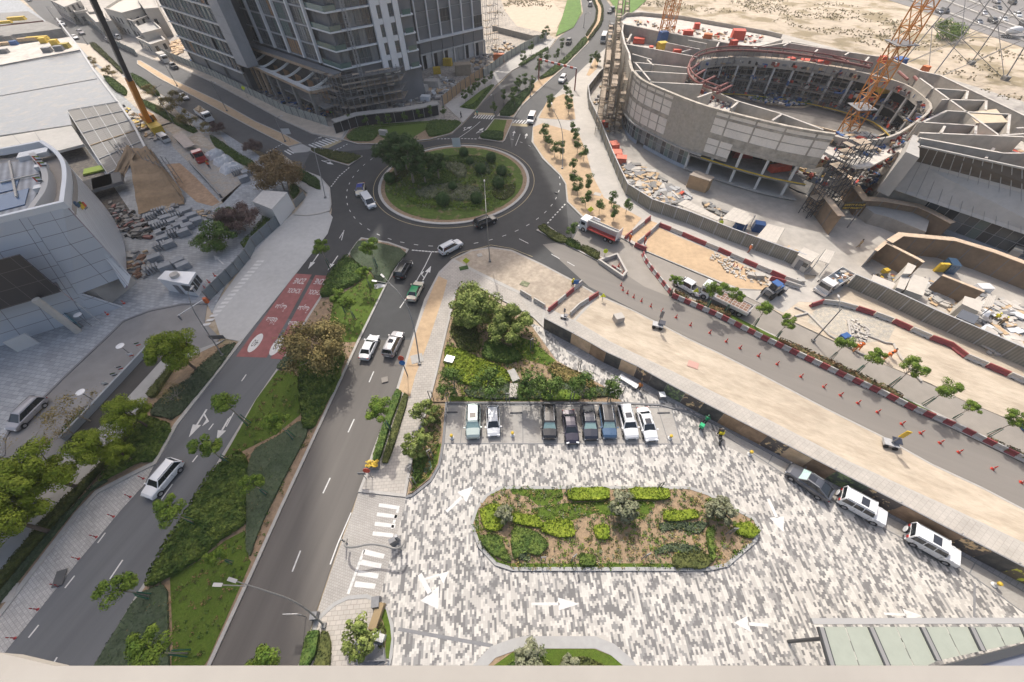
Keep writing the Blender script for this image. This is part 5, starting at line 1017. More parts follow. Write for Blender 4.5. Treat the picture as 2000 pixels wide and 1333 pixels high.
put(t,(1200,472),(1143,447))
t=truck_base('flatbed_truck','white flatbed truck loaded with brown crates, behind the young trees',PW,8.2,2.4)
mb=MB();mb.box((-.9,0,1.05),(6.2,2.35,.14),PW)
for s_ in(-1,1):mb.box((-.9,s_*1.17,1.35),(6.2,.05,.5),PHZ)
mb.box((-4.0,0,1.5),(.06,2.3,.8),PHZ);mb.build('load_bed',None,t)
mb=MB()
mb.box((-1.1,0,1.3),(5.2,2.1,.35),crate)
for i in range(9):mb.box((-3.6+i*.63,0,1.49),(.05,2.1,.05),PHZ)
for i in range(4):mb.box((-1.1,-.9+i*.6,1.49),(5.2,.05,.05),PHZ)
mb.build('crate_load',None,t);put(t,(1443,610),(1383,580))
t=truck_base('tipper_truck','white tipper truck full of rubbish at the site entrance',PHZ,7.2,2.3)
mb=MB();mb.box((-.9,0,1.0),(5.0,2.2,.1),PHZ)
for s_ in(-1,1):mb.box((-.9,s_*1.1,1.45),(5.0,.06,.9),PHZ)
mb.box((1.6,0,1.6),(.06,2.2,1.2),PHZ);mb.box((-3.4,0,1.45),(.06,2.2,.9),PHZ);mb.build('tipper_body',None,t)
rg=random.Random(4);mb=MB()
for i in range(22):mb.box((rg.uniform(-3.0,1.2),rg.uniform(-.8,.8),1.25+rg.uniform(0,.4)),(rg.uniform(.3,.9),rg.uniform(.2,.6),rg.uniform(.15,.4)),rg.choice([PW,crate,PB,conc,mat('tan',(.5,.38,.25))]),rz=rg.uniform(0,3))
tag(mb.build('rubbish_load',None,t),kind='stuff');put(t,(1643,546),(1602,573))
t=truck_base('open_lorry','white lorry with a tan load in the western avenue',PHZ,7.6,2.3)
mb=MB();mb.box((-1.0,0,1.0),(5.4,2.3,.12),PHZ)
for s_ in(-1,1):mb.box((-1.0,s_*1.13,1.5),(5.4,.06,1.0),PHZ)
mb.box((-3.68,0,1.5),(.06,2.3,1.0),PHZ);mb.build('load_bed',None,t)
mb=MB()
for i in range(12):mb.box((-3.2+(i%4)*1.25,-.6+(i//4)*.6,1.6+.2*((i*7)%3)),(1.2,.55,.9),mat('tan',(0.50,0.38,0.25),0.9,var=0.15,scale=2),rz=.06*(i%3))
mb.build('tan_load',None,t);put(t,(388,222),(418,243))
t=truck_base('red_truck','red truck with a long pale flatbed trailer inside the site gate',PR,6.4,2.5,H=2.9);put(t,(380,299),(402,323))
t2=empty('flatbed_trailer',label='long pale empty trailer bed behind the red truck',cat='trailer');mb=MB();mb.box((0,0,1.2),(10.5,2.5,.25),mat('trailer_deck',(0.50,0.42,0.36),0.8,var=0.1,scale=1));mb.build('deck',None,t2)
for x in(-4.2,-3.0,-1.8):
 for s_ in(-1,1):
  M=Matrix.Translation((x,s_*1.05,.5))@Matrix.Rotation(math.pi/2,4,'X');q=MB();q.lathe([(.1,-.15),(.48,-.15),(.5,.1),(.1,.15)],m=tyrem,n=12,M=M);q.build('wheel',tyrem,t2)
put(t2,(349,268),(381,300))
for(r_,f_,l,c)in(((298,98),(314,109),'pale box truck by the timber pile near the tower',PHZ),((316,115),(331,126),'pale truck loaded with light sheets near the tower hoarding',PHZ)):
 t=truck_base('box_truck',l,c,6.4,2.2);mb=MB();mb.box((-.9,0,1.7),(4.4,2.2,1.9),PHZ if 'box' in l else conc_l);mb.build('cargo_box',None,t);put(t,r_,f_)
t=truck_base('mixer_truck','concrete mixer truck with white drum and blue cab on the motorway edge',PB,9.0,2.6)
mb=MB();mb.lathe([(.3,-2.6),(.8,-2.2),(1.25,-.6),(1.25,.6),(.9,2.0),(.3,2.3)],m=PW,n=16,M=Matrix.Translation((-1.2,0,2.3))@Matrix.Rotation(math.radians(80),4,'Y'));mb.build('drum',PW,t);put(t,(1967,74),(1992,76))
# ---------- scooters, small machines
def scooter(label,boxc,px,ang,rider=None):
 root=empty('delivery_scooter',label=label,cat='scooter');g=G(*px);root.location=(g.x,g.y,0.04);root.rotation_euler=(0,0,ang)
 for x in(-.6,.6):
  q=MB();q.lathe([(.12,-.06),(.26,-.06),(.28,0),(.26,.06),(.12,.06)],m=tyrem,n=12,M=Matrix.Translation((x,0,.28))@Matrix.Rotation(math.pi/2,4,'X'));q.build('wheel',tyrem,root)
 mb=MB();mb.beam((-.6,0,.45),(.1,0,.45),.3,.25);mb.beam((.1,0,.4),(.55,0,.85),.12);mb.beam((.6,0,.3),(.48,0,1.0),.08);mb.box((-.2,0,.68),(.6,.28,.12));mb.build('frame',blackp,root)
 mb=MB();mb.beam((.46,-.33,1.02),(.46,.33,1.02),.05);mb.build('handlebar',blackp,root)
 mb=MB();mb.box((-.62,0,.98),(.5,.55,.5),boxc);o=mb.build('delivery_box',boxc,root);return root
scooter('delivery scooter with a bright green box by the hoarding',mat('box_green',(0.02,0.42,0.17),0.5),(1369,832),0.9);scooter('delivery scooter with a yellow box beside the footpath corner',mat('box_yellow',(0.75,0.62,0.02),0.5),(1404,860),-1.9)
# ---------- people
def person(label,px,pose=0,top=(0.5,0.3,0.05),legs=(0.04,0.05,0.08),face=0.0,helmet=None,vest=None,z=0.1,group=None):
 root=empty('person',label=label,cat='person',group=group);g=G(*px);root.location=(g.x,g.y,z);root.rotation_euler=(0,0,face)
 st=[0.16,0.28,-0.2,0.05][pose%4];bend=0.5 if pose==4 else 0
 V=dict(pel=(0,0,.95),ch=(bend*.35,0,1.35-bend*.1),nk=(bend*.5+.02,0,1.50-bend*.2),hd=(bend*.6+.05,0,1.66-bend*.25),lh=(0,.11,.88),lk=(st*.6,.12,.5),la=(st*.9,.12,.08),lt=(st*.9+.2,.13,.04),rh=(0,-.11,.88),rk=(-st*.2,-.12,.5),ra=(-st,-.12,.10),rt_=(-st+.2,-.13,.04),ls=(bend*.4,.21,1.42-bend*.15),le=(bend*.5+.12,.27,1.15-bend*.1),lw=(bend*.7+.3,.24,1.0-bend*.3),rs=(bend*.4,-.21,1.42-bend*.15),re=(bend*.5-.05,-.28,1.15-bend*.1),rw=(bend*.7+.1,-.27,.92-bend*.2))
 E=[('pel','ch'),('ch','nk'),('nk','hd'),('pel','lh'),('lh','lk'),('lk','la'),('la','lt'),('pel','rh'),('rh','rk'),('rk','ra'),('ra','rt_'),('ch','ls'),('ls','le'),('le','lw'),('ch','rs'),('rs','re'),('re','rw')]
 Rr=dict(pel=.15,ch=.17,nk=.07,hd=.115,lh=.11,lk=.075,la=.05,lt=.045,rh=.11,rk=.075,ra=.05,rt_=.045,ls=.075,le=.055,lw=.04,rs=.075,re=.055,rw=.04)
 ks=list(V);me=bpy.data.meshes.new('body');me.from_pydata([V[k]for k in ks],[(ks.index(a),ks.index(b))for a,b in E],[]);o=bpy.data.objects.new('body',me);COL.objects.link(o);o.parent=root
 sk=o.modifiers.new('skin','SKIN');
 for i,k in enumerate(ks):me.skin_vertices[0].data[i].radius=(Rr[k],Rr[k]);me.skin_vertices[0].data[i].use_root=(k=='pel')
 sb=o.modifiers.new('sub','SUBSURF');sb.levels=1;sb.render_levels=1
 skin=mat('skin_tone',(0.25,0.14,0.09),0.6);tm=mat('cloth_%d_%d_%d'%tuple(int(c*99)for c in top),top,0.9);lm=mat('cloth_%d_%d_%d'%tuple(int(c*99)for c in legs),legs,0.9)
 me.materials.append(skin)
 def sleeve(nm,parts,m,k=1.18):
  q=MB()
  for a,b,ra,rb in parts:q.tube([V[a],V[b]],[ra*k,rb*k],None,8)
  q.build(nm,m,root)
 sleeve('trousers',[('pel','lh',.15,.13),('pel','rh',.15,.13),('lh','lk',.11,.08),('lk','la',.08,.06),('rh','rk',.11,.08),('rk','ra',.08,.06)],lm)
 sleeve('shirt',[('pel','ch',.15,.18),('ch','nk',.18,.09),('ch','ls',.13,.08),('ls','le',.078,.06),('le','lw',.058,.045),('ch','rs',.13,.08),('rs','re',.078,.06),('re','rw',.058,.045)],tm)
 h=Vector(V['hd']);q=MB();hm=mat('helmet_%d'%int((helmet or(0,0,0))[0]*99),helmet,0.4)if helmet else mat('hair',(0.02,0.017,0.015),0.8)
 q.lathe([(.125,.02),(.135,.06),(.10,.12),(.02,.145)],(h.x,h.y,h.z),hm,12);q.build('helmet' if helmet else 'hair',hm,root)
 return root
Y,O_=(0.75,0.65,0.05),(0.80,0.20,0.04)
for a in[('man in tan clothes walking across the open yard of the ring building',(1675,484),1,(0.40,0.30,0.18),(0.35,0.27,0.17),2.8),('worker in orange walking along the pale pavement by the grey fence',(1461,494),1,(0.65,0.22,0.1),(0.3,0.1,0.06),3.4,(0.8,0.8,0.75)),('worker in bright orange at the gap between the white barriers',(1229,473),0,O_,(0.45,0.07,0.03),1.0,(0.8,0.2,0.05)),('worker in red standing right of the barrier gap',(1258,478),3,(0.6,0.12,0.06),(0.3,0.08,0.05),0.3),('worker in yellow vest at the end of the red and white barriers',(1118,560),3,Y,(0.1,0.08,0.1),-1.0,Y),('worker in lime vest sitting by the site booth door',(1568,527),3,(0.5,0.65,0.05),(0.05,0.05,0.06),-2.0),('guard standing in the dark doorway by the booth',(1575,519),3,(0.05,0.05,0.06),(0.04,0.04,0.05),-2.0),('worker in orange bending over the open trench, left one',(1664,687),4,O_,(0.6,0.25,0.1),0.5,(0.8,0.75,0.1)),('worker in orange crouching behind his mate at the trench',(1674,684),4,O_,(0.6,0.25,0.1),1.0,(0.8,0.75,0.1)),('worker in orange bending by the young tree, left of a pair',(1724,703),4,O_,(0.6,0.25,0.1),0.2),('worker in orange standing at the trench, right of the pair',(1736,697),0,O_,(0.6,0.25,0.1),2.2),('worker in orange next to the blue barrel at the right edge',(1991,828),4,O_,(0.6,0.25,0.1),0.2),('person in green crossing at the northern crosswalk',(932,228),0,(0.05,0.35,0.28),(0.04,0.04,0.05),0.1),('worker in orange vest behind the tower fence, left',(643,228),3,(0.75,0.13,0.05),(0.05,0.05,0.1),-1.6,(0.7,0.1,0.05)),('worker in lime vest behind the tower fence, right',(650,228),3,(0.3,0.6,0.1),(0.05,0.05,0.1),-1.6,Y),('man in orange vest walking behind the red truck',(411,330),1,(0.75,0.15,0.05),(0.1,0.1,0.12),2.2,Y),('green shirted rider standing by the green scooter box',(1374,828),4,(0.02,0.22,0.1),(0.03,0.03,0.04),0.9,(0.02,0.1,0.06)),('rider in dark clothes by the yellow scooter',(1402,850),3,(0.08,0.08,0.07),(0.03,0.03,0.04),-1.9,(0.1,0.1,0.1)),('man in orange waistcoat beside the white bench',(1247,762),3,(0.45,0.16,0.04),(0.12,0.08,0.06),1.0),('dark dressed pedestrian on the pavement at the northern corner',(901,232),1,(0.03,0.03,0.04),(0.02,0.02,0.03),0.5),('worker in yellow vest at the hut in the far right yard',(1935,628),3,Y,(0.2,0.15,0.1),0.5,Y),('second worker at the hut in the far right yard, stooping',(1948,636),4,(0.3,0.2,0.1),(0.2,0.15,0.1),0.5,Y)]:
 person(*a[:3],top=a[3],legs=a[4],face=a[5],helmet=a[6]if len(a)>6 else None)
 # == THE RING SHAPED BUILDING UNDER CONSTRUCTION
redm=mat('red_plastic',(0.55,0.075,0.04),0.6,var=0.15,scale=2);orangem=mat('crane_orange',(0.55,0.215,0.035),0.5,var=0.15,scale=1);maroon=mat('maroon_steel',(0.20,0.065,0.055),0.6,var=0.2,scale=1.5)
bluem=mat('blue_plastic',(0.03,0.10,0.28),0.5,var=0.1,scale=2);yelm=mat('yellow_paint',(0.62,0.42,0.04),0.6,var=0.15,scale=2);tarp=mat('white_sheet',(0.62,0.62,0.62),0.6,var=0.15,scale=1)
blockp=brickmat('block_wall',(0.47,0.44,0.41),(0.43,0.405,0.375),(0.36,0.34,0.315),0.4,0.4,0.012,axis='XY',var=0.08)
blockp=mat('block_infill',(0.800,0.742,0.661),0.9,var=0.07,scale=3,var2=0.07,scale2=0.3);framec=mat('frame_concrete',(0.414,0.374,0.316),0.9,var=0.24,scale=0.8,var2=0.14,scale2=0.2)
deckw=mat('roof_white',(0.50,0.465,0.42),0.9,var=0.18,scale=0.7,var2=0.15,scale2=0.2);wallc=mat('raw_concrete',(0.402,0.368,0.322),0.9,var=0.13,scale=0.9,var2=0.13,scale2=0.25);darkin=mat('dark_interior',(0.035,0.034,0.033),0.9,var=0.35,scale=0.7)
def resample(P,step):
 P=[Vector((p[0],p[1]))for p in P];L=[0]
 for a,b in zip(P,P[1:]):L.append(L[-1]+(b-a).length)
 n=max(1,int(round(L[-1]/step)));out=[];j=0
 for i in range(n+1):
  s_=L[-1]*i/n
  while j<len(P)-2 and L[j+1]<s_:j+=1
  t=(s_-L[j])/max(1e-6,L[j+1]-L[j]);out.append(P[j].lerp(P[j+1],min(1,t)))
 return out
def smooth(P,it=2):
 for _ in range(it):
  Q_=[P[0]]
  for a,b in zip(P,P[1:]):Q_+=[a.lerp(b,.25),a.lerp(b,.75)]
  P=Q_+[P[-1]]
 return P
ZT=14.0
ring=empty('ring_building',label='round concrete building under construction with an open oval courtyard',cat='building')
rimpx=[(1231,118),(1234,133),(1243,148),(1260,160),(1281,169),(1310,181),(1344,195),(1376,206),(1408,215),(1450,226),(1500,238),(1545,248),(1584,255),(1632,262)]
rim=smooth([G(x,y,ZT).xy for x,y in rimpx])
seg=resample(rim,2.75);nseg=len(seg)-1
w_=MB();PN_={}
low=resample(rim,1.35)
for i in range(nseg):
 F=Face(seg[i],seg[i+1]);fr=i/nseg
 if(F.n.y>0):F=Face(seg[i+1],seg[i])
 solid=0.42<fr<0.60;right=fr>=0.60
 zb_=4.6 if fr<0.68 else 7.2
 F.box(w_,-.02,F.L+.02,-.4,0,zb_,5.3 if fr<.68 else 7.9,framec);F.box(w_,-.02,F.L+.02,-.5,0.18,13.55,14.0,framec)
 if solid:F.box(w_,0,F.L,-.4,0.02,5.3,13.55,mat('solid_concrete',(0.414,0.374,0.310),0.9,var=0.14,scale=0.6,col2=(0.44,0.40,0.345)));continue
 F.box(w_,0,F.L,-.4,-.12,zb_,13.55,framec)
 rows=[(5.35,6.95),(7.15,8.65),(9.55,11.0),(11.2,12.35),(12.85,13.5)]if not right else[(5.35,6.95),(7.15,8.3),(9.3,10.9),(11.1,12.35),(12.85,13.5)]
 for r0_,r1_ in rows:
  if r0_<zb_:continue
  pn=PN_.setdefault((fr<.5,fr>.68,r0_),MB());F.box(pn,.16 if not right or i%2==0 else 0,F.L-(.16 if not right or i%2 else 0),-.12,-.03-.02,r0_,r1_)
 for t in((0,)if not right or i%2==0 else()):F.box(w_,t-.16,t+.16,-.12,.0,zb_,13.55,framec)
 F.box(w_,0,F.L,-.12,0.0,8.75,9.45,framec);F.box(w_,0,F.L,-.12,0.0,12.42,12.78,framec)
w_.build('outer_wall',None,ring)
for q in PN_.values():q.build('wall_infill',blockp,ring)
BS=[MB(),MB()];q=[p+(Vector((55,125))-p).normalized()*0.7 for p in low]
nl=len(q)-1;k=0
for i in range(nl):
 fr=i/nl;F=Face(q[i],q[i+1])
 if F.n.y>0:F=Face(q[i+1],q[i])
 if fr<0.56:
  bs=BS[fr>.3];F.box(bs,0,F.L,-.1,.15,0,.85)if not(0.28<fr<0.315)else None
  win=MB();F.box(win,.04,F.L-.04,-.08,0,.85,4.55,glassm[[0,2,3,1][(i*5)%4]]);
  for t in(0,F.L):F.box(win,t-.04,t+.04,0,.1,.85,4.55,steell)
  F.box(win,0,F.L,0,.09,2.6,2.68,steell);win.build('window',None,ring)
 elif i%4==0:
  cm=MB();F.box(cm,-.25,.25,-.4,.2,0,7.2);cm.build('column',slabm,ring)
for bs in BS:bs.build('plinth',mat('pale_blue_plinth',(0.36,0.41,0.47),0.7,var=0.06,scale=1),ring)
mb=MB();mb.ribbon([p+(Vector((55,125))-p).normalized()*0.1 for p in smooth(seg[:int(nseg*.68)],1)],1.0,4.3,4.6);mb.build('ledge',conc,ring)
q2=[p+(Vector((66,110))-p).normalized()*2.2 for p in seg[int(nseg*.60):]]
for z,m_ in((3.6,conc_d),(0.3,conc)):
 mb=MB();mb.prism([p for p in seg[int(nseg*.60):]]+[p+Vector((1,10))for p in reversed(seg[int(nseg*.60):])],z,z+.35,m_);mb.build('floor_slab',None,ring)
mb=MB();mb.ribbon(seg[int(nseg*.62):],.25,3.95,4.1);mb.build('yellow_edge',yelm,ring)
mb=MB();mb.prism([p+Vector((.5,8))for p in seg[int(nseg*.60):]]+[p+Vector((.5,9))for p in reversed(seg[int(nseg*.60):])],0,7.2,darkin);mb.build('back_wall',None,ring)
outer=[G(x,y,10.8).xy for x,y in[]]
O_px=rimpx[::-1]+[(1229,105),(1220,85),(1215,62),(1217,48),(1300,64),(1472,94),(1538,84),(1627,98),(1737,114),(1800,140),(1837,148),(1925,190),(2000,226),(2080,260),(2080,300),(1960,300),(1796,270),(1785,262),(1730,290),(1700,292),(1660,275)]
H_px=[(1362,120),(1352,135),(1356,150),(1374,166),(1412,182),(1445,196),(1526,222),(1590,246),(1640,266),(1700,272),(1750,262),(1785,240),(1822,212),(1818,194),(1780,165),(1742,152),(1666,134),(1576,119),(1500,112),(1446,108),(1388,112)]
Ow=[G(x,y,ZT).xy for x,y in O_px];Hw=[G(x,y,12.5).xy for x,y in H_px]
Hs=smooth([p for p in Hw]+[Hw[0]],1)[:-1]
def ring_deck(outer,hole,z,m,thick=.4):
 """flat deck with a hole: triangulated with both outlines"""
 o3=[Vector((p.x,p.y,0))for p in outer];h3=[Vector((p.x,p.y,0))for p in hole]
 if sum(a.x*b.y-b.x*a.y for a,b in zip(o3,o3[1:]+o3[:1]))<0:o3=o3[::-1]
 if sum(a.x*b.y-b.x*a.y for a,b in zip(h3,h3[1:]+h3[:1]))>0:h3=h3[::-1]
 tri=tessellate_polygon([o3,h3]);allp=o3+h3;mb=MB();fs=[]
 for t in tri:
  a,b,c=[allp[i]for i in t]
  if(b-a).cross(c-a).z<0:t=(t[0],t[2],t[1])
  fs.append(tuple(t))
 mb.add([(p.x,p.y,z)for p in allp],fs,m);n=len(allp)
 mb.add([(p.x,p.y,z-thick)for p in allp],[tuple(reversed(f))for f in fs],m)
 for L_ in(o3,h3):mb.ribbon([(p.x,p.y)for p in L_],0.02,z-thick,z-.002,m,closed=True)
 return mb
cO=sum(Ow,Vector((0,0)))/len(Ow)
Oin=[p+(cO-p).normalized()*0.35 for p in Ow]
ring_deck(Oin,Hs,10.6,deckw).build('roof_deck',None,ring)
mb=MB();mb.ribbon(Hs,.45,10.2,12.2,wallc,closed=True);mb.build('courtyard_wall',None,ring)
def wl(a,b,zt=ZT,h=3.4,w=0.35,m=None,nm='partition_wall',par=None):
 a,b=G(*a,zt),G(*b,zt);mb=MB();F=Face(a.xy,b.xy);F.box(mb,0,F.L,-w/2,w/2,zt-h,zt,m or wallc);F.box(mb,0,F.L,-w/2-.03,w/2+.03,zt+.001,zt+.06,deckw);return mb.build(nm,None,par or ring)
for a,b in zip(O_px[13:30],O_px[14:31]):wl(a,b,ZT,14 if a[0]>1830 or a[0]<1240 else 5,.4)
WL=[((1224,87),(1362,112)),((1233,67),(1225,82)),((1302,84),(1367,97)),((1235,106),(1273,117)),((1237,122),(1342,133)),((1240,139),(1342,145)),((1270,161),(1372,166)),((1240,122),(1270,158)),((1332,102),(1349,97)),((1362,191),(1390,181)),((1428,212),(1441,200)),((1264,117),(1276,128)),((1433,196),(1526,223)),((1526,223),(1608,254)),((1508,236),(1526,224)),((1344,79),(1380,86)),((1376,74),(1405,82)),((1405,82),(1400,92)),((1530,90),(1545,82)),((1545,82),(1660,103)),((1597,97),(1590,104)),((1650,108),(1658,103)),((1697,112),(1690,120)),((1796,153),(1951,265)),((1819,173),(1890,178)),((1839,195),(1926,197)),((1849,217),(1972,224)),((1793,239),(1906,246)),((1796,260),(2000,268)),((1849,217),(1800,240)),((1951,265),(2000,262)),((1890,178),(1886,196)),((1926,197),(1925,215)),((1972,224),(1968,262)),((1906,246),(1905,262)),((1837,262),(1845,247)),((1999,250),(1985,251)),((1941,290),(1925,310))]
for a,b in WL:wl(a,b,ZT if b!=(1925,310)else 13.2,3.35 if a!=(1796,260)else 3.4)
for a,b,h in(((1217,48),(1472,94),3.3),):wl(a,b,ZT,h,.4)
mb=MB();mb.prism([G(x,y,ZT).xy for x,y in[(1217,47),(1213,40),(1222,34),(1250,32),(1329,39),(1420,55),(1500,70),(1530,77),(1500,86),(1472,93),(1300,62)]],12.9,13.98,deckw);mb.build('upper_roof',None,ring)
mb=MB();P_=[G(x,y,ZT).xy for x,y in[(1213,40),(1222,33),(1250,31),(1329,38),(1420,54),(1500,69),(1525,75)]];mb.ribbon(P_,.3,13.0,14.9,wallc);mb.build('roof_parapet',None,ring)
mb=MB();mb.prism([G(x,y,14).xy for x,y in[(1890,219),(1947,212),(1970,238),(1908,240)]],10.6,13.9,wallc,mat('tan_formwork',(0.55,0.45,0.32),0.8,var=0.1,scale=1));mb.build('stair_tower',None,ring)
reds=[(R(2,0,[(970,330)])[0],(3.4,2.2,1.2),10.7),(R(2,0,[(1410,222)])[0],(1.6,1.6,1.3),14),(R(2,0,[(1345,268)])[0],(2.8,1.6,1.0),14),(R(2,0,[(1495,295)])[0],(2.4,1.8,1.0),14),(R(2,0,[(1720,300)])[0],(3.4,2.6,2.0),14),(R(2,0,[(1690,352)])[0],(1.8,1.4,1.2),14),(R(2,0,[(990,466)])[0],(1.8,1.4,.9),10.7),(R(2,0,[(1058,405)])[0],(1.2,1.6,1.5),10.7),(R(2,0,[(1165,478)])[0],(1.8,1.6,1.0),10.7),(R(2,0,[(1245,470)])[0],(2.2,1.2,2.6),10.7),(R(2,0,[(1308,478)])[0],(2.2,1.2,2.2),10.7),(R(2,0,[(1160,542)])[0],(1.4,1.2,1.0),10.7),(R(2,0,[(1162,610)])[0],(3.2,1.6,1.4),10.7),(R(2,0,[(1380,730)])[0],(2.8,1.8,1.2),10.7),(R(3,0,[(865,478)])[0],(1.4,1.4,1.2),14),(R(3,0,[(160,492)])[0],(1.8,1.6,1.4),10.7),(R(3,0,[(275,515)])[0],(3.0,2.0,1.6),10.7),(R(3,0,[(390,515)])[0],(5.0,2.0,1.6),10.7),(R(3,0,[(1195,545)])[0],(1.4,1.4,1.0),12),((1877,293),(4.0,1.6,.8),10.7),((1893,284),(2.8,1.6,1.2),10.7),((1300,142),(1.6,1.2,.9),10.7)]
def tote(px,d,z,m,nm,label,cat,group=None,rz=None):
 g=G(px[0],px[1],z);rg=random.Random(int(px[0]*3+px[1]));root=empty(nm,(g.x,g.y,z),rg.uniform(-.4,.4)if rz is None else rz,label,cat,group)
 mb=MB();mb.box((0,0,d[2]*.5),d,m,taper=.92);mb.build('body',m,root)
 mb=MB();mb.box((0,0,d[2]*1.03),(d[0]*.94,d[1]*.94,.08),m)
 for i in range(3):mb.box((d[0]*(-.3+.3*i),0,d[2]*.5),(.08,d[1]*1.0,d[2]*.9),m)
 mb.build('lid',m,root);return root
for i,(p,d,z)in enumerate(reds):tote(p,d,z,redm if i%5!=3 else mat('orange_red',(0.62,0.16,0.04),0.6,var=0.1,scale=2),'material_skip','red covered skip, %s counted clockwise over the ring building roof'%ORD[i],'skip','red skips on the ring building')
for p,d,z,m_,l in[((1290,105),(2.6,2.2,2.6),10.7,yelm,'yellow tank at the foot of the far tower crane'),((1292,84),(2.4,2.0,2.6),12.0,bluem,'stack of blue crates behind the far tower crane'),((1741,142),(3.4,2.4,3.0),11.0,bluem,'stack of blue crates right of the near tower crane'),((1723,180),(2.8,2.2,2.4),9.0,yelm,'yellow platform fixed to the near tower crane mast')]:tote(p,d,z,m_,'crate_stack',l,'crates',rz=.2)
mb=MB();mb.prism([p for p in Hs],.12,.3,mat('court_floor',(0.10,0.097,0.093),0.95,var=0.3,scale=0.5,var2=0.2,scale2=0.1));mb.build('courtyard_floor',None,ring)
cH=sum(Hw,Vector((0,0)))/len(Hw)
Hi=lambda k:[cH+(p-cH)*k for p in Hs]
ibw=[p for p in Hi(1.10)];kk_=[i for i,p in enumerate(ibw)if p.y>cH.y-6 and p.x>cH.x-40];far_=sorted([ibw[i]for i in kk_],key=lambda p:math.atan2(p.y-cH.y+14,p.x-cH.x))
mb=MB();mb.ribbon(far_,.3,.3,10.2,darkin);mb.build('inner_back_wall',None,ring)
for z,k in((3.4,.0),(6.8,.0)):
 ring_deck(Hi(1.07),Hi(1.0 if z>5 else .95),z+.3,conc_d,.3).build('storey_slab',None,ring)
mb=MB()
hc=resample(Hi(1.0)+[Hi(1.0)[0]],4.6)
for i,p in enumerate(hc[:-1]):
 m2=MB();m2.box((p.x,p.y,5.2),(.45,.45,10.4),slabm);m2.build('column',slabm,ring)
mb=MB();mb.ribbon(Hi(1.01),.15,3.71,4.5,yelm,closed=True)if False else mb.ribbon(Hi(.935),.12,3.71,3.9,yelm,closed=True);mb.build('yellow_edge',yelm,ring)
wave=smooth([G(x,y,3.0).xy for x,y in[(1400,168),(1430,186),(1470,198),(1520,208),(1560,213),(1590,206),(1606,200),(1640,208),(1680,226),(1710,248),(1735,262),(1700,272),(1640,262),(1560,240),(1470,214),(1400,190)]]+[G(1400,168,3.0).xy],2)[:-1]
mb=MB();mb.prism(wave,.3,3.0,wallc,mat('pit_floor',(0.17,0.155,0.14),.9,var=.2,scale=.8));mb.ribbon(wave[:-1],.35,3.001,3.35,mat('tan_formwork',(0.5,0.4,0.3)),closed=True);mb.build('curved_terrace',None,ring)
tr=[G(x,y,13.6)for x,y in[(1700,133),(1666,125),(1576,109),(1500,101),(1446,98),(1400,100),(1365,108),(1347,122),(1343,138),(1352,155),(1375,168),(1406,179)]]
trs=[Vector((p.x,p.y,13.6))for p in smooth([p.xy for p in tr],2)]
mb=MB();mb.tube(trs,.28,maroon,8);mb.tube([p+Vector((0,0,.9))for p in trs],.14,maroon,6)
for i in range(0,len(trs),3):mb.beam(trs[i],trs[i]+Vector((0,0,.9)),.14,None,maroon)
mb.build('steel_ring',None,ring)
for i,(a,b)in enumerate([(R(2,0,[(1360,540)])[0],R(2,0,[(1430,490)])[0]),(R(2,0,[(1400,585)])[0],R(2,0,[(1475,540)])[0]),(R(2,0,[(1450,640)])[0],R(2,0,[(1550,590)])[0]),(R(2,0,[(1540,690)])[0],R(2,0,[(1650,640)])[0]),(R(2,0,[(1570,715)])[0],R(2,0,[(1680,660)])[0]),(R(3,0,[(500,430)])[0],R(3,0,[(620,480)])[0]),(R(3,0,[(710,470)])[0],R(3,0,[(770,510)])[0]),(R(3,0,[(1000,550)])[0],R(3,0,[(1070,610)])[0]),(R(3,0,[(1120,590)])[0],R(3,0,[(1180,650)])[0])]):
 mb=MB();mb.tube([G(a[0],a[1],13.4),G(b[0],b[1],13.0)],.30,maroon,8);mb.build('steel_strut',None,ring)
def debris(name,px,n,z,cols,label,size=(.3,2.2),hgt=(.08,.5),cat='debris',kind='stuff',P=None):
 rg=random.Random(int(n*3+z*7+len(label)));mb=MB();P=P or[G(x,y,z).xy for x,y in px];pts,_=sample_poly([Vector((p[0],p[1]))for p in P],n,rg)
 for p in pts:
  m_=rg.choice(cols);mb.box((p.x,p.y,z+rg.uniform(.05,.35)),(rg.uniform(*size),rg.uniform(size[0],size[0]+(size[1]-size[0])*.35),rg.uniform(*hgt)),m_,rz=rg.uniform(0,3.1))
 return tag(mb.build(name,None),label,cat,kind=kind)
tan=mat('tan_timber',(0.50,0.36,0.22),0.85,var=0.2,scale=2)
sitecols=[deckw,tan,conc_d,steelm,tan,deckw,redm,conc,bluem,steelm]
ann=Hi(1.04);an2=Hi(1.0)
rg=random.Random(9);mb=MB();hc2=resample(Hi(1.045)+[Hi(1.045)[0]],.42)
for z0_ in(10.65,7.15,3.75):
 for p in hc2:
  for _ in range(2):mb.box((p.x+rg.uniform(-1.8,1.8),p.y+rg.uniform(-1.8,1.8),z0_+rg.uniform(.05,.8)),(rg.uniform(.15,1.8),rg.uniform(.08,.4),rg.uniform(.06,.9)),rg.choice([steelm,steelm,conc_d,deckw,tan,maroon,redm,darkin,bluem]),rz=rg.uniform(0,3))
tag(mb.build('building_material',None),'clutter of props and building material round the courtyard galleries','building material',kind='stuff')
debris('debris',[(1460,190),(1600,195),(1590,204),(1540,208),(1470,200)],140,3.75,[deckw,conc_l,bluem,lf_mid,steelm],'white and blue rubbish along the curved terrace edge',(.2,1.2))
debris('debris',[(1640,262),(1700,262),(1735,285),(1725,315),(1650,310),(1600,300),(1620,280)],300,5.0,sitecols,'timber and formwork litter at the foot of the near tower crane',(.3,3))
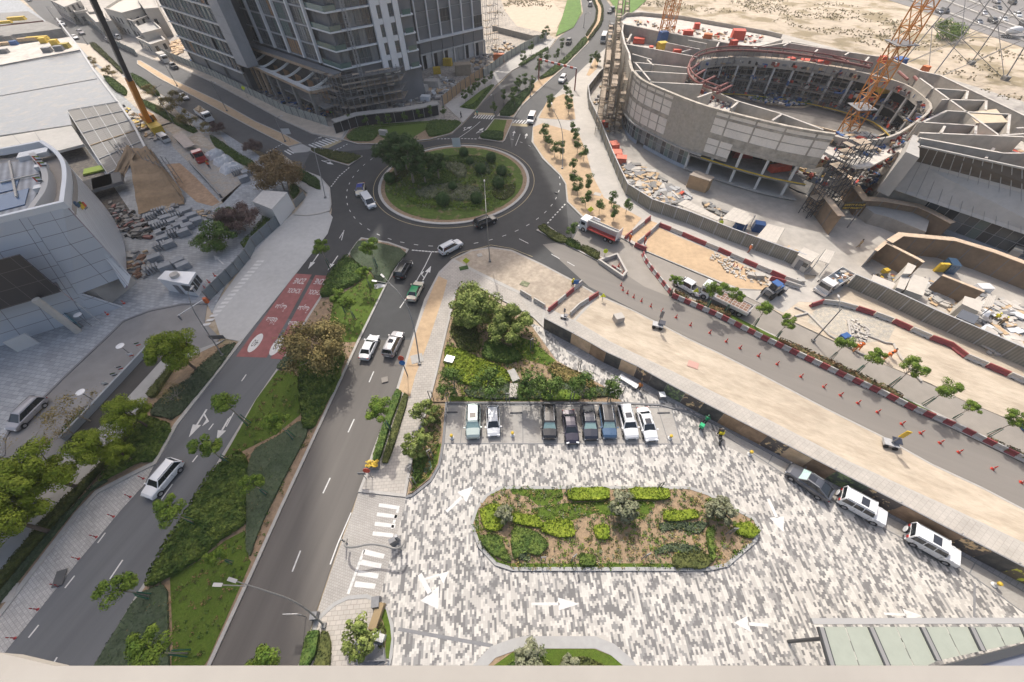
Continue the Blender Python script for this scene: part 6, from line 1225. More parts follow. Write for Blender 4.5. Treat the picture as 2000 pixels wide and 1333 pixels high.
debris('debris',[(1800,275),(1995,300),(2000,322),(1900,300),(1810,284)],160,10.7,[tan,tan,deckw,redm,steelm],'timber and sheets on the roof strip above the dark louvres',(.4,3))
debris('debris',[(1240,95),(1350,115),(1340,160),(1270,155),(1240,130)],160,10.7,sitecols,'small building litter in the western roof cells',(.2,1.4))
debris('debris',[(1800,160),(1880,180),(1960,220),(1960,255),(1800,255),(1850,215)],170,10.7,sitecols,'small building litter in the eastern roof cells',(.2,1.8))
debris('debris',[(1240,42),(1500,74),(1470,90),(1240,50)],90,14.02,[deckw,steelm,tan,redm],'scattered material on the white upper roof',(.2,1.6))
mb=MB();g0=G(1660,285,4.6)
mb.prism(smooth([G(x,y,5).xy for x,y in[(1600,285),(1640,268),(1700,266),(1735,285),(1722,322),(1660,318),(1600,310)]],1),4.4,4.95,conc);tag(mb.build('crane_platform',None),'concrete working deck round the base of the near tower crane','platform')
# ---- the building on the right with the tilted concrete wall
rb=empty('site_hall',label='large hall with sloping concrete wall, dark louvres and ribbon windows, right edge',cat='building')
def pr(px,z):return G(px[0],px[1],z)
a0,a1=pr((1838,462),0).xy,pr((2003,512),0).xy;
A_=pr((1760,415),.9).xy;B_=pr((1974,494),.9).xy;d_=(B_-A_).normalized();A_=A_-d_*2;B_=B_+d_*26
HF=Face(A_,B_);
if HF.n.y>0:HF=Face(B_,A_)
flip=(HF.a.xy-A_).length>1
mb=MB();HF.box(mb,0,HF.L,-6,.25,0,.9);mb.build('plinth',MATS['pale_blue_plinth'],rb)
nw=int(HF.L/1.55);
for i in range(nw):
 t=HF.L*i/nw;w2=HF.L/nw;win=MB();HF.box(win,t+.04,t+w2-.04,-.1,0,.9,4.9,glassm[[0,3,0,1,2,0,3][(i*3)%7]]);HF.box(win,t-.04,t+.04,0,.12,.9,4.9,steell);HF.box(win,t,t+w2,0,.1,2.7,2.78,steell);win.build('window',None,rb)
mb=MB();HF.box(mb,-.5,HF.L+.5,-1,.75,4.9,5.6,slabm);mb.build('ledge',None,rb)
bl,br=pr((1748,372),5.6).xy,pr((2000,458),5.6).xy;tl,tr2=pr((1781,314),10.5).xy,pr((2000,371),10.5).xy
ul,ur=pr((1797,287),13.6).xy,pr((2000,331),13.6).xy
ext=lambda a,b,k:b+(b-a)*k
br,tr2,ur=ext(bl,br,.6),ext(tl,tr2,.6),ext(ul,ur,.6)
def slant(nm,p0,p1,z0,q0,q1,z1,m,th=.4):
 mb=MB();vs=[(*p0,z0),(*p1,z0),(*q1,z1),(*q0,z1)];nb_=Vector((0,.0,-th));mb.add(vs+[(v[0],v[1]+th,v[2]-.05)for v in vs],[(0,1,2,3),(7,6,5,4),(0,4,5,1),(1,5,6,2),(2,6,7,3),(3,7,4,0)],m);return mb.build(nm,None,rb)
slant('sloping_wall',bl,br,5.6,tl,tr2,10.5,mat('hall_concrete',(0.425,0.408,0.380),0.85,var=0.06,scale=1.5,var2=0.12,scale2=0.15));slant('louvre_wall',tl,tr2,10.52,ul,ur,13.6,mat('brown_louvre',(0.10,0.085,0.07),0.7,var=0.12,scale=1))
for i in range(1,18):
 f=i/18;p,q_=Vector((*tl.lerp(tr2,f),10.55)),Vector((*ul.lerp(ur,f),13.65));mb=MB();mb.beam(p+Vector((0,-.06,0)),q_+Vector((0,-.06,0)),.09,.09,steell);mb.build('louvre_rib',None,rb)
 p,q_=Vector((*bl.lerp(br,f),5.62)),Vector((*tl.lerp(tr2,f),10.5));mb=MB();mb.beam(p+Vector((0,-.012,0)),q_+Vector((0,-.012,0)),.05,.03,steelm);mb.build('wall_joint',None,rb)
mb=MB();mb.beam((*ul,13.7),(*ur,13.7),.35,.25,conc);mb.build('coping',None,rb)
mb=MB();mb.prism([tl+Vector((0,.8)),tr2+Vector((0,.8)),tr2+Vector((3,14)),tl+Vector((4,10))],0,10.4,wallc,tan);mb.build('hall_body',None,rb)
mb=MB();p=[pr((1784,262),13.5),pr((1797,266),13.5),pr((1775,310),13.0),pr((1733,380),6.5),pr((1716,368),6.5)]
mb.prism([p[0].xy,p[1].xy,p[3].xy+Vector((.6,0)),p[4].xy],6,13.4,conc);tag(mb.build('concrete_pier',None),'long pale concrete wall between the ring building and the hall','wall')
mb=MB();mb.prism([pr(x,6).xy for x in[(1716,372),(1733,384),(1765,392),(1840,420),(1850,380),(1800,340),(1760,300)]],0,2.4,wallc,conc);tag(mb.build('link_block',None),'low grey concrete block at the foot of the long pale wall','building')
# ---- scaffolds of the ring building
tri=[G(1226,190,7).xy,G(1213,110,9).xy,G(1200,62,9).xy]
west=[G(1219,270).xy+Vector((-3.5,2)),G(1207,200).xy+Vector((-1.5,0)),G(1190,120).xy+Vector((2.0,0)),G(1200,75).xy+Vector((1,0))]
scaffold('dense tall scaffold along the west flank of the ring building',west[::-1],0,13.5,1.7,1.7,1.6,.35,thick=.08,col=mat('scaffold_brown',(0.27,0.23,0.18),0.8,var=0.3,scale=2))
scaffold('second scaffold layer against the west wall of the ring building',[p+Vector((2.6,0.4))for p in west[::-1]],0,13,1.7,1.9,1.4,.3,thick=.09,col=mat('scaffold_brown',(0,0,0)))
scaffold('outer scaffold layer of the west flank, beside the hoarding',[p+Vector((-2.6,-.3))for p in west[::-1][1:]],0,11,1.9,1.8,1.4,.3,thick=.08,col=mat('scaffold_brown',(0,0,0)))
sx=G(1578,410).xy
scaffold('tall dark scaffold tower at the eastern end of the block facade',[sx+Vector((-2.6,-1.2)),sx+Vector((4.2,0.8))],0,14.5,1.1,1.3,2.0,.45,thick=.10,col=mat('scaffold_black',(0.05,0.055,0.065),0.6))
mb=MB();mb.beam((sx.x+1,sx.y+1,0),(sx.x+3.2,sx.y+4.5,8),.8,.6,conc_d);tag(mb.build('leaning_chute',None),'inclined dark rubbish chute beside the scaffold tower','chute')
sc_in=resample([Hi(1.0)[i]for i in range(0,len(Hs))],6)
ip=Hi(1.005);k0=[i for i,p in enumerate(ip)if p.y>cH.y+2]
run=[ip[i]for i in k0];run.sort(key=lambda p:p.x)
scaffold('blackish scaffold lining the far side of the oval courtyard',run[::3][::-1],1,13.4,1.5,1.4,1.3,.6,thick=.09)
scaffold('second blackish scaffold on the inner gallery of the courtyard',[cH+(p-cH)*.965 for p in run[::3][::-1]],.3,6.5,1.6,1.5,1.2,.5,thick=.08)
# ---- tower cranes
def lattice(mb,p0,p1,w,bay,t,m,up=Vector((0,1,0))):
 p0,p1=Vector(p0),Vector(p1);d=p1-p0;n=max(1,int(d.length/bay));z=d.normalized();x=z.cross(up).normalized()if abs(z.dot(up))<.9 else z.cross(Vector((1,0,0))).normalized();y=x.cross(z)
 C_=[(-w/2,-w/2),(w/2,-w/2),(w/2,w/2),(-w/2,w/2)]
 for a,b in C_:mb.beam(p0+x*a+y*b,p1+x*a+y*b,t,None,m)
 for i in range(n):
  q0,q1=p0+d*(i/n),p0+d*((i+1)/n)
  for k in range(4):
   a,b=C_[k],C_[(k+1)%4];mb.beam(q0+x*a[0]+y*a[1],q1+x*b[0]+y*b[1],t*.7,None,m);mb.beam(q0+x*a[0]+y*a[1],q0+x*b[0]+y*b[1],t*.7,None,m)
def tower_crane(label,base,h,w,jib_ang,twin=False):
 root=empty('tower_crane',(base.x,base.y,0),label=label,cat='crane');mb=MB();lattice(mb,(0,0,.3),(0,0,h),w,w*1.15,.19,orangem)
 if twin:lattice(mb,(w*1.25,.2,.3),(w*1.25,.2,h*.62),w*.8,w,.12,orangem)
 mb.build('mast',None,root);mb=MB();mb.box((0,0,.4),(w*2,w*2,.8),conc);mb.build('foundation',None,root)
 c,s_=math.cos(jib_ang),math.sin(jib_ang)
 mb=MB();lattice(mb,(0,0,h),(c*55,s_*55,h+1),1.6,2.4,.14,orangem);mb.build('jib',None,root);mb=MB();lattice(mb,(0,0,h),(-c*16,-s_*16,h),1.6,2.4,.14,orangem);mb.build('counter_jib',None,root)
 mb=MB();mb.box((-c*14,-s_*14,h-.8),(3,2.4,3),conc_d);mb.build('counterweight',None,root);mb=MB();mb.box((1.6,0,h-1.6),(1.6,1.8,2.2),PW);mb.build('cabin',None,root)
 for z in range(10,int(h),12):mb=MB();mb.box((0,0,z),(w*1.7,w*1.7,.12),steelm);mb.build('mast_platform',None,root)
 return root
tower_crane('orange lattice tower crane rising in front of the oval courtyard',Vector((*G(1652,262,4).xy,0)),88,2.6,1.2,False)
tower_crane('orange tower crane behind the western roof cells, further from the viewer',Vector((*G(1289,92,10.6).xy,0)),80,1.8,.9,True)
# ---- pylon on the desert
pyl=empty('power_pylon',label='grey steel lattice power pylon standing on the desert',cat='pylon');pc=(G(1812,125)+G(1905,152))/2;pc=Vector((*((G(1815,120).xy+G(1900,168).xy)/2),0));pyl.location=pc
mb=MB();hb=12.0;Hh=62.0;pw=lambda z:hb*(1-z/Hh*.80)
for a,b in((-1,-1),(1,-1),(1,1),(-1,1)):mb.beam((a*hb,b*hb*.6,0),(a*pw(Hh),b*pw(Hh)*.6,Hh),.24,None,steelm)
lv=[0,11,21,30,38,45,52,58]
for z0_,z1_ in zip(lv,lv[1:]):
 C_=[(-1,-1),(1,-1),(1,1),(-1,1)]
 for k in range(4):
  a,b=C_[k],C_[(k+1)%4];mb.beam((a[0]*pw(z0_),a[1]*pw(z0_)*.6,z0_),(b[0]*pw(z1_),b[1]*pw(z1_)*.6,z1_),.12,None,steelm);mb.beam((b[0]*pw(z0_),b[1]*pw(z0_)*.6,z0_),(a[0]*pw(z1_),a[1]*pw(z1_)*.6,z1_),.12,None,steelm);mb.beam((a[0]*pw(z1_),a[1]*pw(z1_)*.6,z1_),(b[0]*pw(z1_),b[1]*pw(z1_)*.6,z1_),.10,None,steelm)
mb.build('lattice',None,pyl);mb=MB()
for z in(46,53,60):mb.beam((-15,0,z),(15,0,z),.4,.8,steelm)
mb.build('cross_arm',None,pyl)
for a,b in((-1,-1),(1,-1),(1,1),(-1,1)):mb=MB();mb.box((a*hb,b*hb*.6,.5),(1.6,1.6,1.0),conc_d);mb.build('footing',None,pyl)
# ---- motorway far right
slab('motorway',[(1500,-60),(1640,-22),(1740,2),(1822,28),(1900,58),(2000,94),(2300,210),(2300,60),(2000,-40),(1700,-130)],mat('motorway_asphalt',(0.20,0.19,0.185),0.9,var=0.06,scale=0.3),0.05)
mb=MB()
for o_ in(12,34,52):mb.ribbon([G(x,y-o_).xy for x,y in[(1640,-22),(1740,2),(1822,28),(1900,58),(2000,94),(2300,210)]],1.2,.04,.5,kerbm)
struct('median_barrier',mb)
slab('desert_track',[(960,20),(1000,10),(1060,-20),(1100,30),(1085,60),(1068,66),(1040,62),(985,48)],mat('track_sand',(0.50,0.41,0.31),0.95,var=0.08,scale=.4),0.0)
# == FENCES, BARRIERS, HUTS OF THE EASTERN SITES
hoardm=brickmat('hoarding_sheet',(0.27,0.26,0.225),(0.255,0.245,0.21),(0.17,0.165,0.145),0.25,50,0.02,rot=0.0)
def painted_ribs(name,c,pitch=0.3,ang=0.0,amt=0.75):  # rib shading painted as colour bands; the sheet itself stays flat
 if name in MATS:return MATS[name]
 m=bpy.data.materials.new(name);m.use_nodes=True;MATS[name]=m;nt=m.node_tree;L=nt.links.new;p=nt.nodes['Principled BSDF'];p.inputs['Roughness'].default_value=0.7
 tc=_n(nt,'ShaderNodeTexCoord');mp=_n(nt,'ShaderNodeMapping');mp.inputs['Rotation'].default_value=(0,0,ang);L(tc.outputs['Object'],mp.inputs[0])
 wv=_n(nt,'ShaderNodeTexWave');wv.bands_direction='X';wv.inputs['Scale'].default_value=1.0/pitch*.314;wv.inputs['Distortion'].default_value=0;L(mp.outputs[0],wv.inputs['Vector'])
 n=_n(nt,'ShaderNodeTexNoise');n.inputs['Scale'].default_value=.6;n.inputs['Detail'].default_value=6;L(tc.outputs['Object'],n.inputs['Vector'])
 mr=_n(nt,'ShaderNodeMapRange');mr.inputs[3].default_value=amt;mr.inputs[4].default_value=1.1;L(wv.outputs[0],mr.inputs[0]);m2=_n(nt,'ShaderNodeMapRange');m2.inputs[1].default_value=.3;m2.inputs[2].default_value=.7;m2.inputs[3].default_value=.82;m2.inputs[4].default_value=1.14;L(n.outputs[0],m2.inputs[0])
 mu=_n(nt,'ShaderNodeMath',operation='MULTIPLY');L(mr.outputs[0],mu.inputs[0]);L(m2.outputs[0],mu.inputs[1]);s_=_n(nt,'ShaderNodeVectorMath',operation='SCALE');s_.inputs[0].default_value=c;L(mu.outputs[0],s_.inputs['Scale']);L(s_.outputs[0],p.inputs['Base Color']);return m
hg=painted_ribs('hoarding_greige',(0.265,0.25,0.205),.35,math.radians(28));hp_=painted_ribs('hoarding_pale',(0.36,0.37,0.335),.35,math.radians(-30));htan=mat('hoarding_timber',(0.40,0.27,0.155),0.85,var=0.12,scale=1.5)
def fence(label,px,h,m,bay=3.0,name='site_hoarding',cat='hoarding',cap=None,panels=None,z=0.06,thick=.08,world=None,posts=True):
 root=empty(name,label=label,cat=cat);P=world or[G(x,y).xy for x,y in px];Q_=resample_keep(P,bay)
 for i,(a,b)in enumerate(zip(Q_,Q_[1:])):
  F=Face(a,b);mb=MB();F.box(mb,.01,F.L-.01,-thick/2,thick/2,z,z+h,(panels[i%len(panels)]if panels else m));mb.build('panel',None,root)
  if posts:mb=MB();F.box(mb,-.06,.06,-.16,.16,z,z+h+.1,cap or steelm);mb.build('post',None,root)
 if cap:
  mb=MB();mb.ribbon(P,.22,z+h,z+h+.08,cap);mb.build('capping',None,root)
 return root
def resample_keep(P,step):
 out=[Vector(P[0])]
 for a,b in zip(P,P[1:]):
  n=max(1,int(round((b-a).length/step)))
  for i in range(1,n+1):out.append(a.lerp(b,i/n))
 return out
fence('long greige corrugated hoarding curving from the scaffold to the site booth',[(1147,186),(1150,214),(1172,262),(1192,315),(1207,350),(1222,382),(1268,412),(1340,437),(1420,470),(1500,500),(1560,522)],2.6,hg,cap=steell)
fence('greige hoarding running up to the scaffold along the northern pavement',[(1189,137),(1168,158),(1147,186)],2.4,hg,cap=steell)
fence('greige corrugated hoarding east of the site entrance',[(1653,560),(1712,586),(1800,628),(1900,672),(2010,722),(2300,850)],2.6,hg,cap=steell)
fence('pale grey-green hoarding before the tower along the western avenue',[(320,108),(340,118),(420,152),(500,192),(560,222),(641,247)],2.4,hp_)
fence('pale grey-green hoarding beside the northern road',[(945,152),(990,118),(1024,98),(1067,78)],2.4,hp_)
fence('tan timber hoarding along the northern pavement',[(866,208),(900,180),(945,150)],2.8,htan,name='timber_hoarding')
fence('grey block boundary wall on the desert edge behind the tower',[(962,62),(985,68),(1040,82),(1064,80)],2.0,conc_d,name='boundary_wall',cat='wall',posts=False)
cw=empty('covered_walkway',label='curved covered walkway with dark panels and pale roof before the tower',cat='walkway');wp=[G(x,y).xy for x,y in[(657,262),(700,248),(740,243),(790,238),(830,231),(858,225)]]
mb=MB();mb.ribbon(wp,.12,.1,2.6,mat('black_panel',(0.025,0.025,0.03),0.5),side=-.5);mb.build('dark_panel',None,cw);mb=MB();mb.ribbon([p+Vector((0,.9))for p in wp],2.6,2.9,3.0,mat('walkway_roof',(0.36,0.34,0.31),0.8,var=.12,scale=1));mb.build('roof',None,cw)
for p in resample_keep(wp,2.6):mb=MB();mb.box((p.x,p.y-.15,1.5),(.1,.1,2.8),steell);mb.build('post',steell,cw);mb=MB();mb.box((p.x,p.y+2.1,1.5),(.1,.1,2.8),steell);mb.build('post',steell,cw)
# ---- brown fenced entrance tunnels and yard walls on the right
tanp=mat('brown_board',(0.25,0.175,0.115),0.85,var=0.14,scale=1.2,var2=.1,scale2=.3);tantop=mat('board_top',(0.56,0.43,0.31),0.85,var=0.15,scale=1.5)
def boardwall(label,px,h,w=.7,top=tantop):
 root=empty('board_wall',label=label,cat='wall');P=[G(x,y).xy for x,y in px];Q_=resample_keep(P,2.6)
 for i,(a,b)in enumerate(zip(Q_,Q_[1:])):
  F=Face(a,b);mb=MB();F.box(mb,.015,F.L-.015,-.06,.06,.08,h,tanp);mb.build('board',None,root);mb=MB();F.box(mb,-.05,.05,-.12,.12,.08,h,steelm);mb.build('stud',None,root)
 mb=MB();mb.ribbon(P,w,h,h+.1,top);mb.build('top_deck',None,root);return root
boardwall('brown boarded wall on the left of the site approach, below the scaffold',[(1572,397),(1592,425),(1617,460)],4.2,1.3)
boardwall('zigzag brown boarded wall behind the white yard towards the hall',[(1625,362),(1665,422),(1700,424),(1765,436),(1790,448),(1828,470)],3.8,1.4)
boardwall('long brown boarded wall crossing the right hand yard',[(1706,508),(1728,494),(1828,504),(1900,527),(2000,567),(2200,650)],4.0,1.1)
boardwall('lower brown boarded wall parallel to the corrugated hoarding',[(1683,522),(1702,506),(1765,540),(1772,545)],3.6,.6)
boardwall('short brown boarded wall beside the white hut roofs',[(1808,568),(1885,600)],3.4,.5)
sg=empty('site_sign',label='dark sign board with yellow lettering at the end of the brown wall',cat='sign');a,b=G(1616,446),G(1654,446);
mb=MB();mb.beam((a.x,a.y,4.9),(b.x,b.y,4.9),.15,1.5,mat('sign_black',(.02,.02,.022),.6));mb.build('board',None,sg)
for p in(a,b):mb=MB();mb.box((p.x,p.y,2.2),(.15,.15,4.4),steelm);mb.build('post',None,sg)
def text(name,s_,size,loc,rot,m,parent=None,ext=.01,al='CENTER',kind=None,label=None,cat=None,sx=1.0,sy=1.0):
 cu=bpy.data.curves.new(name,'FONT');cu.body=s_;cu.size=size;cu.extrude=ext;cu.align_x=al;cu.align_y='CENTER';o=bpy.data.objects.new('tmp_'+name,cu);COL.objects.link(o)
 bpy.context.view_layer.update();me=bpy.data.meshes.new_from_object(o.evaluated_get(bpy.context.evaluated_depsgraph_get()));bpy.data.objects.remove(o)
 q=bpy.data.objects.new(name,me);COL.objects.link(q);me.materials.clear();me.materials.append(m);q.location=loc;q.rotation_euler=rot;q.scale=(sx,sy,1)
 if parent is not None:q.parent=parent
 return tag(q,label,cat,kind=kind)
text('lettering','SAFETY IS OUR',.56,((a.x+b.x)/2,min(a.y,b.y)-.10,5.2),(math.pi/2,0,math.atan2(b.y-a.y,b.x-a.x)),yelm,sg);text('lettering','FIRST PRIORITY',.52,((a.x+b.x)/2,min(a.y,b.y)-.10,4.55),(math.pi/2,0,math.atan2(b.y-a.y,b.x-a.x)),yelm,sg)
# ---- huts and canopies
def hut(label,px,h,wm,rm,z0=.08,name='site_hut',cat='hut',over=.15,door=False):
 """px: the roof corners as seen, at height h"""
 root=empty(name,label=label,cat=cat);P=[G(x,y,h).xy for x,y in px];c_=sum(P,Vector((0,0)))/len(P);mb=MB();mb.prism([p+(c_-p).normalized()*over for p in P],z0,h-.1,wm);mb.build('walls',None,root)
 mb=MB();mb.prism(P,h-.1,h,rm);mb.build('roof',None,root)
 if door:
  a,b=P[door-1],P[door%len(P)];F=Face(a,b);
  if(F.P(F.L/2,1,0).xy-c_).length<(F.P(F.L/2,-1,0).xy-c_).length:F=Face(b,a)
  mb=MB();F.box(mb,F.L*.25,F.L*.25+.9,-over,-over+.04,z0,z0+2.0,steelm);mb.build('door',None,root);mb=MB();F.box(mb,F.L*.6,F.L*.6+.8,-over,-over+.04,z0+1.1,z0+1.9,carglass);mb.build('window',None,root)
 return root
def canopy(label,px,h,rm,n=5):
 root=empty('shade_canopy',label=label,cat='canopy');P=[G(x,y,h).xy for x,y in px];mb=MB();mb.prism(P,h-.06,h,rm);mb.build('roof',None,root)
 for p in P:mb=MB();mb.box((p.x,p.y,h/2),(.1,.1,h-.1),steell);mb.build('post',steell,root)
 mb=MB();a,b,c_,d=[Vector((p.x,p.y,h+.012))for p in P[:4]]
 for i in range(1,n):mb.beam(a.lerp(b,i/n),d.lerp(c_,i/n),.07,.03,conc_l)
 mb.build('roof_battens',conc_l,root);return root
whiteroof=mat('white_roof_sheet',(0.50,0.46,0.405),0.7,var=.08,scale=1.5);cream=mat('cream_wall',(0.50,0.47,0.42),0.8,var=.06,scale=1)
S6=lambda p:Q(1700,400,6.667,p)
canopy('large white roofed canopy just behind the greige hoarding',R(2,1,[(1700,295),(1865,355),(1790,430),(1605,380)]),2.6,whiteroof)
canopy('second white canopy behind the greige hoarding, near the booth',[(1500,437),(1533,446),(1516,475),(1477,464)],2.6,whiteroof)
canopy('narrow white canopy strip along the hoarding, left of the large one',R(2,1,[(1330,235),(1600,375),(1570,395),(1265,270)]),2.2,whiteroof,9)
canopy('small tilted white canopy right of the site booth',R(3,1,[(445,615),(515,635),(465,725),(385,700)]),3.0,whiteroof)
hut('cream site booth with door at the end of the greige hoarding',R(3,1,[(275,600),(395,655),(335,715),(225,660)]),2.7,cream,whiteroof,door=3)
hut('brown timber cabin leaning against the glazed facade',Q(1180,180,6.667,[(1190,1020),(1440,1110),(1380,1160),(1110,1075)]),3.0,htan,mat('cabin_roof',(0.34,0.29,0.24),.9,var=.15,scale=1))
hut('white flat hut roof nearest the hoarding in the right yard',S6([(40,910),(330,1025),(270,1110),(0,1000)]),2.6,cream,whiteroof)
hut('white square hut roof beside the dark gap, right yard',S6([(400,920),(520,950),(440,1110),(340,1080)]),2.8,cream,whiteroof)
hut('big white roofed hut in the middle of the right yard',S6([(545,900),(765,975),(690,1190),(465,1110)]),2.8,cream,whiteroof)
hut('white plant box on the wall above the big white hut',S6([(490,755),(600,800),(530,900),(420,900)]),3.4,cream,whiteroof)
hut('long white hut with black trim at the lower right yard',S6([(1230,1190),(1480,1260),(1430,1400),(1190,1290)]),2.8,cream,whiteroof)
hut('white container with dark corrugated roof by the lower hoarding',R(3,1,[(1490,1075),(1620,1130),(1580,1190),(1440,1130)]),2.6,cream,mat('dark_roof',(.10,.11,.13),.6))
canopy('white shade sheet on poles over the far right yard',S6([(1520,1190),(1640,1180),(1590,1330),(1460,1330)]),2.6,whiteroof)
hut('white door cabin with blue door against the ribbon windows',S6([(1850,590),(1900,530),(2000,560),(1990,640)]),2.8,cream,whiteroof,door=1)
for l,px,d,m_ in[('blue barrel leaning on the zigzag board wall',(1775,450),(1.8,1.4,1.6),bluem),('blue bin below the large canopy',(1443,448),(2.2,1.2,1.2),bluem),('blue container between the two white canopies',(1478,450),(2.0,1.6,1.6),bluem),('grey box beside the booth barriers',(1562,552),(1.2,.8,.6),conc),('yellow crate in the right yard next to dark litter',(1727,533),(1.0,.8,.7),yelm),('blue and white machine in the right yard',(1848,528),(1.4,2.2,1.8),MATS['paint_blue']),('yellow folded boards leaning in the right yard',(1832,530),(1.6,.5,1.6),yelm),('white covered stack with green edge in the right yard',(1915,568),(2.2,1.4,1.0),PW),('blue barrel at the right edge near the verge',(1999,836),(.8,.8,1.0),bluem),('blue crate beside the trench in the gravel',(1646,662),(1.4,.9,.8),bluem),('red covered heap inside the hoarding, north end',(1180,248),(1.8,1.4,1.4),redm),('red covered machine in the opening of the block facade',(1448,306),(4.2,1.8,1.6),mat('dark_red',(.28,.03,.025),.5)),('red crumpled sheet heap on the open floor by the scaffold',(1521,333),(4.6,1.6,1.1),redm),('grey concrete block standing on the sand lot',(1207,626),(1.5,1.3,1.0),conc_l),('white block left of two by the broken kerb',(1466,541),(1.4,.8,.6),conc_l),('white block right of two by the broken kerb',(1480,543),(1.6,1.0,.8),conc_l)]:
 z_=4.0 if('opening' in l or 'open floor' in l)else .1;tote(px,d,z_,m_,'covered_heap' if 'heap' in l or 'stack' in l else 'site_box',l,'box')
for i,(x,y,d)in enumerate([(1198,290,(2.2,2.6,1.3)),(1204,306,(2.4,2.6,1.2)),(1212,318,(2.6,2.2,1.4))]):tote((x,y),d,.1,mat('salmon_sheet',(.62,.16,.10),.6,var=.2,scale=2),'covered_heap','red sheeted heap inside the hoarding corner, %s from the north'%ORD[i],'heap','red sheeted heaps')
debris('debris',[(1215,322),(1245,322),(1290,350),(1330,385),(1300,400),(1240,385),(1222,360)],260,.1,[tan,deckw,tan,steelm,steelm,conc_d,deckw,conc],'timber and board litter inside the hoarding corner',(.4,3.0),(.08,.7))
debris('debris',[(1290,360),(1352,380),(1330,400),(1285,395)],120,.1,[steelm,steelm,conc_d,redm,steell],'tangle of steel scaffold pieces and a pit frame',(.4,2.6),(.05,.6))
debris('debris',[(1160,205),(1195,120),(1215,230),(1212,270),(1178,255)],130,.1,[deckw,conc_l,steelm,tan],'building litter between hoarding and west scaffold',(.3,1.6))
debris('debris',[(1700,536),(1760,545),(1800,575),(1760,570)],70,.1,[darkin,steelm,yelm,maroon],'dark litter behind the lower board wall',(.3,1.3))
debris('debris',[(1800,545),(1880,560),(2000,600),(2000,700),(1930,690),(1880,620),(1820,590)],280,.1,[deckw,conc_l,tan,deckw,steelm,PW,conc],'white boards and litter in the right yard',(.3,2.8),(.05,.4))
debris('debris',[(1420,450),(1520,478),(1575,500),(1560,515),(1480,485),(1420,468)],110,.1,[bluem,yelm,deckw,steelm,tan,redm],'coloured site materials along the inside of the hoarding',(.3,1.6))
debris('debris',[(1370,395),(1420,415),(1405,430),(1380,420)],24,.1,[steelm,tan,conc_d],'bundle of steel and pallets on the slab',(.4,2))
debris('debris',[(1640,330),(1720,350),(1700,380),(1660,380),(1640,350)],120,1.0,sitecols,'rubble under the working deck',(.3,2.4))
debris('rubble',R(2,1,[(1530,640),(1660,690),(1800,760),(1960,830),(1960,900),(1780,870),(1620,780),(1520,700)]),120,.06,[conc_l,conc,sand,deckw],'broken kerb stones and rubble on the sand by the northern lane',(.15,.8),(.04,.25))
debris('rubble',R(3,1,[(600,1180),(660,1160),(780,1240),(760,1330),(640,1330)]),70,.06,[conc_l,deckw],'broken white pieces along the trench',(.15,.7),(.04,.2))
for pts,l in(([(1552,600),(1578,612),(1620,655),(1680,690),(1690,694)],'grey drain pipe lying along the far lane edge'),(R(3,1,[(205,1130),(300,1105)]),'short pale pipe beside the gravel'),(R(3,1,[(612,1160),(640,1330)])+[(1667,678)],'white pipe in the trench, upright one in the view'),(R(3,1,[(640,1230),(800,1290),(900,1330)])+[(1745,672),(1760,700),(1800,745)],'long curved pale pipe across the gravel')):
 mb=MB();mb.tube([G(x,y,.2)for x,y in pts],.16,conc_l,8);tag(mb.build('pipe',None),l,'pipe')
 # ---- barriers
bred,bwhite=mat('barrier_red',(0.28,0.06,0.062),0.6,var=.12,scale=3),mat('barrier_white',(0.45,0.43,0.40),0.7,var=.12,scale=3)
def barrier_proto(L,m,h=.85,w=.5):
 root=empty('road_barrier');root['category']='barrier';mb=MB();x=L/2-.02;pf=[(-w/2,0),(w/2,0),(w/2,.18),(w*.22,.34),(w*.18,h),(-w*.18,h),(-w*.22,.34),(-w/2,.18)]
 n=len(pf);mb.add([(-x,a,b)for a,b in pf]+[(x,a,b)for a,b in pf],[(i,(i+1)%n,(i+1)%n+n,i+n)for i in range(n)]+[tuple(range(n))[::-1],tuple(range(n,2*n))],m);mb.build('body',m,root)
 for s_ in(-.28,.28):q=MB();q.box((s_*L,0,.06),(L*.16,w+.02,.10),blackp);q.build('foot_slot',blackp,root)
 return root
BP={(k,c):barrier_proto(k,m)for k in(1.05,2.4)for c,m in(('r',bred),('w',bwhite))}
CN={'r':'red','w':'white'}
def barrier_row(px,L,pat,where,group):
 P=[G(x,y).xy for x,y in px];pts=resample(P,L);cnt={'r':0,'w':0}
 for i,(a,b)in enumerate(zip(pts,pts[1:])):
  c=pat[i%len(pat)];m_=(a+b)/2;d=b-a
  place(BP[(L,c)],m_.x,m_.y,math.atan2(d.y,d.x),'%s %s barrier %s'%(ORD[cnt[c]],CN[c],where),group,.02 if L<2 else .12);cnt[c]+=1
barrier_row([(1255,498),(1258,508),(1268,523),(1288,548),(1311,577)],1.05,'rw','of the curved row leading into the coned lane, from the north','striped barriers of the curved row')
barrier_row([(1312,580),(1400,618),(1500,668),(1643,735),(1712,766),(1780,800),(1857,832),(2000,902)],1.05,'rw','of the long striped row, counted from the west','striped barriers of the long row')
barrier_row(R(2,1,[(1125,445),(1265,500),(1400,560),(1560,625),(1640,665),(1720,695),(1800,735),(1960,800)])+[(1540,552),(1560,558)],2.4,'rwrrwrwrwrw','of the row between sand and pavement, from the west','large barriers along the pale pavement')
barrier_row(R(2,1,[(865,540),(1052,392)]),2.4,'rww','on the west side of the sandy crossing','barriers at the sandy crossing');barrier_row(R(2,1,[(960,580),(1035,520),(1130,430)]),2.4,'wrw','on the east side of the sandy crossing','barriers at the sandy crossing');barrier_row(R(2,1,[(945,600),(1015,630)]),2.4,'r','lying at the mouth of the curved row','barriers at the sandy crossing')
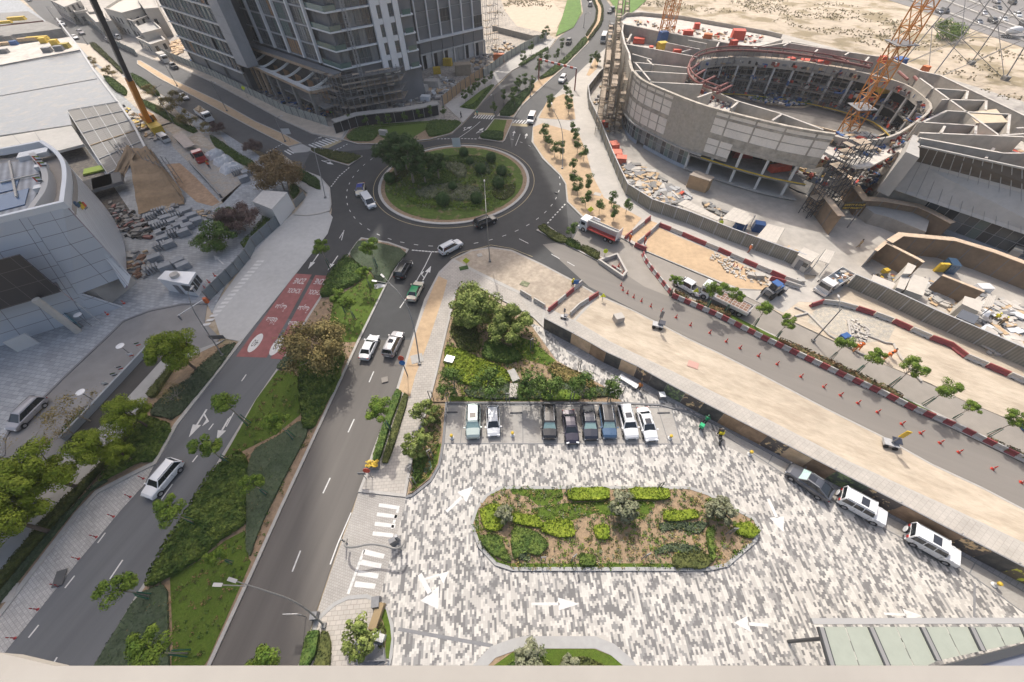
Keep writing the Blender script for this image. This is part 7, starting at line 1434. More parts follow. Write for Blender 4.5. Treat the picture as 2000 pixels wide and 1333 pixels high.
barrier_row(R(2,1,[(280,1095),(530,885)]),2.4,'rwrwr','on the upper side of the dirt path by the corner','barriers at the dirt path');barrier_row(R(2,1,[(445,1125),(490,1075),(655,970)]),2.4,'wwrw','on the lower side of the dirt path by the corner','barriers at the dirt path');barrier_row(R(2,1,[(55,950),(262,1075)]),2.4,'w','of the white row beside the broad garden tree','white barriers near the garden');barrier_row(R(2,1,[(760,765),(830,805)]),1.05,'rw','of the short row at the median end','barriers at the median end')
barrier_row(R(3,1,[(315,1060),(390,1030),(560,1050),(760,1110),(960,1185),(1175,1285),(1380,1360)])+[(1860,690),(1965,735),(2010,755)],2.4,'rwwrwrwrrwrwwr','of the row across the sand east of the entrance','barriers east of the entrance')
barrier_row([(1502,548),(1530,556),(1560,566)],2.4,'rwr','in the cluster before the booth','barriers by the booth')
mb=MB();P_=GP([(1170,514),(1204,502),(1222,536),(1215,545)]);mb.ribbon([p.xy for p in P_],.35,.02,.8,conc_l,closed=True);tag(mb.build('concrete_barrier',None),'pale concrete barrier frame at the end of the eastern median','barrier')
# ---- cones
def cone_proto(r=.19,h=.95,flag=False):
 root=empty('traffic_cone');root['category']='cone';mb=MB();mb.lathe([(r,.05),(r*.72,h*.34),(r*.70,h*.36)],m=mat('cone_red',(.55,.06,.04),.6),n=12);mb.lathe([(r*.58,h*.5),(r*.2,h),(.02,h+.01)],m=mat('cone_red',(.55,.06,.04)),n=12);mb.build('cone',None,root)
 q=MB();q.lathe([(r*.705,h*.35),(r*.57,h*.51)],m=bwhite,n=12);q.build('reflective_band',bwhite,root);q=MB();q.box((0,0,.03),(.42,.42,.05),mat('cone_red',(.55,.06,.04)));q.build('base',None,root)
 return root
cp=cone_proto();cones=R(2,1,[(835,895),(847,930),(883,955),(930,985),(990,1015),(1062,1055),(1148,1092),(1255,1140),(1365,1200)])+[(1386,651),(1418,668),(1445,681),(1481,696)]+R(3,2,[(68,205),(250,300),(425,378),(552,442),(685,502),(835,572),(1020,662),(1165,732),(1312,806),(1456,878),(1715,1005),(1935,1108)])
for i,(x,y)in enumerate(cones):g=G(x,y);place(cp,g.x,g.y,.3*i,'%s cone of the row down the eastern road, from the roundabout'%ORD[i],'cones down the eastern road',.02,.85)
for i,(x,y)in enumerate(R(2,1,[(1690,752),(1715,762),(1752,775)])+[(1208,521),(1216,536)]):g=G(x,y);place(cp,g.x,g.y,i,['left of three cones on the sand by the barriers','middle of three cones on the sand by the barriers','right of three cones on the sand by the barriers','upper cone near the concrete barrier frame','lower cone near the concrete barrier frame'][i],None,.08)
dp=empty('delineator_post');dp['category']='road post';mb=MB();mb.lathe([(.14,0),(.14,.05),(.05,.09),(.045,.95),(.02,.97)],m=mat('post_red',(.38,.04,.04),.6),n=10);mb.build('post',None,dp);mb=MB();mb.lathe([(.048,.55),(.048,.68)],m=bwhite,n=10);mb.build('reflective_band',bwhite,dp)
for i,(x,y)in enumerate(R(0,2,[(1100,1080),(1000,1220)])+R(0,3,[(872,65),(740,222),(605,388),(445,592),(292,775),(118,995)])):g=G(x,y);place(dp,g.x,g.y,0,'%s red marker post along the lay-by edge, from the top'%ORD[i],'red marker posts along the lay-by',.02)
for i,(x,y)in enumerate(R(0,1,[(1650,825),(1605,875),(1575,920),(830,1120),(955,1035)])):g=G(x,y);place(cp,g.x,g.y,i,['far red cone by the grey fence at the barrier arm','second red cone by the grey fence at the barrier arm','red cone touching the guard house corner','red cone at the foot of the school wall','red cone at the sharp corner of the school wall'][i],None,.1)
# ---- big advertising hoarding along the plaza
hr_=empty('picture_hoarding',label='long hoarding of brown and dark picture panels along the plaza footpath',cat='hoarding')
tp=[(1063,622),(1117,650),(1155,671),(1184,688),(1245,716),(1304,749),(1375,787),(1500,851),(1635,920),(1765,987),(1832,1022),(2000,1108),(2300,1262)]
HP=[G(x,y,2.5).xy for x,y in tp];pan=resample_keep(HP,2.75)
def artmat(n,c1,c2,sc,thr):c1,c2=[[min(.8,x*1.9)for x in q]for q in(c1,c2)];return mat('print_'+n,c1,.5,col2=c2,scale=sc,thr=thr,var=.1)
AM={'b':artmat('brown',(.14,.09,.055),(.24,.16,.10),.7,(.4,.7)),'t':artmat('tan',(.30,.21,.13),(.40,.29,.19),.5,(.4,.7)),'d':artmat('dark',(.035,.035,.035),(.08,.075,.065),.8,(.45,.7)),'g':artmat('green',(.05,.06,.045),(.13,.17,.07),1.6,(.5,.6)),'f':artmat('food',(.06,.05,.045),(.45,.30,.16),1.3,(.54,.6)),'y':artmat('flowers',(.10,.08,.05),(.62,.46,.05),1.6,(.52,.58)),'r':artmat('rose',(.36,.27,.19),(.38,.05,.03),.9,(.48,.6)),'s':artmat('slate',(.02,.028,.035),(.05,.10,.14),.5,(.4,.6))}
pat='ddtbdtfdgfdbbftbgfbbfdyytdfdbrrtbdfssfsstbdfs'
for i,(a,b)in enumerate(zip(pan,pan[1:])):
 F=Face(a,b);mb=MB();F.box(mb,0.01,F.L-.01,-.04,.04,.05,2.5,AM[pat[i%len(pat)]]);mb.build('picture_panel',None,hr_)
 if i%2==0:mb=MB();F.box(mb,-.05,.05,-.55,-.45,.14,2.3,steell);mb.beam(F.P(0,-.5,2.2),F.P(0,.0,2.3),.07,None,steell);mb.build('brace',None,hr_)
mb=MB();mb.ribbon(HP,.14,2.501,2.56,steelm);mb.build('capping',None,hr_)
# == WEST SIDE: school, halls, cranes, stacks
def cladding(name,c,jc,w,h,rough=.4):
 """metal panels with dark joints, mapped by height and by run along the wall"""
 if name in MATS:return MATS[name]
 m=bpy.data.materials.new(name);m.use_nodes=True;MATS[name]=m;nt=m.node_tree;L=nt.links.new;p=nt.nodes['Principled BSDF'];p.inputs['Roughness'].default_value=rough
 uv=_n(nt,'ShaderNodeUVMap');b=_n(nt,'ShaderNodeTexBrick');b.offset=0;b.inputs['Color1'].default_value=c4(c);b.inputs['Color2'].default_value=c4([x*.93 for x in c]);b.inputs['Mortar'].default_value=c4(jc)
 b.inputs['Scale'].default_value=1;b.inputs['Mortar Size'].default_value=.035;b.inputs['Brick Width'].default_value=w;b.inputs['Row Height'].default_value=h;L(uv.outputs[0],b.inputs['Vector']);L(b.outputs[0],p.inputs['Base Color']);return m
def wallstrip(name,bot,top,m,parent,thick=None):
 """wall between two equally long 3D lines, with UVs in metres"""
 me=bpy.data.meshes.new(name);vs=[tuple(p)for p in bot]+[tuple(p)for p in top];n=len(bot);fs=[(i,i+1,n+i+1,n+i)for i in range(n-1)];me.from_pydata(vs,[],fs)
 uvl=me.uv_layers.new();s_=[0]
 for a,b in zip(bot,bot[1:]):s_.append(s_[-1]+(Vector(b)-Vector(a)).length)
 for i,f in enumerate(me.polygons):
  for li,(u,v)in zip(f.loop_indices,((s_[i],0),(s_[i+1],0),(s_[i+1],(Vector(top[i+1])-Vector(bot[i+1])).length),(s_[i],(Vector(top[i])-Vector(bot[i])).length))):uvl.data[li].uv=(u,v)
 me.materials.append(m);o=bpy.data.objects.new(name,me);COL.objects.link(o);o.parent=parent
 if thick:md=o.modifiers.new('solid','SOLIDIFY');md.thickness=thick;md.offset=0
 return o
school=empty('school_building',label='silver clad building with curved white rimmed roof and dark projecting panel, left edge',cat='building')
clad=cladding('silver_cladding',(0.516,0.540,0.570),(0.15,0.13,0.145),4.2,1.9);cladw=cladding('bright_cladding',(0.720,0.744,0.768),(0.30,0.24,0.26),1.6,30,.35)
ZS=17.0;zr=ZS
C0=G(241,600);CT=G(121,395,ZS)
bl_=G(84,661);tlf=(G(0,424,ZS)-CT).normalized();dirf=tlf
cb=Vector((CT.x-.2,CT.y-.6,3.6))
NF=12;bot=[];top=[]
front_b=[C0+dirf*t for t in(3.4,12,30,60)];front_t=[CT+tlf*t for t in(3.4,12,30,60)]
mb=MB()
wallstrip('front_wall',[C0+dirf*60,C0+dirf*30,C0+dirf*12,C0+dirf*4.5],[CT+tlf*60,CT+tlf*30,CT+tlf*12,CT+tlf*4.5],clad,school,.3)
a=(C0+dirf*4.5);b=CT+tlf*4.5;f4=.24
wallstrip('front_wall',[a.lerp(b,f4),cb],[b,CT],clad,school,.3)
wallstrip('front_wall',[a,C0],[a.lerp(b,f4),a.lerp(b,f4)+(C0-a)*.12],clad,school,.3)
rimc=[CT]+[G(x,y,ZS)for x,y in[(124,372),(127.5,345),(125,320),(115,303),(103,291),(80,277)]]
footc=[Vector((CT.x-.2,CT.y-.6,3.2)),G(244,572,2.0),G(246,530,1.0),G(243,480,.5),G(228,440,.3),G(205,405,.2),G(165,360,.2)]
def sm3(P,it=2):
 for _ in range(it):
  q=[P[0]]
  for a_,b_ in zip(P,P[1:]):q+=[a_.lerp(b_,.25),a_.lerp(b_,.75)]
  P=q+[P[-1]]
 return P
rs,fs_=sm3(rimc),sm3(footc)
pass
wallstrip('curved_wall',fs_,rs,cladw,school,.3)
mb=MB();pts=[G(-120,300,ZS)]+[G(0,292,ZS),G(40,285,ZS)]+[p for p in rs[::-1]]+[CT+tlf*t for t in(12,30,60)]
mb.ribbon([p.xy for p in pts],.6,ZS-.9,ZS+.12,mat('white_rim',(0.66,0.68,0.70),.4));mb.build('roof_rim',None,school)
roofp=[p.xy for p in rs[::-1]]+[(CT+tlf*60).xy,G(-200,340,ZS).xy,G(-120,300,ZS).xy,G(0,292,ZS).xy]
mb=MB();mb.prism(roofp,ZS-2.4,ZS-1.6,mat('terrace_floor',(0.36,0.33,0.30),.9,var=.06,scale=1));mb.build('roof_terrace',None,school)
iw=[G(x,y,ZS-.2)for x,y in[(60,408),(72,392),(86,372),(90,350),(86,330),(74,314),(62,300)]];mb=MB();mb.ribbon([p.xy for p in sm3(iw)],.8,ZS-1.6,ZS-.1,mat('inner_rim',(0.50,0.485,0.46),.8));mb.build('inner_parapet',None,school)
mr_=[G(x,y,ZS-.9).xy for x,y in[(52,412),(66,392),(78,370),(80,350),(76,330),(64,314),(20,318),(-150,345),(-150,470)]]
seam=painted_ribs('seam_roof',(0.36,0.375,0.40),1.0,math.radians(-35),.7);mb=MB();mb.prism(mr_,ZS-1.6,ZS-.8,seam);mb.build('metal_roof',None,school)
for l,px,d in(('solar_panel',(8,395),(5.5,5.5,.12)),('solar_panel',(4,365),(4,4.5,.12))):g=G(*px,ZS-.7);mb=MB();mb.box((g.x,g.y,g.z),d,mat('solar_blue',(.10,.16,.27),.25),rz=.55);mb.build(l,None,school)
for px,d in(((62,296),(4.2,2.2,.7)),((76,321),(1.6,1.0,.7)),((73,362),(1.3,1.3,.7))):g=G(*px,ZS);mb=MB();mb.box((g.x,g.y,ZS-.5),d,PHZ,rz=.5);mb.build('roof_unit',None,school)
for a,b in(((18,315),(32,385)),((0,357),(75,340))):mb=MB();mb.beam(G(*a,ZS-.5),G(*b,ZS-.5),.25,.2,cream);mb.build('walkway_rail',None,school)
for i,(x,y)in enumerate(((85,330),(95,342),(88,372))):
 g=G(x,y,ZS-1.5);fl=empty('small_flag',(g.x,g.y,ZS-1.5),label='%s small national flag on the curved roof terrace'%ORD[i],cat='flag');mb=MB();mb.tube([(0,0,0),(0,0,2.2)],.03,steell,6);mb.build('pole',None,fl);mb=MB();mb.box((.55,0,2.05),(1.1,.02,.24),lf_green);mb.box((.55,0,1.80),(1.1,.02,.24),PW);mb.box((.55,0,1.55),(1.1,.02,.24),PK);mb.box((.15,-.02,1.8),(.3,.02,.74),redm);mb.build('cloth',None,fl)
sgn=MB();k=8
for i,m_ in enumerate([PB,PB,PB,PB,lf_green,yelm,redm,steelm]):
 p_=rs[8].lerp(rs[9],.5)*.87+fs_[8]*.13;q_=fs_[3+0];t_=.06+.028*i;w0=rs[6+i//2].lerp(fs_[6+i//2],.12+.02*i);sgn.box((w0.x+.6,w0.y-.4,w0.z),(.25,.5 if i<4 else .6,.3 if i<4 else .7),m_)
sgn.build('wall_emblem',None,school)
K=G(120,568,6.9);K1=K+tlf*14;K2=K+tlf*40;dk=cladding('dark_cladding',(0.045,0.042,0.043),(0.13,0.12,0.12),2.6,2.4,.35)
KT=K+Vector((-.3,.4,6.6));d_=KT-K;T1,T2=K1+d_,K2+d_
wallstrip('dark_panel',[K2,K1,K],[T2,T1,KT],dk,school,.3);
mb=MB();mb.prism([K.xy,K1.xy,K2.xy,K2.xy+Vector((-12,8)),K.xy+Vector((-10,9))],6.7,6.9,dk);mb.build('panel_soffit',None,school)
mb=MB();g=G(154,649);mb.tube([(g.x,g.y,.1),(g.x-.3,g.y+.2,7.3)],.5,cream,14);mb.build('round_column',None,school)
mb=MB();g1,g2=G(123,604,.1),G(182,602,.1);
for nm,a_,b_,z0_,z1_,m_ in(('service_door',(123,632),(205,597),.1,3.4,conc),('double_door',(36,690),(78,672),.1,2.4,PHZ)):
 a1,b1=G(*a_),G(*b_);F=Face(a1.xy,b1.xy);F=F if F.n.y<0 else Face(b1.xy,a1.xy);mb=MB();F.box(mb,0,F.L,-.35,-.1,z0_,z1_,m_);mb.build(nm,None,school)
mb=MB();mb.prism([(C0+dirf*60).xy+Vector((0,2)),(C0+dirf*3).xy+Vector((0,2)),C0.xy+Vector((-1,6)),fs_[10].xy+Vector((-3,0)),fs_[-4].xy+Vector((-4,0)),(C0+dirf*60).xy+Vector((0,40))],0,9,conc_l);mb.build('inner_block',None,school)
bb_=empty('poster_board',label='blue framed poster board leaning on the school wall beside the round column',cat='board');g=G(152,636);bb_.location=(g.x,g.y,.1);bb_.rotation_euler=(0,0,-.6);mb=MB();mb.beam((-1.4,-.1,.2),(1.4,-.1,.2),.1,.1,steelm);mb.box((0,.15,1.1),(2.8,.1,1.8),mat('poster_blue',(.03,.14,.22),.4,col2=(.12,.30,.30),scale=1.5));mb.build('board',None,bb_);mb=MB();[mb.box((x,.2,.5),(.08,.5,1.0),steelm)for x in(-1.3,1.3)];tag(mb.build('stand',None,bb_),kind='stuff')
fp=empty('flagpole',label='leaning looking flagpole with red black and white flag before the school',cat='flagpole');g=G(202,635);fp.location=(g.x,g.y,.1);mb=MB();mb.tube([(0,0,0),(-.4,.2,7.6)],[.07,.04],steell,8);mb.build('pole',None,fp);mb=MB();mb.add([(-.4,.2,7.4),(.5,-.3,6.3),(.3,-.2,5.6),(-.35,.2,5.9)],[(0,1,2,3)],redm);mb.add([(-.35,.2,5.9),(.3,-.2,5.6),(.1,0,5.0),(-.3,.15,5.1)],[(0,1,2,3)],PK);mb.build('flag',None,fp)
# ---- low halls with the wet white roof
hall=empty('wet_roof_hall',label='long low hall with a wet white flat roof and two dark seams',cat='building');zh=3.0
wet=mat('wet_roof',(0.25,0.255,0.26),.22,var=.08,scale=.3,col2=(0.31,0.29,0.26),thr=(.5,.7),spec=.5);rp_=[G(x,y,zh).xy for x,y in[(-260,178),(0,128),(158,98),(185,140),(230,200),(133,218),(140,244),(0,265),(-260,315)]]
mb=MB();mb.prism(rp_,0,zh,conc,wet);mb.build('roof',None,hall)
for a,b in(((-260,175),(160,101)),((-100,205),(189,154))):mb=MB();mb.beam(G(*a,zh+.05),G(*b,zh+.05),.5,.12,steelm);mb.build('roof_seam',None,hall)
mb=MB();mb.ribbon([G(x,y,zh).xy for x,y in[(112,38),(127,58),(158,98),(185,140),(232,202),(262,245),(290,300)]],.5,zh-.6,zh+.5,steell);mb.build('roof_rail',None,hall)
mb=MB();mb.prism([G(x,y,2.9).xy for x,y in[(-200,306),(0,268),(140,246),(163,282),(108,296),(60,285),(0,292),(-200,330)]],2.3,2.9,conc);mb.build('lower_roof',None,hall)
for a,b in(((68,258),(78,274)),((25,264),(40,281))):mb=MB();mb.beam(G(*a,2.93),G(*b,2.93),.12,.05,steelm);mb.build('roof_joint',None,hall)
h2=empty('yellow_plant_hall',label='far low roof crowded with yellow and white building plant, top left',cat='building');mb=MB();mb.prism([G(x,y,3.4).xy for x,y in[(-260,120),(0,92),(60,84),(140,72),(158,97),(0,127),(-260,176)]],0,3.4,conc,deckw);mb.build('roof',None,h2);mb=MB();mb.prism([G(x,y,3.6).xy for x,y in[(-260,62),(0,52),(92,42),(120,56),(60,64),(0,70),(-260,100)]],0,3.6,conc_d,conc_d);mb.build('roof_slab',None,h2)
mb=MB();mb.prism([G(x,y,2.5).xy for x,y in[(-200,34),(0,26),(55,22),(84,40),(0,50),(-200,60)]],0,2.5,maroon,conc_d);mb.build('north_block',None,h2)
for i,(x,y,d,m_)in enumerate([(75,78,(8,1.6,1.0),yelm),(55,80,(7,1.4,.9),tan),(88,84,(2.4,2,1.6),yelm),(110,88,(2.6,2,1.6),yelm),(130,94,(3,2.4,1.4),mat('olive_box',(.35,.27,.04),.7)),(30,88,(2.5,1.5,1.2),bluem),(22,80,(3,2,1.6),conc_d),(10,88,(6,1.6,.8),tan),(35,40,(7,2,1.2),yelm),(10,46,(6,1.6,.8),yelm),(95,102,(3,1.8,1.4),steelm),(118,99,(3,1.8,1.4),steelm),(10,104,(3,1.6,1.2),steelm)]):tote((x,y),d,3.4,m_,'plant_crate','site plant crate, %s in the heap of yellow gear at the top left'%ORD[i],'crate','crates on the far low roof',rz=.2)
lf_=empty('clad_scaffold',label='sloping grey panel clad scaffold face below the wet roof corner',cat='scaffolding');q4=[G(133,218,3.4),G(232,201,3.4),G(292,300,.8),G(212,342,.8)]
cl2=cladding('scaffold_cladding',(0.23,0.22,0.205),(0.10,0.095,0.09),4.4,1.1,.8);o=wallstrip('sheeting',[q4[3].lerp(q4[2],t)for t in(0,.5,1)],[q4[0].lerp(q4[1],t)for t in(0,.5,1)],cl2,lf_,.25)
for i in range(6):mb=MB();a,b=q4[0].lerp(q4[3],i/5),q4[1].lerp(q4[2],i/5);mb.beam(a+Vector((0,0,.3)),b+Vector((0,0,.3)),.18,None,steell if i!=3 else tan);mb.build('ledger',None,lf_)
for i in range(5):mb=MB();a,b=q4[0].lerp(q4[1],i/4),q4[3].lerp(q4[2],i/4);mb.beam(a+Vector((0,0,.3)),b+Vector((0,0,.3)),.15,None,steell);mb.build('standard',None,lf_)
bur=mat('burlap',(0.282,0.198,0.120),.95,var=.12,scale=1.5,var2=.15,scale2=.4);bu=empty('burlap_sheet',label='brown burlap sheet draped over a high scaffold beside the leaning panels',cat='sheet')
def cloth(name,tl_,tr_,bl_2,br_2,m,par,nx=14,ny=16,amp=.25,sag=.6):
 rg=random.Random(5);mb=MB();vs=[]
 for j in range(ny+1):
  for i in range(nx+1):
   u,v=i/nx,j/ny;p=tl_.lerp(tr_,u).lerp(bl_2.lerp(br_2,u),v);p=p+Vector((math.sin(u*19)*amp,math.cos(u*13+v*3)*amp,-sag*math.sin(u*math.pi)*(1-v)+math.sin(v*26)*.12));vs.append(p)
 mb.add(vs,[(j*(nx+1)+i,(j+1)*(nx+1)+i,(j+1)*(nx+1)+i+1,j*(nx+1)+i+1)for j in range(ny)for i in range(nx)],m);o=mb.build(name,m,par,smooth=False);md=o.modifiers.new('s','SOLIDIFY');md.thickness=.06;return o
cloth('sheet',G(246,284,6.5),G(284,286,6.5),G(272,418,.3),G(362,398,.3),bur,bu);cloth('side_flap',G(246,284,6.6),G(262,300,6.3),G(216,352,1.0),G(240,352,1.0),bur,bu,6,8);cloth('side_flap',G(284,286,6.6),G(292,292,6.2),G(362,396,.3),G(352,372,1.5),bur,bu,5,10)
scaffold('bare scaffold frame behind the burlap sheet',[G(255,330).xy+Vector((0,2)),G(345,372).xy+Vector((0,3))],0,6,2.0,1.6,1.5,.4,thick=.09)
slab('yard_shade',[(108,296),(163,283),(205,340),(260,420),(300,435),(300,455),(258,462),(240,450),(190,385),(140,330)],mat('yard_shadow',(0.075,0.07,0.065),.95,var=.4,scale=1.2,col2=(.14,.12,.10)),0.115)  # flat ground sheet; darkness beneath the low roof is painted into its colour
slab('yard_track',[(300,262),(372,262),(430,262),(455,300),(500,318),(530,340),(545,352),(480,352),(406,415),(436,398),(400,350),(340,290),(322,262)],mat('yard_earth',(0.40,0.345,0.28),.95,var=.2,scale=.8,col2=(.36,.345,.32)),0.125)
slab('excavation',[(325,322),(352,320),(380,345),(430,396),(415,404),(385,396),(350,365)],mat('red_earth',(0.396,0.264,0.168),.95,var=.25,scale=1,bump=.5),0.135)
mb=MB();mb.ribbon([G(x,y).xy for x,y in[(374,322),(405,355),(434,388)]],.35,.1,1.1,steelm);tag(mb.build('trench_fence',None),'dark low fence along the red earth excavation','fence')
tote((196,331),(7,3.2,.3),.3,mat('green_floor',(.16,.22,.02),.8),'green_mat','bright green mat in the sunken yard under the leaning panels','mat',rz=.5)
for i,(x,y,rz)in enumerate(((193,362,.75),(212,356,.75))):g=G(x,y,2);o=tote((x,y),(6.0,6.5,.5),1.8,mat('dark_flat_roof',(.13,.13,.13),.95,var=.15,scale=4),'canopy_roof','%s dark gritty roof square by the curved wall'%ORD[i],'roof',rz=.62)
debris('debris',[(215,395),(270,420),(300,440),(290,470),(250,465),(225,440)],120,.12,[steelm,darkin,conc_d,maroon,conc_d,steelm],'dark steel and concrete litter between school and slab stacks',(.3,1.7),(.1,.6))
debris('debris',[(245,495),(290,490),(300,520),(285,545),(255,540)],40,.12,[tan,steelm,conc,steelm,conc_d,crate],'pallets and small building parts beside the curved wall foot',(.3,1.8),(.1,.5))
debris('debris',[(300,400),(370,405),(430,420),(410,430),(330,420)],70,.12,[steelm,tan,conc_d,dirt],'litter at the foot of the burlap sheet',(.3,1.8),(.05,.4));debris('debris',[(235,200),(262,222),(320,262),(300,280),(262,245)],90,.12,[conc_l,steelm,tan,deckw,yelm],'building litter around the mobile crane',(.3,2.4),(.1,.6))
stm=mat('stack_concrete',(0.30,0.315,0.335),.9,var=.12,scale=2);stp=[(1180,385),(1235,350),(1315,360),(1215,445),(1285,405),(1250,460),(1350,425),(1385,460),(1425,510),(1375,385),(1415,425),(1455,465),(1440,350),(1490,385),(1525,425),(1310,495),(1350,520),(1260,510),(1270,560),(1310,600),(1245,615),(1210,705),(1390,735),(1425,765),(1190,790),(1290,775)]
def stack(label,px,seed,ribbed=False):
 rg=random.Random(seed);g=G(*px);root=empty('panel_stack',(g.x,g.y,.1),math.radians(38)+rg.uniform(-.08,.08),label,'stack','stacks of concrete panels in the gate yard');n=5
 for i in range(n):
  mb=MB()
  if ribbed:
   for k in range(5):mb.box((-1.0+k*.5,rg.uniform(-.04,.04),.15+i*.26),(.3,1.4,.2),stm)
   tag(mb.build('ribbed_layer',None,root),kind='stuff')
  else:mb.box((rg.uniform(-.05,.05),rg.uniform(-.05,.05),.15+i*.24),(2.1,1.45,.21),stm);mb.build('slab',None,root)
 return root
for i,p in enumerate(R(0,1,stp)):stack('%s stack of grey concrete panels, counted from the burlap sheet side'%ORD[i],p,i,i in(0,1,2,5,9,16,20,24))
for i,p in enumerate(S2([(820,700),(920,710),(890,765)])):stack('%s panel stack beside the wrapped white bundles'%ORD[i],p,40+i,i==0)
for i,(a,s_)in enumerate((((600,520),1.0),((680,580),1.0),((755,650),1.1))):
 g=G(*S2([a])[0]);root=empty('wrapped_bundle',(g.x,g.y,.12),.9,'%s crumpled white sheeted bundle beside the clipped hedge'%ORD[i],'bundle','white sheeted bundles');mb=MB();rg=random.Random(i);nx,ny=10,8;vs=[]
 for jj in range(ny+1):
  for ii in range(nx+1):
   u,v=ii/nx*2-1,jj/ny*2-1;hgt=max(0,(1-abs(u)**4)*(1-abs(v)**4))*(1.0+rg.uniform(-.25,.25));vs.append((u*2.3*s_,v*1.6*s_,hgt*1.3))
 mb.add(vs,[(jj*(nx+1)+ii,jj*(nx+1)+ii+1,(jj+1)*(nx+1)+ii+1,(jj+1)*(nx+1)+ii)for jj in range(ny)for ii in range(nx)],tarp);mb.build('sheet',tarp,root)
hut('small white gate building with parapet roof by the side street',S2([(950,955),(1055,850),(1290,868),(1140,1032)]),3.9,PHZ,mat('gate_roof',(0.52,0.50,0.47),.9,var=.1,scale=1.5),over=.02);
gh=hut('white guard house with glazed front at the driveway barrier',R(0,1,[(1205,842),(1265,780),(1500,790),(1440,885)]),3.0,PW,PW,over=.05);mb=MB();P_=[G(x,y,1.5).xy for x,y in R(0,1,[(1440,950),(1545,905),(1500,840),(1430,880)])]
a,b=G(*R(0,1,[(1440,885)])[0],3.0),G(*R(0,1,[(1500,790)])[0],3.0);F=Face(a.xy,b.xy);mb=MB();F.box(mb,.2,F.L-.2,-.02,.08,1.1,2.6,carglass);[F.box(mb,t,t+.07,.08,.13,1.1,2.6,PW)for t in(.2,F.L*.35,F.L*.65,F.L-.27)];mb.build('window',None,gh);c_=G(*R(0,1,[(1205,842)])[0],3.0);F=Face(c_.xy,a.xy);mb=MB();F.box(mb,F.L*.7,F.L-.1,-.02,.08,1.2,2.5,carglass);mb.build('window',None,gh);mb=MB();F.box(mb,F.L*.38,F.L*.55,.0,.06,.1,2.1,steelm);mb.build('door',None,gh)
g=G(*R(0,1,[(1340,820)])[0],3.1);mb=MB();mb.lathe([(.7,0),(.7,.5),(.5,.55),(.1,.5)],(g.x,g.y,3.0),conc_l,14);mb.build('roof_fan',None,gh)
fence('grey-blue steel hoarding between the gate yard and the zebra crossing',R(0,1,[(1610,1010),(1720,900),(1830,790),(1915,690),(1960,600)])+[(548,440)],2.2,mat('blue_grey_sheet',(0.16,0.185,0.20),.6,var=.1,scale=1),name='steel_hoarding',cat='hoarding',bay=2.4)
fence('low grey wall right of the gate building',S2([(1375,1020),(1468,920),(1440,860)]),1.5,mat('grey_wall',(0.20,0.205,0.20),.8),name='low_wall',cat='wall',posts=False)
ba=empty('gate_barrier',label='raised-arm barrier with red and white arm across the school driveway',cat='barrier');a,b=G(406,592),G(355,625);mb=MB();mb.box((a.x,a.y,.6),(.5,.5,1.1),mat('barrier_orange',(.6,.14,.04),.5));mb.build('cabinet',None,ba);mb=MB();mb.beam((a.x,a.y,1.0),(b.x,b.y,1.0),.1,None,PW);mb.build('arm',None,ba);mb=MB();mb.box((b.x,b.y,.5),(.2,.2,1.0),steelm);mb.build('arm_rest',None,ba)
rm=[(318,703),(133,872),(118,862),(296,684)];slab('ramp',[(318,703),(296,686),(178,815),(130,862),(120,880),(140,885),(204,828)],mat('ramp_asphalt',(0.06,0.058,0.055),.9,var=.1,scale=1),0.118)
mb=MB();mb.ribbon([G(x,y).xy for x,y in[(298,682),(178,812),(130,862)]],.3,.1,1.15,mat('ramp_wall',(.34,.36,.38),.6));tag(mb.build('ramp_wall',None),'low pale grey wall with rail along the dark ramp','wall')
for i,(x,y)in enumerate(R(0,2,[(1100,110),(1050,190),(970,290),(925,340),(860,410)])):
 g=G(x,y);fl=empty('small_flag',(g.x,g.y,.1),.4,'%s small flag along the ramp wall, from the top'%ORD[i],'flag','small flags on the ramp wall');mb=MB();mb.tube([(0,0,0),(0,0,2.2)],.03,steell,6);mb.build('pole',None,fl);mb=MB();mb.box((.3,0,1.9),(.6,.03,.2),[lf_dark,PW,PK][i%3]);mb.box((.3,0,1.7),(.6,.03,.2),PW);mb.box((.3,0,1.5),(.6,.03,.2),redm if i<3 else PK);mb.build('cloth',None,fl)
for i,(x,y,l)in enumerate(((262,698,'round white disc sign by the exit of the ramp'),(190,787,'round white disc lamp beside the ramp wall'),(180,638,'round white disc lamp before the school column'))):
 g=G(x,y);s_=empty('disc_lamp',(g.x,g.y,.1),label=l,cat='lamp');mb=MB();mb.tube([(0,0,0),(0,0,2.6)],.05,steelm,8);mb.build('pole',None,s_);mb=MB();mb.lathe([(.05,2.6),(.55,2.65),(.55,2.72),(.05,2.78)],m=PW,n=18);mb.build('disc',None,s_)
mc=empty('mobile_crane',label='mobile crane with orange and black telescopic boom rising over the avenue',cat='crane');B0=G(289,236,2.6);P1=G(252.5,156,15);
def onray(px,py,A,D):
 best=(1e9,None)
 for i in range(1,900):
  p=A+D*(i*.1)
  if p.z>=47:break
  q=G(px,py,p.z);d=abs((q-p).length)
  if d<best[0]:best=(d,p)
 return best[1]
D_=(P1-B0).normalized();P2=onray(190,0,B0,D_)
mb=MB();mb.beam(B0,P1,1.25,1.25,mat('boom_orange',(.66,.25,.02),.5));mb.build('boom_base',None,mc);mb=MB();mb.beam(P1,P2+D_*25,.95,.95,mat('boom_black',(.04,.04,.045),.5));mb.build('boom_extension',None,mc)
g=G(298,243);mb=MB();mb.box((g.x,g.y,1.9),(4.2,2.6,1.6),MATS['boom_orange'],rz=-.7);mb.build('superstructure',None,mc);mb=MB();mb.box((g.x+1.5,g.y-2,2.2),(1.8,1.6,1.8),carglass,rz=-.7);mb.build('cab',None,mc)
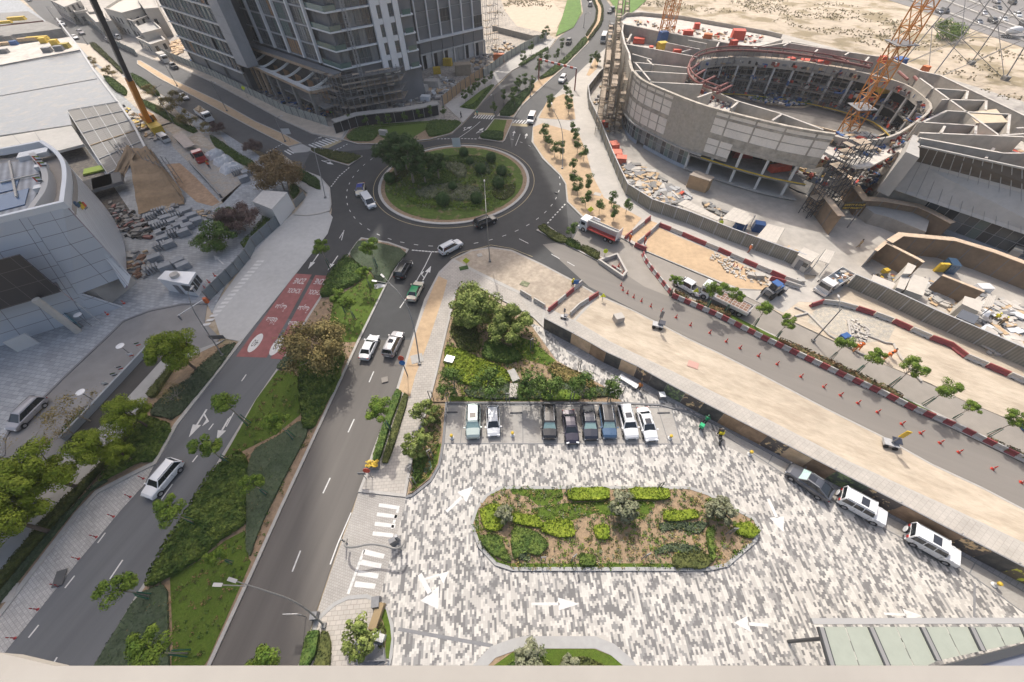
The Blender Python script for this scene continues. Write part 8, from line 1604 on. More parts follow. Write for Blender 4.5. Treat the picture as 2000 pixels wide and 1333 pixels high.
g=G(306,254);mb=MB();mb.box((g.x,g.y,1.0),(11,2.7,.9),yelm,rz=-.85);mb.build('carrier',None,mc);mb=MB();mb.box((g.x+3.6,g.y-4.0,1.9),(2.6,2.6,1.6),yelm,rz=-.85);mb.build('carrier_cab',None,mc)
for t in(-4,-2.4,1.4,3.0):
 for s_ in(-1,1):x_,y_=g.x+math.cos(-.85)*t-math.sin(-.85)*s_*1.2,g.y+math.sin(-.85)*t+math.cos(-.85)*s_*1.2;q=MB();q.lathe([(.1,-.2),(.6,-.2),(.6,.2),(.1,.2)],m=tyrem,n=14,M=Matrix.Translation((x_,y_,.7))@Matrix.Rotation(-.85,4,'Z')@Matrix.Rotation(math.pi/2,4,'X'));q.build('wheel',tyrem,mc)
for s_ in(-1,1):mb=MB();mb.beam((g.x-s_*3.5,g.y-s_*2.8,.7),(g.x+s_*3.5,g.y+s_*2.8,.7),.3,None,steelm);mb.build('outrigger',None,mc)
far=[('pale grey flat roofed block with two slit windows behind the crane boom',[(205,20),(232,3),(268,-12),(278,20),(240,30)],8,cream),('pale block with courtyard roof, right of the crane boom, far left',[(170,28),(205,25),(210,38),(222,45),(190,48)],5,conc_l),('grey concrete frame block beside the far avenue',[(228,34),(272,24),(300,32),(262,46)],6,conc),('grey unfinished house between crane boom and tower',[(262,48),(298,42),(318,60),(280,70)],5,conc),('low pale house at the top edge left of the boom',[(100,4),(140,-8),(160,6),(128,18)],6,conc_l),('grey roofed shed left of the crane boom',[(135,14),(168,14),(172,24),(148,28)],4,conc_d),('pale concrete block behind the tower, left',[(268,0),(300,-10),(312,20),(284,22)],9,conc_l),('grey concrete wall block at the tower foot',[(268,78),(310,66),(326,82),(296,92)],3,conc)]
for l,px,h,m_ in far:
 root=empty('site_building',label=l,cat='building');P_=[G(x,y,h).xy for x,y in px];mb=MB();mb.prism(P_,0,h,m_);mb.build('walls',None,root);mb=MB();mb.ribbon(P_,.5,h+.001,h+.8,conc_l,closed=True,side=.5 if sum(a.x*b.y-b.x*a.y for a,b in zip(P_,P_[1:]+P_[:1]))>0 else-.5);mb.build('parapet',None,root)
 for i,(a,b)in enumerate(zip(P_,P_[1:]+P_[:1])):
  F=Face(a,b)if sum(p.x*q_.y-q_.x*p.y for p,q_ in zip(P_,P_[1:]+P_[:1]))>0 else Face(b,a)
  if F.n.y<.4 and F.L>4:
   n_=int(F.L/3.4)
   for k_ in range(n_):
    for z_ in([1.0]if h<6 else[1.0,4.6]):mb=MB();F.box(mb,1.2+k_*3.4,2.5+k_*3.4,-.05,.03,z_,z_+1.8,carglass if(k_+i)%3 else darkin);mb.build('window',None,root)
fence('pale site fence along the far side of the western avenue',[(120,8),(178,50),(232,92),(270,110)],2.2,hp_)
slab('site_ground',[(60,-60),(120,0),(175,48),(230,90),(300,118),(345,110),(345,60),(300,-60)],mat('far_yard',(0.40,0.37,0.335),.95,var=.15,scale=.3,var2=.15,scale2=.06),0.07)
slab('sand_path',R(0,0,[(580,330),(690,345),(950,570),(930,590),(860,575),(700,460),(600,350)]),mat('pale_path',(0.48,0.42,0.35),.9,var=.06,scale=.5),0.14)
slab('dusty_verge',R(0,0,[(690,460),(760,530),(940,590),(1050,640),(1250,760),(1520,1000),(1700,1180),(1400,1080),(1100,880),(900,700),(720,520)]),mat('dusty_soil',(0.44,0.36,0.27),.95,var=.2,scale=.6,col2=(.5,.45,.38)),0.135)
debris('timber_pile',[(325,88),(350,78),(365,95),(345,108)],80,.1,[tan,tan,fm],'pile of tan timber beside the tower hoarding',(.5,3.5),(.1,.6));debris('debris',[(372,120),(430,140),(520,190),(560,205),(640,235),(650,222),(560,190),(440,130),(380,105)],260,.08,[darkin,steelm,conc_d,tan,conc,bluem],'dark litter on the ground between hoarding and podium',(.3,2.2),(.1,.7))
debris('debris',[(790,165),(860,150),(900,165),(870,195),(800,205),(740,215),(740,190)],330,.08,[conc_l,conc_l,steelm,conc_d,tan,PW,conc],'concrete pieces and props in the yard right of the tower corner',(.3,2.6),(.1,.8));debris('debris',[(900,130),(990,80),(1010,95),(940,140)],90,.08,[conc_l,steelm,tan,conc_d],'scattered material in the sandy yard behind the tower',(.4,2.2),(.1,.8))
for l,px,d,m_ in[('grey formwork crate stack in the tower yard',(845,172),(5,3,2.2),conc_l),('tan block hut beside the timber hoarding',(905,145),(5.5,3.5,3.0),mat('tan_block',(.36,.29,.21),.9,var=.1,scale=1)),('row of grey concrete boxes in the tower yard',(822,180),(5,2.2,2.0),conc),('white crate in the tower yard by the walkway',(832,196),(3,2,1.2),PW),('yellow wheel loader seen from above in the tower yard',(875,128),(3.2,1.8,2.0),yelm),('small yellow digger near the dark panels',(854,144),(2.6,1.6,1.8),yelm),('orange boom lift parked by the pale hoarding',(975,120),(4.0,2.0,2.2),MATS['orange_red']),('stack of concrete blocks behind the walkway',(748,214),(3.2,2.4,1.6),conc)]:tote(px,d,.08,m_,'yard_item',l,'site gear')
# == ROAD MARKINGS, LAMPS, SMALL THINGS
def marks(name,items,m,z=.022):
 mb=MB()
 for pts in items:mb.sheet(GP(pts),z,m)
 return struct(name,mb)
def line(px,w,m=paint,z=.022,name='road_line'):
 mb=MB();P=[G(x,y).xy for x,y in px];mb.ribbon(P,w,z-.003,z,m);return struct(name,mb)
def dashes(px,n,L,w,m=paint,z=.022,name='dashed_line'):
 P=[G(x,y).xy for x,y in px];tot=sum((b-a).length for a,b in zip(P,P[1:]));Q_=resample(P,tot/(n*8));mb=MB();k=len(Q_)-1
 for i in range(n):
  c_=Q_[min(k,int((i+.5)/n*k))];c2=Q_[min(k,int((i+.5)/n*k)+1)]if int((i+.5)/n*k)<k else c_;d=(c2-c_).normalized()if(c2-c_).length>0 else(Q_[1]-Q_[0]).normalized();a,b=c_-d*L/2,c_+d*L/2;nn=Vector((-d.y,d.x))*w/2;mb.sheet([a+nn,b+nn,b-nn,a-nn],z,m)
 return struct(name,mb)
def seg_dash(px,w,m=paint,z=.022):
 mb=MB()
 for a,b in px:
  a,b=G(*a).xy,G(*b).xy;d=(b-a).normalized();nn=Vector((-d.y,d.x))*w/2;mb.sheet([a+nn,b+nn,b-nn,a-nn],z,m)
 return struct('lane_dashes',mb)
seg_dash([((500,1299),(515,1258)),((571,1117),(587,1076)),((631,964),(645,934)),((680,845),(692,819)),((721,747),(730,726))],.16)
seg_dash([((56,1246),(76,1221)),((127,1149),(146,1125)),((191,1061),(206,1041)),((247,984),(260,967)),((104,1297),(112,1284)),((215,1131),(240,1094)),((314,978),(337,946)),((472,745),(481,732)),((441,827),(451,814)),((408,840),(417,828)),((376,903),(386,890))],.16)
seg_dash([((442,834),(457,806)),((667,470),(672,450)),((663,466),(671,453)),((204,758),(267,690)),((106,860),(127,838))],.15)
line([(686,1002),(660,1062),(645,1103)],.14,paint,.03);line([(843,493),(830,520),(812,552),(796,580),(781,602)],.16)
line([(896,270),(915,257),(930,245),(938,238)],.14);line([(1007,285),(1016,262)],.14)
cc_=[(c0.x+(RAD+1.7)*math.cos(a*math.pi/48),c0.y+(RAD+1.7)*math.sin(a*math.pi/48))for a in range(96)];mb=MB();mb.ribbon(cc_,.15,.02,.023,paint_y,closed=True);struct('road_line',mb)
mb=MB();rr_=RAD+7.6
for k in range(52):
 a=2*math.pi*k/52
 if 1.05<a<1.75 or .3<a<.55:continue
 x,y=c0.x+rr_*math.cos(a),c0.y+rr_*math.sin(a);t=Vector((-math.sin(a),math.cos(a)));n=Vector((math.cos(a),math.sin(a)));p=Vector((x,y));mb.sheet([p+t*.45+n*.07,p-t*.45+n*.07,p-t*.45-n*.07,p+t*.45-n*.07],.023,paint)
struct('dashed_line',mb)
for px,n in(([(804,489),(840,492),(862,493)],9),([(853,272),(895,271),(932,272)],12),([(646,366),(662,345),(683,327)],10),([(1068,438),(1088,416),(1105,398)],8),([(519,299),(540,288),(553,281)],6),([(640,297),(662,291),(680,281)],6)):dashes(px,n,.55,.28,paint,.024)
line([(921,489),(959,479),(1000,486),(1040,502)],.13,paint_y,.024);line([(880,505),(900,494),(921,488)],.13,paint_y,.024)
mb=MB()
for a,b in(((1014,467),(1032,476)),((1077,497),(1093,506)),((1108,512),(1122,520))):a,b=G(*a).xy,G(*b).xy;d=(b-a).normalized();nn=Vector((-d.y,d.x))*.07;mb.sheet([a+nn,b+nn,b-nn,a-nn],.024,paint)
struct('lane_dashes',mb)
def zebra(px4,n,m=paint,z=.026,fill=.5):
 a,b,c_,d=[G(x,y).xy for x,y in px4];mb=MB()
 for i in range(n):
  f0,f1=(i+.5-fill/2)/n,(i+.5+fill/2)/n;mb.sheet([a.lerp(b,f0),a.lerp(b,f1),d.lerp(c_,f1),d.lerp(c_,f0)],z,m)
 return struct('zebra_crossing',mb)
zebra([(504,508),(392,640),(407,638),(518,508)],17,z=.06,fill=.55)
zebra([(742,978),(726,1052),(766,1056),(782,984)],4,z=.03,fill=.42);zebra([(713,1068),(690,1152),(730,1156),(753,1078)],4,z=.03,fill=.5)
dashes([(778,994),(765,1035)],4,.4,.3,paint,.03);dashes([(711,1075),(680,1160)],8,.55,.28,paint,.03)
zebra([(930,224),(968,226),(962,234),(922,231)],8,fill=.5,z=.026);zebra([(994,234),(1040,236),(1033,243),(988,240)],8,fill=.5)
mb=MB();mb.sheet(GP([(928,220),(966,222),(966,227),(926,225)]),.024,paint_y);mb.sheet(GP([(992,241),(1034,243),(1030,248),(990,246)]),.024,paint_y);mb.sheet(GP([(640,290),(668,277),(661,272),(625,288)]),.024,paint_y);struct('speed_hump',mb)
zebra([(600,284),(645,268),(664,275),(618,292)],7,fill=.5);zebra([(553,296),(585,283),(598,289),(566,304)],6,fill=.5)
def arrow(px0,px1,m=paint,w=1.0,kind='s',z=.024):
 a,b=G(*px0).xy,G(*px1).xy;d=(b-a);L=d.length;d.normalize();n=Vector((-d.y,d.x));mb=MB();s_=.09*w
 mb.sheet([a+n*s_,a+d*L*.58+n*s_,a+d*L*.58-n*s_,a-n*s_],z,m);h=a+d*L*.56;mb.sheet([h+n*.42*w,b,h-n*.42*w],z,m)
 if kind!='s':sg=1 if kind=='l' else-1;q=a+d*L*.22;mb.sheet([q+n*sg*s_,q+n*sg*(s_+.5*w)+d*L*.13,q+n*sg*(s_+.5*w)+d*L*.42*.9,q+n*sg*(s_+.9*w)+d*L*.2,q+n*sg*s_+d*L*-.06],z,m)
 return struct('road_arrow',mb)
arrow((622,497),(602,526),w=1.1);arrow((660,500),(640,529),w=1.1);arrow((404,800),(369,855),w=1.4,kind='l');arrow((447,818),(423,860),w=1.4)
arrow((800,520),(806,512),kind='s',w=1);arrow((826,548),(842,520),w=1.2,kind='l');arrow((905,256),(922,247),w=1.3,kind='l');arrow((930,261),(945,250),w=1.3,kind='r');arrow((1002,266),(1005,256),w=1.1);arrow((1026,271),(1029,261),w=1.1);arrow((628,314),(652,322),w=1.3,kind='l')
arrow((437,517),(418,500),w=1.1,z=.13);arrow((872,1000),(925,950),w=2.0,z=.045,kind='s',m=paint);arrow((820,1122),(856,1190),w=2.6,z=.045,m=paint,kind='l');arrow((1038,1180),(1132,1180),w=1.3,z=.045,m=paint);arrow((1500,1222),(1433,1217),w=1.5,z=.045,m=paint);arrow((1726,1199),(1800,1203),w=1.2,z=.045,m=paint);arrow((1500,975),(1530,1040),w=2.0,z=.045,m=paint)
mb=MB();mb.sheet(GP([(577,535),(609,537),(521,699),(461,697)]),.018,paint_r);mb.sheet(GP([(616,538),(650,540),(600,628),(560,703),(528,701)]),.018,paint_r);struct('red_road_surface',mb)
def ground_text(s_,px,size,dirpx,sx=1.0,sy=2.2,z=.024,m=paint):
 g=G(*px);a,b=G(*dirpx[0]),G(*dirpx[1]);d=b-a;ang=math.atan2(d.y,d.x);return text('road_lettering',s_,size,(g.x,g.y,z),(0,0,ang),m,None,.001,kind='structure',sx=sx,sy=sy)
ldir=((660,540),(575,535))
for s_,(p1,p2)in(('ZONE',((586,549),(626,550))),('SCHOOL',((575,568),(616,571))),('\uFEE3\uFEAA\uFEAD\uFEB3\uFE94'[::-1],((548,601),(592,604))),('\uFEE3\uFEE8\uFEC4\uFED8\uFE94'[::-1],((530,626),(573,634)))):
 for p in(p1,p2):ground_text(s_,p,.8 if s_!='SCHOOL' else .62,ldir,.95,2.6)
for p in((499,670),(541,676)):
 g=G(*p);a_,b_=G(520,640),G(480,700);ang=math.atan2((b_-a_).y,(b_-a_).x);mb=MB();mb.sheet([(g.x+math.cos(ang)*1.9*math.cos(t*.2618)-math.sin(ang)*.8*math.sin(t*.2618),g.y+math.sin(ang)*1.9*math.cos(t*.2618)+math.cos(ang)*.8*math.sin(t*.2618))for t in range(24)],.021,paint);struct('road_marking',mb);ground_text('40',p,1.15,ldir,.8,1.7,.026,PK)
mh=mat('manhole_iron',(.10,.10,.10),.7)
for i,(x,y,s_,m_)in enumerate([(119,1130,(1.0,1.6),mh),(937,500,(.9,.9),kerbm),(1025,556,(1.5,1.2),lf_silver),(1353,714,(1.5,1.2),mat('pink_cover',(.50,.30,.25),.8)),(815,702,(1.8,1.6),conc),(1167,381,(1.6,1.2),conc_l),(906,525,(1.6,1.0),lf_dark),(752,743,(.9,.9),asph_l),(835,912,(1.0,1.3),mat('green_cover',(.20,.33,.24),.6)),(223,895,(2.2,1.8),mat('hatch_red',(.42,.25,.2),.8)),(12,1162,(2.0,1.6),conc_l),(742,560,(1.8,1.2),steell),(1087,378,(.7,.5),mh)]):
 g=G(x,y);o=MB();o.box((0,0,0),(*s_,.05),m_);o.box((0,0,.03),(s_[0]*.8,s_[1]*.8,.02),m_);q=o.build('inspection_cover',None);q.location=(g.x,g.y,.17);q.rotation_euler=(0,0,-.5 if x>1000 else .3);tag(q,['iron grating beside the lay-by marker posts','round pale cover on the dirt lot by the lamp post','square green-grey cover on the dirt lot','pink square cover on the long sand strip','pale slab cover at the lamp base on the sandy strip','pale cover at the edge of the northern pavement','dark cover by the yellow sign at the pavement corner','faint square cover in the avenue','pale green cover in the bed left of the plaza','red edged hatch beside the broad driveway trees','pale cover at the left edge of the walkway hedge','grey cover beside the tree pit at the median kink','small iron cover on the sunlit roundabout edge'][i],'cover')
 # ---- street lamps
lampcol=mat('lamp_grey',(0.22,0.215,0.205),.5)
def street_lamp(label,base,h,heads,curve=0.0,r=.11,col=None,group='street lamps'):
 root=empty('street_lamp',label=label,cat='street lamp',group=group);g=G(*base);root.location=(g.x,g.y,.12);c_=col or lampcol;mb=MB();n=8;pts=[(0,0,h*i/n)for i in range(n+1)];mb.tube(pts,[r*(1-.45*i/n)for i in range(n+1)],c_,8);mb.box((0,0,.15),(.45,.45,.3),c_);mb.build('pole',None,root)
 for dx,dy in heads:
  L=math.hypot(dx,dy);mb=MB();arc=[Vector((dx*t,dy*t,h-.6+.9*math.sin(t*math.pi/2)))for t in(0,.2,.4,.6,.8,1)];mb.tube(arc,.05,c_,6);mb.build('arm',None,root)
  mb=MB();e=arc[-1];a_=math.atan2(dy,dx);mb.box((e.x+math.cos(a_)*.3,e.y+math.sin(a_)*.3,e.z),(.65,.26,.1),mat('lamp_head',(.52,.50,.48),.4),rz=a_,taper=.8);mb.build('lamp_head',None,root)
 return root
def tip(base,px,h):
 """horizontal reach from the foot to a head seen at px at height h"""
 b,t=G(*base),G(*px,h);return((t-b).x,(t-b).y)
def lampat(label,base,top_px,h,*heads_px):
 return street_lamp(label,base,h,[tip(base,p,h+.3)for p in heads_px])
lampat('tall street lamp standing on the dirt lot corner by the roundabout',(957,512),(942,360),10.5,(946,356))
def curved_lamp(label,base,path,heads,r=.1):
 """path: (px, py, height) points along a curved post; heads: (px, py, height) points"""
 root=empty('street_lamp',label=label,cat='street lamp',group='street lamps');P_=[Vector((*G(*base).xy,.12))]+[G(x,y,z)for x,y,z in path];P_=sm3(P_,2);n=len(P_);mb=MB();mb.tube(P_,[r*(1-.5*i/n)for i in range(n)],lampcol,8);mb.box((P_[0].x,P_[0].y,.25),(.45,.45,.3),lampcol);mb.build('pole',None,root)
 for(x0,y0,z0_),(x1,y1,z1_)in heads:
  a,b=G(x0,y0,z0_),G(x1,y1,z1_);mb=MB();mb.tube([a,b],.045,lampcol,6);mb.build('arm',None,root);d=(b-a).normalized();mb=MB();mb.beam(b,b+d*.7,.28,.1,mat('lamp_head',(.5,.5,.5)));mb.build('lamp_head',None,root)
 return root
curved_lamp('white headed curved street lamp arching over the avenue near the parapet',(634,1222),[(600,1190,4.0),(565,1170,6.5),(530,1158,8.4),(500,1148,9.6)],[((480,1145,9.6),(434,1143,10.0)),((500,1148,9.6),(462,1136,10.6))])
curved_lamp('curved double armed street lamp on the sandy strip beside the silver car',(820,712),[(812,655,3.6),(801,610,6.2),(790,588,7.6),(775,567,8.8),(762,556,9.4)],[((760,554,9.4),(736,550,9.6)),((775,567,8.8),(750,542,9.6))])
curved_lamp('dark curved street lamp at the corner of the zebra crossing and hedge',(436,696),[(412,660,3.2),(392,630,5.6),(374,600,8.0),(367,572,9.4)],[((367,572,9.4),(372,566,9.6))])
curved_lamp('dark curved lamp post at the pavement corner west of the roundabout',(636,388),[(628,350,3.4),(618,310,6.6),(612,285,8.6),(616,272,9.6)],[((616,272,9.6),(622,270,9.6))])
curved_lamp('curved street lamp among the slender trees on the sandy strip',(1098,331),[(1100,290,3.2),(1099,262,5.4),(1094,240,7.2),(1082,218,9.0)],[((1082,218,9.0),(1078,204,9.4))])
for i,(b,t,h,hd)in enumerate([((347,169),(331,136),6.5,(326,130)),((444,218),(422,168),8,(420,162)),((341,243),(318,172),9,(316,167)),((558,278),(553,235),6,(548,228)),((240,92),(222,62),6,(219,58)),((1587,667),(1632,588),7,(1638,583)),((966,222),(962,190),5,(960,186)),((1036,190),(1040,160),5,(1042,155)),((172,88),(160,60),6,(158,56)),((108,38),(102,18),5,(100,15)),((1140,55),(1148,30),5,(1151,26))]):lampat(['street lamp on the orange verge near the shade edge','street lamp on the orange verge by the dark avenue','black double lamp beside the yellow trees','lamp post before the tower hoarding','lamp post right of the crane boom base','thin lamp post crossing the gravel patch','lamp post at the northern crosswalk','lamp post in the northern median','lamp post on the far western avenue, nearer','lamp post on the far western avenue, further','thin lamp post on the far curving road'][i],b,t,h,hd)
# ---- plaza light frames (slim upright loops) and bollards
def frame_light(label,px,h=2.6,rz=0.0):
 g=G(*px);root=empty('frame_light',(g.x,g.y,.05),rz,label,'light','slim frame lights round the plaza');mb=MB()
 for s_ in(-.22,.22):mb.box((s_,0,h/2),(.09,.09,h),lampcol)
 pass
 for s_ in(-.22,.22):q=MB();q.box((s_,0,h/2),(.09,.09,h),lampcol);q.build('upright',None,root)
 q=MB();q.box((0,0,h+.05),(.53,.09,.09),lampcol);q.build('top_bar',None,root);q=MB();q.box((0,0,h-.02),(.3,.05,.04),PW);q.build('light_strip',None,root)
fl_=R(2,2,[(425,1190),(1115,1165),(510,250),(830,445),(455,490),(150,90),(320,480),(740,490)])+R(1,2,[(1480,500),(1350,480),(1215,1130),(1345,925),(1930,500),(1820,490),(1205,1050)])+[(1420,1044),(1256,1092),(1118,1095),(1060,1098),(938,1070)]
for i,p in enumerate(fl_):frame_light(['frame light at the top kerb of the plaza island, left','frame light at the top kerb of the plaza island, right','frame light on the paved path beside the yellowish plants','frame light by the upright tree at the garden corner','frame light behind the gap in the parking bays','frame light at the top of the paved path','frame light behind the large black parked car','frame light behind the blue parked car','frame light at the top left corner of the bays','frame light on the pavement beside the open crowned tree','frame light at the kerb point where pavement meets plaza','frame light in the bed left of the plaza','frame light behind the white hatchback','frame light behind the pale green car','frame light at the tip of the left bed','frame light at the right end of the plaza island','frame light in the lower middle of the plaza island','frame light below the bright centre mound of the plaza island','frame light in the lower left of the plaza island','frame light at the left kerb of the plaza island'][i],p,2.4,(i%3)*.3)
bo=empty('yellow_bollard');bo['category']='bollard';mb=MB();mb.lathe([(.3,0),(.3,.1),(.16,.2),(.14,.55)],m=PHZ,n=12);mb.build('base',None,bo);mb=MB();mb.lathe([(.17,.55),(.2,.6),(.2,.8),(.05,.88)],m=yelm,n=12);mb.build('cap',None,bo)
for(x,y),l in zip([(883,856),(1001,851),(1308,857),(1463,888),(1940,1143)],['yellow capped bollard in the first bay from the left','yellow capped bollard in the empty middle bay','yellow capped bollard in the last bay on the right','yellow capped bollard in the sloping bay by the hoarding','yellow capped bollard in the bay right of the last off-roader']):g=G(x,y);place(bo,g.x,g.y,0,l,None,.05)
ws=mat('wheel_stop',(.12,.12,.12),.8)
for i,x in enumerate((882,1008,1296)):g=G(x,806+(1 if x>1000 else 0));mb=MB();mb.box((0,0,.06),(1.7,.15,.12),ws,taper=.9);o=mb.build('wheel_stop',None);o.location=(g.x,g.y,.04);tag(o,['black wheel stop in the leftmost empty bay','black wheel stop in the middle empty bay','black wheel stop in the rightmost empty bay'][i],'wheel stop')
bn=empty('bench',label='long white stone bench beside the hoarding footpath',cat='bench');a,b=G(1214,741),G(1239,757);bn.location=((a.x+b.x)/2,(a.y+b.y)/2,.05);bn.rotation_euler=(0,0,math.atan2(b.y-a.y,b.x-a.x));mb=MB();mb.box((0,0,.45),(2.9,.75,.14),PW);mb.build('seat',None,bn)
for s_ in(-1.1,1.1):mb=MB();mb.box((s_,0,.2),(.35,.6,.38),conc);mb.build('leg',None,bn)
bi=empty('litter_bin',label='square white topped bin below the bench by the footpath',cat='bin');g=G(1290,778);bi.location=(g.x,g.y,.05);mb=MB();mb.box((0,0,.45),(.7,.7,.85),steelm);mb.build('body',None,bi);mb=MB();mb.box((0,0,.92),(.8,.8,.1),PW);mb.build('lid',None,bi)
yp=empty('planter',label='dark planter box with yellow flowers at the end of the clipped hedges',cat='planter');g=G(732,913);yp.location=(g.x,g.y,.13);mb=MB();mb.box((0,0,.4),(1.3,.8,.8),steelm);mb.build('box',None,yp);rg=random.Random(2);mb=MB();[leafquad(mb,Vector((rg.uniform(-.7,.7),rg.uniform(-.4,.4),.85+rg.uniform(0,.4))),Vector((0,0,1)),.3,rg,yelm)for _ in range(120)];mb.build('flowers',None,yp)
eg=empty('entrance_arm',label='long curved grey arm with card reader crossing the plaza entrance',cat='entry gate');P_=[G(x,y,.12)for x,y in[(671,1064)]];mb=MB();z_=2.4;arm=[G(678,1054,1.2),G(671,1068,1.8),G(690,1070,z_),G(722,1062,z_),G(750,1066,z_),G(772,1073,z_),G(786,1068,2.0),G(790,1056,1.2)];mb.tube(sm3(arm,2),.11,lampcol,8);mb.build('arm',None,eg)
for p in((678,1062),(784,1075)):g=G(*p);mb=MB();mb.tube([(g.x,g.y,.05),(g.x,g.y,1.9)],.09,lampcol,8);mb.build('post',None,eg)
g=G(772,1062);mb=MB();mb.box((g.x,g.y,.8),(.7,.5,1.5),steelm,rz=.5);mb.build('card_reader',None,eg);g=G(780,1054);mb=MB();mb.box((g.x,g.y,.8),(.3,.3,1.6),steell,rz=.3);mb.build('screen_post',None,eg)
tr_=empty('trellis',label='grey trellis and fence at the bottom of the small garden by the parapet',cat='fence');a,b=G(705,1293),G(760,1290)
for i in range(6):mb=MB();f=i/5;mb.beam((a.x+(b.x-a.x)*f,a.y,.2),(a.x+(b.x-a.x)*f,a.y,1.5),.08,None,steelm);mb.build('post',None,tr_)
for z_ in(.5,1.0,1.5):mb=MB();mb.beam((a.x,a.y,z_),(b.x,b.y,z_),.07,None,steelm);mb.build('rail',None,tr_)
for l,px,d,m_ in[('dark cube by the tip of the small garden',(737,1178),(.8,1.0,.8),steelm),('brown slatted bench in the small garden',(738,1205),(.8,2.4,.6),mat('bench_brown',(.30,.22,.12),.8)),('white low table in the small garden',(740,1245),(1.4,.7,.5),PHZ),('dark box on the pavement edge under the curved lamp',(617,1204),(.7,.7,.7),steelm),('dark slate square in the small garden',(722,1272),(2.8,2.6,.2),steelm),('white stone block in the garden left',(879,706),(1.4,1.2,.6),PHZ),('pale stone slab in the garden centre',(1003,765),(1.2,2.4,.3),conc_l),('second pale stone slab in the garden centre',(1003,735),(1.2,2.2,.3),conc),('white board on the grass before the covered walkway',(750,264),(2.4,1.0,1.2),conc_l)]:tote(px,d,.15,m_,'garden_box',l,'box')
# ---- signs
def sign(label,base,h,shape,c,rz=0.0,text_=None,name='road_sign',pole=True):
 g=G(*base);root=empty(name,(g.x,g.y,.12),rz,label,'sign');mb=MB();mb.tube([(0,0,0),(0,0,h)],.045,lampcol,6);mb.build('pole',None,root);mb=MB()
 if shape=='disc':mb.lathe([(.02,-.02),(.42,-.02),(.42,.02),(.02,.02)],m=c,n=20,M=Matrix.Translation((0,-.06,h))@Matrix.Rotation(math.radians(75),4,'X'))
 elif shape=='diamond':mb.box((0,0,0),(.95,.04,.95),c,M=Matrix.Translation((0,-.06,h))@Matrix.Rotation(math.radians(45),4,'Y'))
 elif shape=='tri':mb.add([(-.5,-.06,h-.4),(.5,-.06,h-.4),(0,-.06,h+.5),(-.5,-.02,h-.4),(.5,-.02,h-.4),(0,-.02,h+.5)],[(0,1,2),(5,4,3),(0,3,4,1),(1,4,5,2),(2,5,3,0)],c)
 else:mb.box((0,-.06,h),(shape[0],.05,shape[1]),c)
 mb.build('sign_face',None,root)
 if text_:text('lettering',text_,.5,(0,-.10,h),(math.pi/2,0,0),PK,root,.002)
 return root
lime=mat('lime_sign',(.62,.70,.03),.5);sblue=mat('sign_blue',(.03,.16,.42),.4)
for a in[('blue round sign at the shrubs beside the yellowing tree',(668,690),2.2,'disc',sblue),('blue round sign on a tall post by the sandy strip',(797,738),3.6,'disc',sblue),('small red and white disc above the blue sign',(797,735),4.3,'disc',redm),('red sign post at the planter by the plaza entrance',(728,934),2.4,'disc',redm),('grey backed sign at the pavement by the plaza entrance',(716,936),1.8,(.9,.6),steelm),('lime diamond sign behind the truck at the sandy strip',(1150,432),2.6,'diamond',lime),('lime disc sign on the pale pavement before the greige hoarding',(1398,458),2.6,'disc',lime),('lime diamond pedestrian sign before the tower hoarding',(486,195),3.2,'diamond',lime),('yellow cross shaped sign by the pavement corner',(912,520),1.2,'diamond',lime),('lime post at the concrete barrier frame',(1180,505),1.6,'disc',lime),('lime marker by the sandy crossing',(1176,588),1.2,'tri',lime),('lime triangle sign by the striped row and young trees',(1352,585),2.0,'tri',lime),('white square sign on the orange verge',(568,279),2.8,(2.2,1.4),PHZ),('white information board at the rim of the roundabout',(894,300),2.6,(2.0,2.2),PW),('white sign board on the avenue pavement at the curved lamp',(598,1205),3.0,(1.4,.9),PHZ),('dark notice board at the corner of the driveway exit',(436,672),1.6,(2.4,.9),steelm),('blue and yellow plaque at the dirt path barriers',(1124,562),1.2,(.9,.9),sblue)]:sign(*a)
for l,px,m_,s_ in(('solar warning trailer with yellow arrow board on the sand strip',(1733,870),yelm,1.0),('grey solar warning trailer on the sand strip by the cones',(1283,640),steelm,1.0),('small dark warning stand on the dirt path',(1101,622),steelm,.6)):
 g=G(*px);t=empty('warning_trailer',(g.x,g.y,.12),-.4,l,'trailer');t.scale=(s_,)*3;mb=MB();mb.box((0,0,.5),(1.6,1.0,.35),steell);mb.build('chassis',None,t);mb=MB();mb.tube([(0,0,.6),(0,0,2.4)],.07,steelm,8);mb.build('mast',None,t);mb=MB();mb.box((0,0,2.9),(.5,.12,1.5),m_);mb.build('board',None,t);mb=MB();mb.box((.5,.3,.95),(1.0,.9,.06),PN);mb.build('solar_panel',None,t)
 for x in(-.5,.5):q=MB();q.lathe([(.05,-.08),(.28,-.08),(.28,.08),(.05,.08)],m=tyrem,n=12,M=Matrix.Translation((x,-.55,.3))@Matrix.Rotation(math.pi/2,4,'X'));q.build('wheel',tyrem,t)
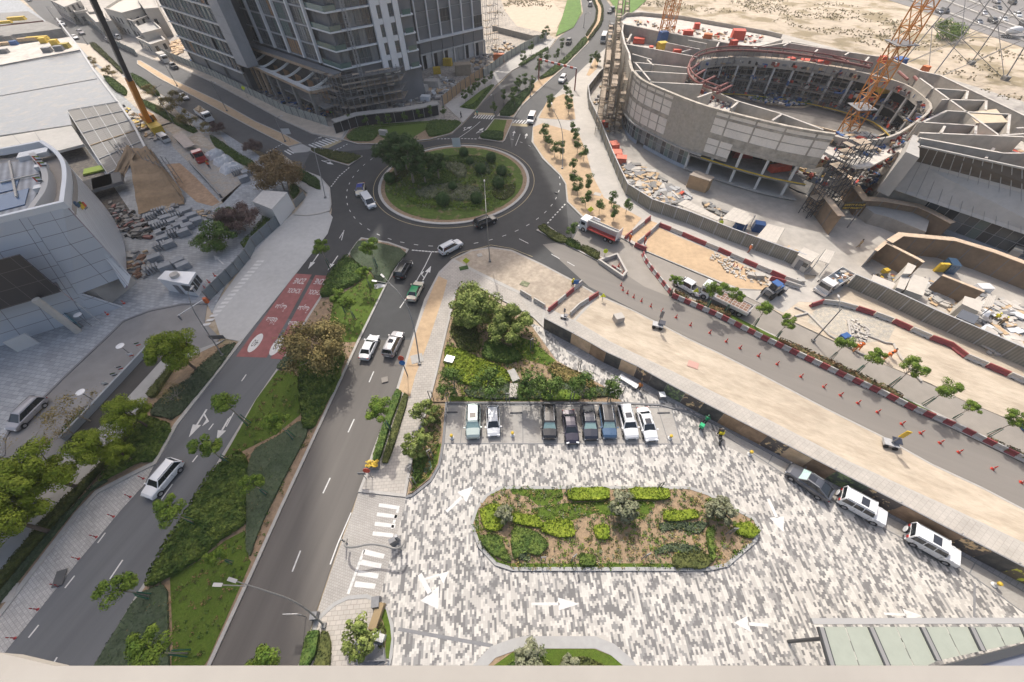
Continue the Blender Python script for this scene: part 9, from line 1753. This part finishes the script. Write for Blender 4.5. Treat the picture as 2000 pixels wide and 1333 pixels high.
bk=empty('backhoe_loader',label='blue and dark backhoe loader working by the site entrance',cat='loader');g=G(1504,577);bk.location=(g.x,g.y,.1);bk.rotation_euler=(0,0,.5);mb=MB();mb.box((0,0,1.1),(2.6,1.5,.9),steelm);mb.box((.9,0,1.4),(1.2,1.3,.9),bluem);mb.build('body',None,bk);mb=MB();mb.box((-.2,0,2.1),(1.3,1.3,1.2),carglass,taper=.85);mb.box((-.2,0,2.75),(1.3,1.3,.1),bluem);mb.build('cab',None,bk);mb=MB();mb.beam((-1.3,0,1.4),(-3.0,0,2.6),.3,None,steelm);mb.beam((-3.0,0,2.6),(-4.0,0,.8),.25,None,steelm);mb.build('arm',None,bk);mb=MB();mb.box((2.2,0,.6),(.7,2.0,.7),steelm);mb.build('bucket',None,bk)
for x,r_ in((-.9,.7),(1.1,.5)):
 for s_ in(-.8,.8):q=MB();q.lathe([(.05,-.2),(r_,-.2),(r_,.2),(.05,.2)],m=tyrem,n=14,M=Matrix.Translation((x,s_,r_))@Matrix.Rotation(math.pi/2,4,'X'));q.build('wheel',tyrem,bk)
hgan=empty('height_gantry',label='red and white height gantry spanning the northern road',cat='gantry');a,b=G(1122,178),G(1052,158);zt_=6.0
for p in(a,b):mb=MB();mb.box((p.x,p.y,zt_/2),(.35,.35,zt_),maroon);mb.build('post',None,hgan)
n_=12
for i in range(n_):p0,p1=a.lerp(b,i/n_),a.lerp(b,(i+1)/n_);mb=MB();mb.beam((p0.x,p0.y,zt_),(p1.x,p1.y,zt_),.25,.5,redm if i%2 else PW);mb.build('beam_section',None,hgan)
mb=MB();a,b=G(778,1229),G(963,1262);mb.beam((a.x,a.y,.045),(b.x,b.y,.045),.3,.01,kerbd);a,b=G(1903,1140),G(1902,1206);mb.beam((a.x,a.y,.045),(b.x,b.y,.045),.2,.01,kerbd);struct('drain_channel',mb)
# == HAZE
mb=MB();mb.box((500,1350,122),(4040,3340,246.2));hz=mb.build('haze',None);hz.data.materials.clear()
hm_=bpy.data.materials.new('haze');hm_.use_nodes=True;nt=hm_.node_tree;nt.nodes.remove(nt.nodes['Principled BSDF']);pv=nt.nodes.new('ShaderNodeVolumePrincipled');pv.inputs['Color'].default_value=(.93,.94,.95,1);pv.inputs['Density'].default_value=.00032;pv.inputs['Anisotropy'].default_value=.3
nt.links.new(pv.outputs[0],nt.nodes['Material Output'].inputs['Volume']);hz.data.materials.append(hm_);tag(hz,kind='stuff')
S.cycles.volume_bounces=0
for o in list(bpy.data.objects):
 if '_used' in o.keys():del o['_used']
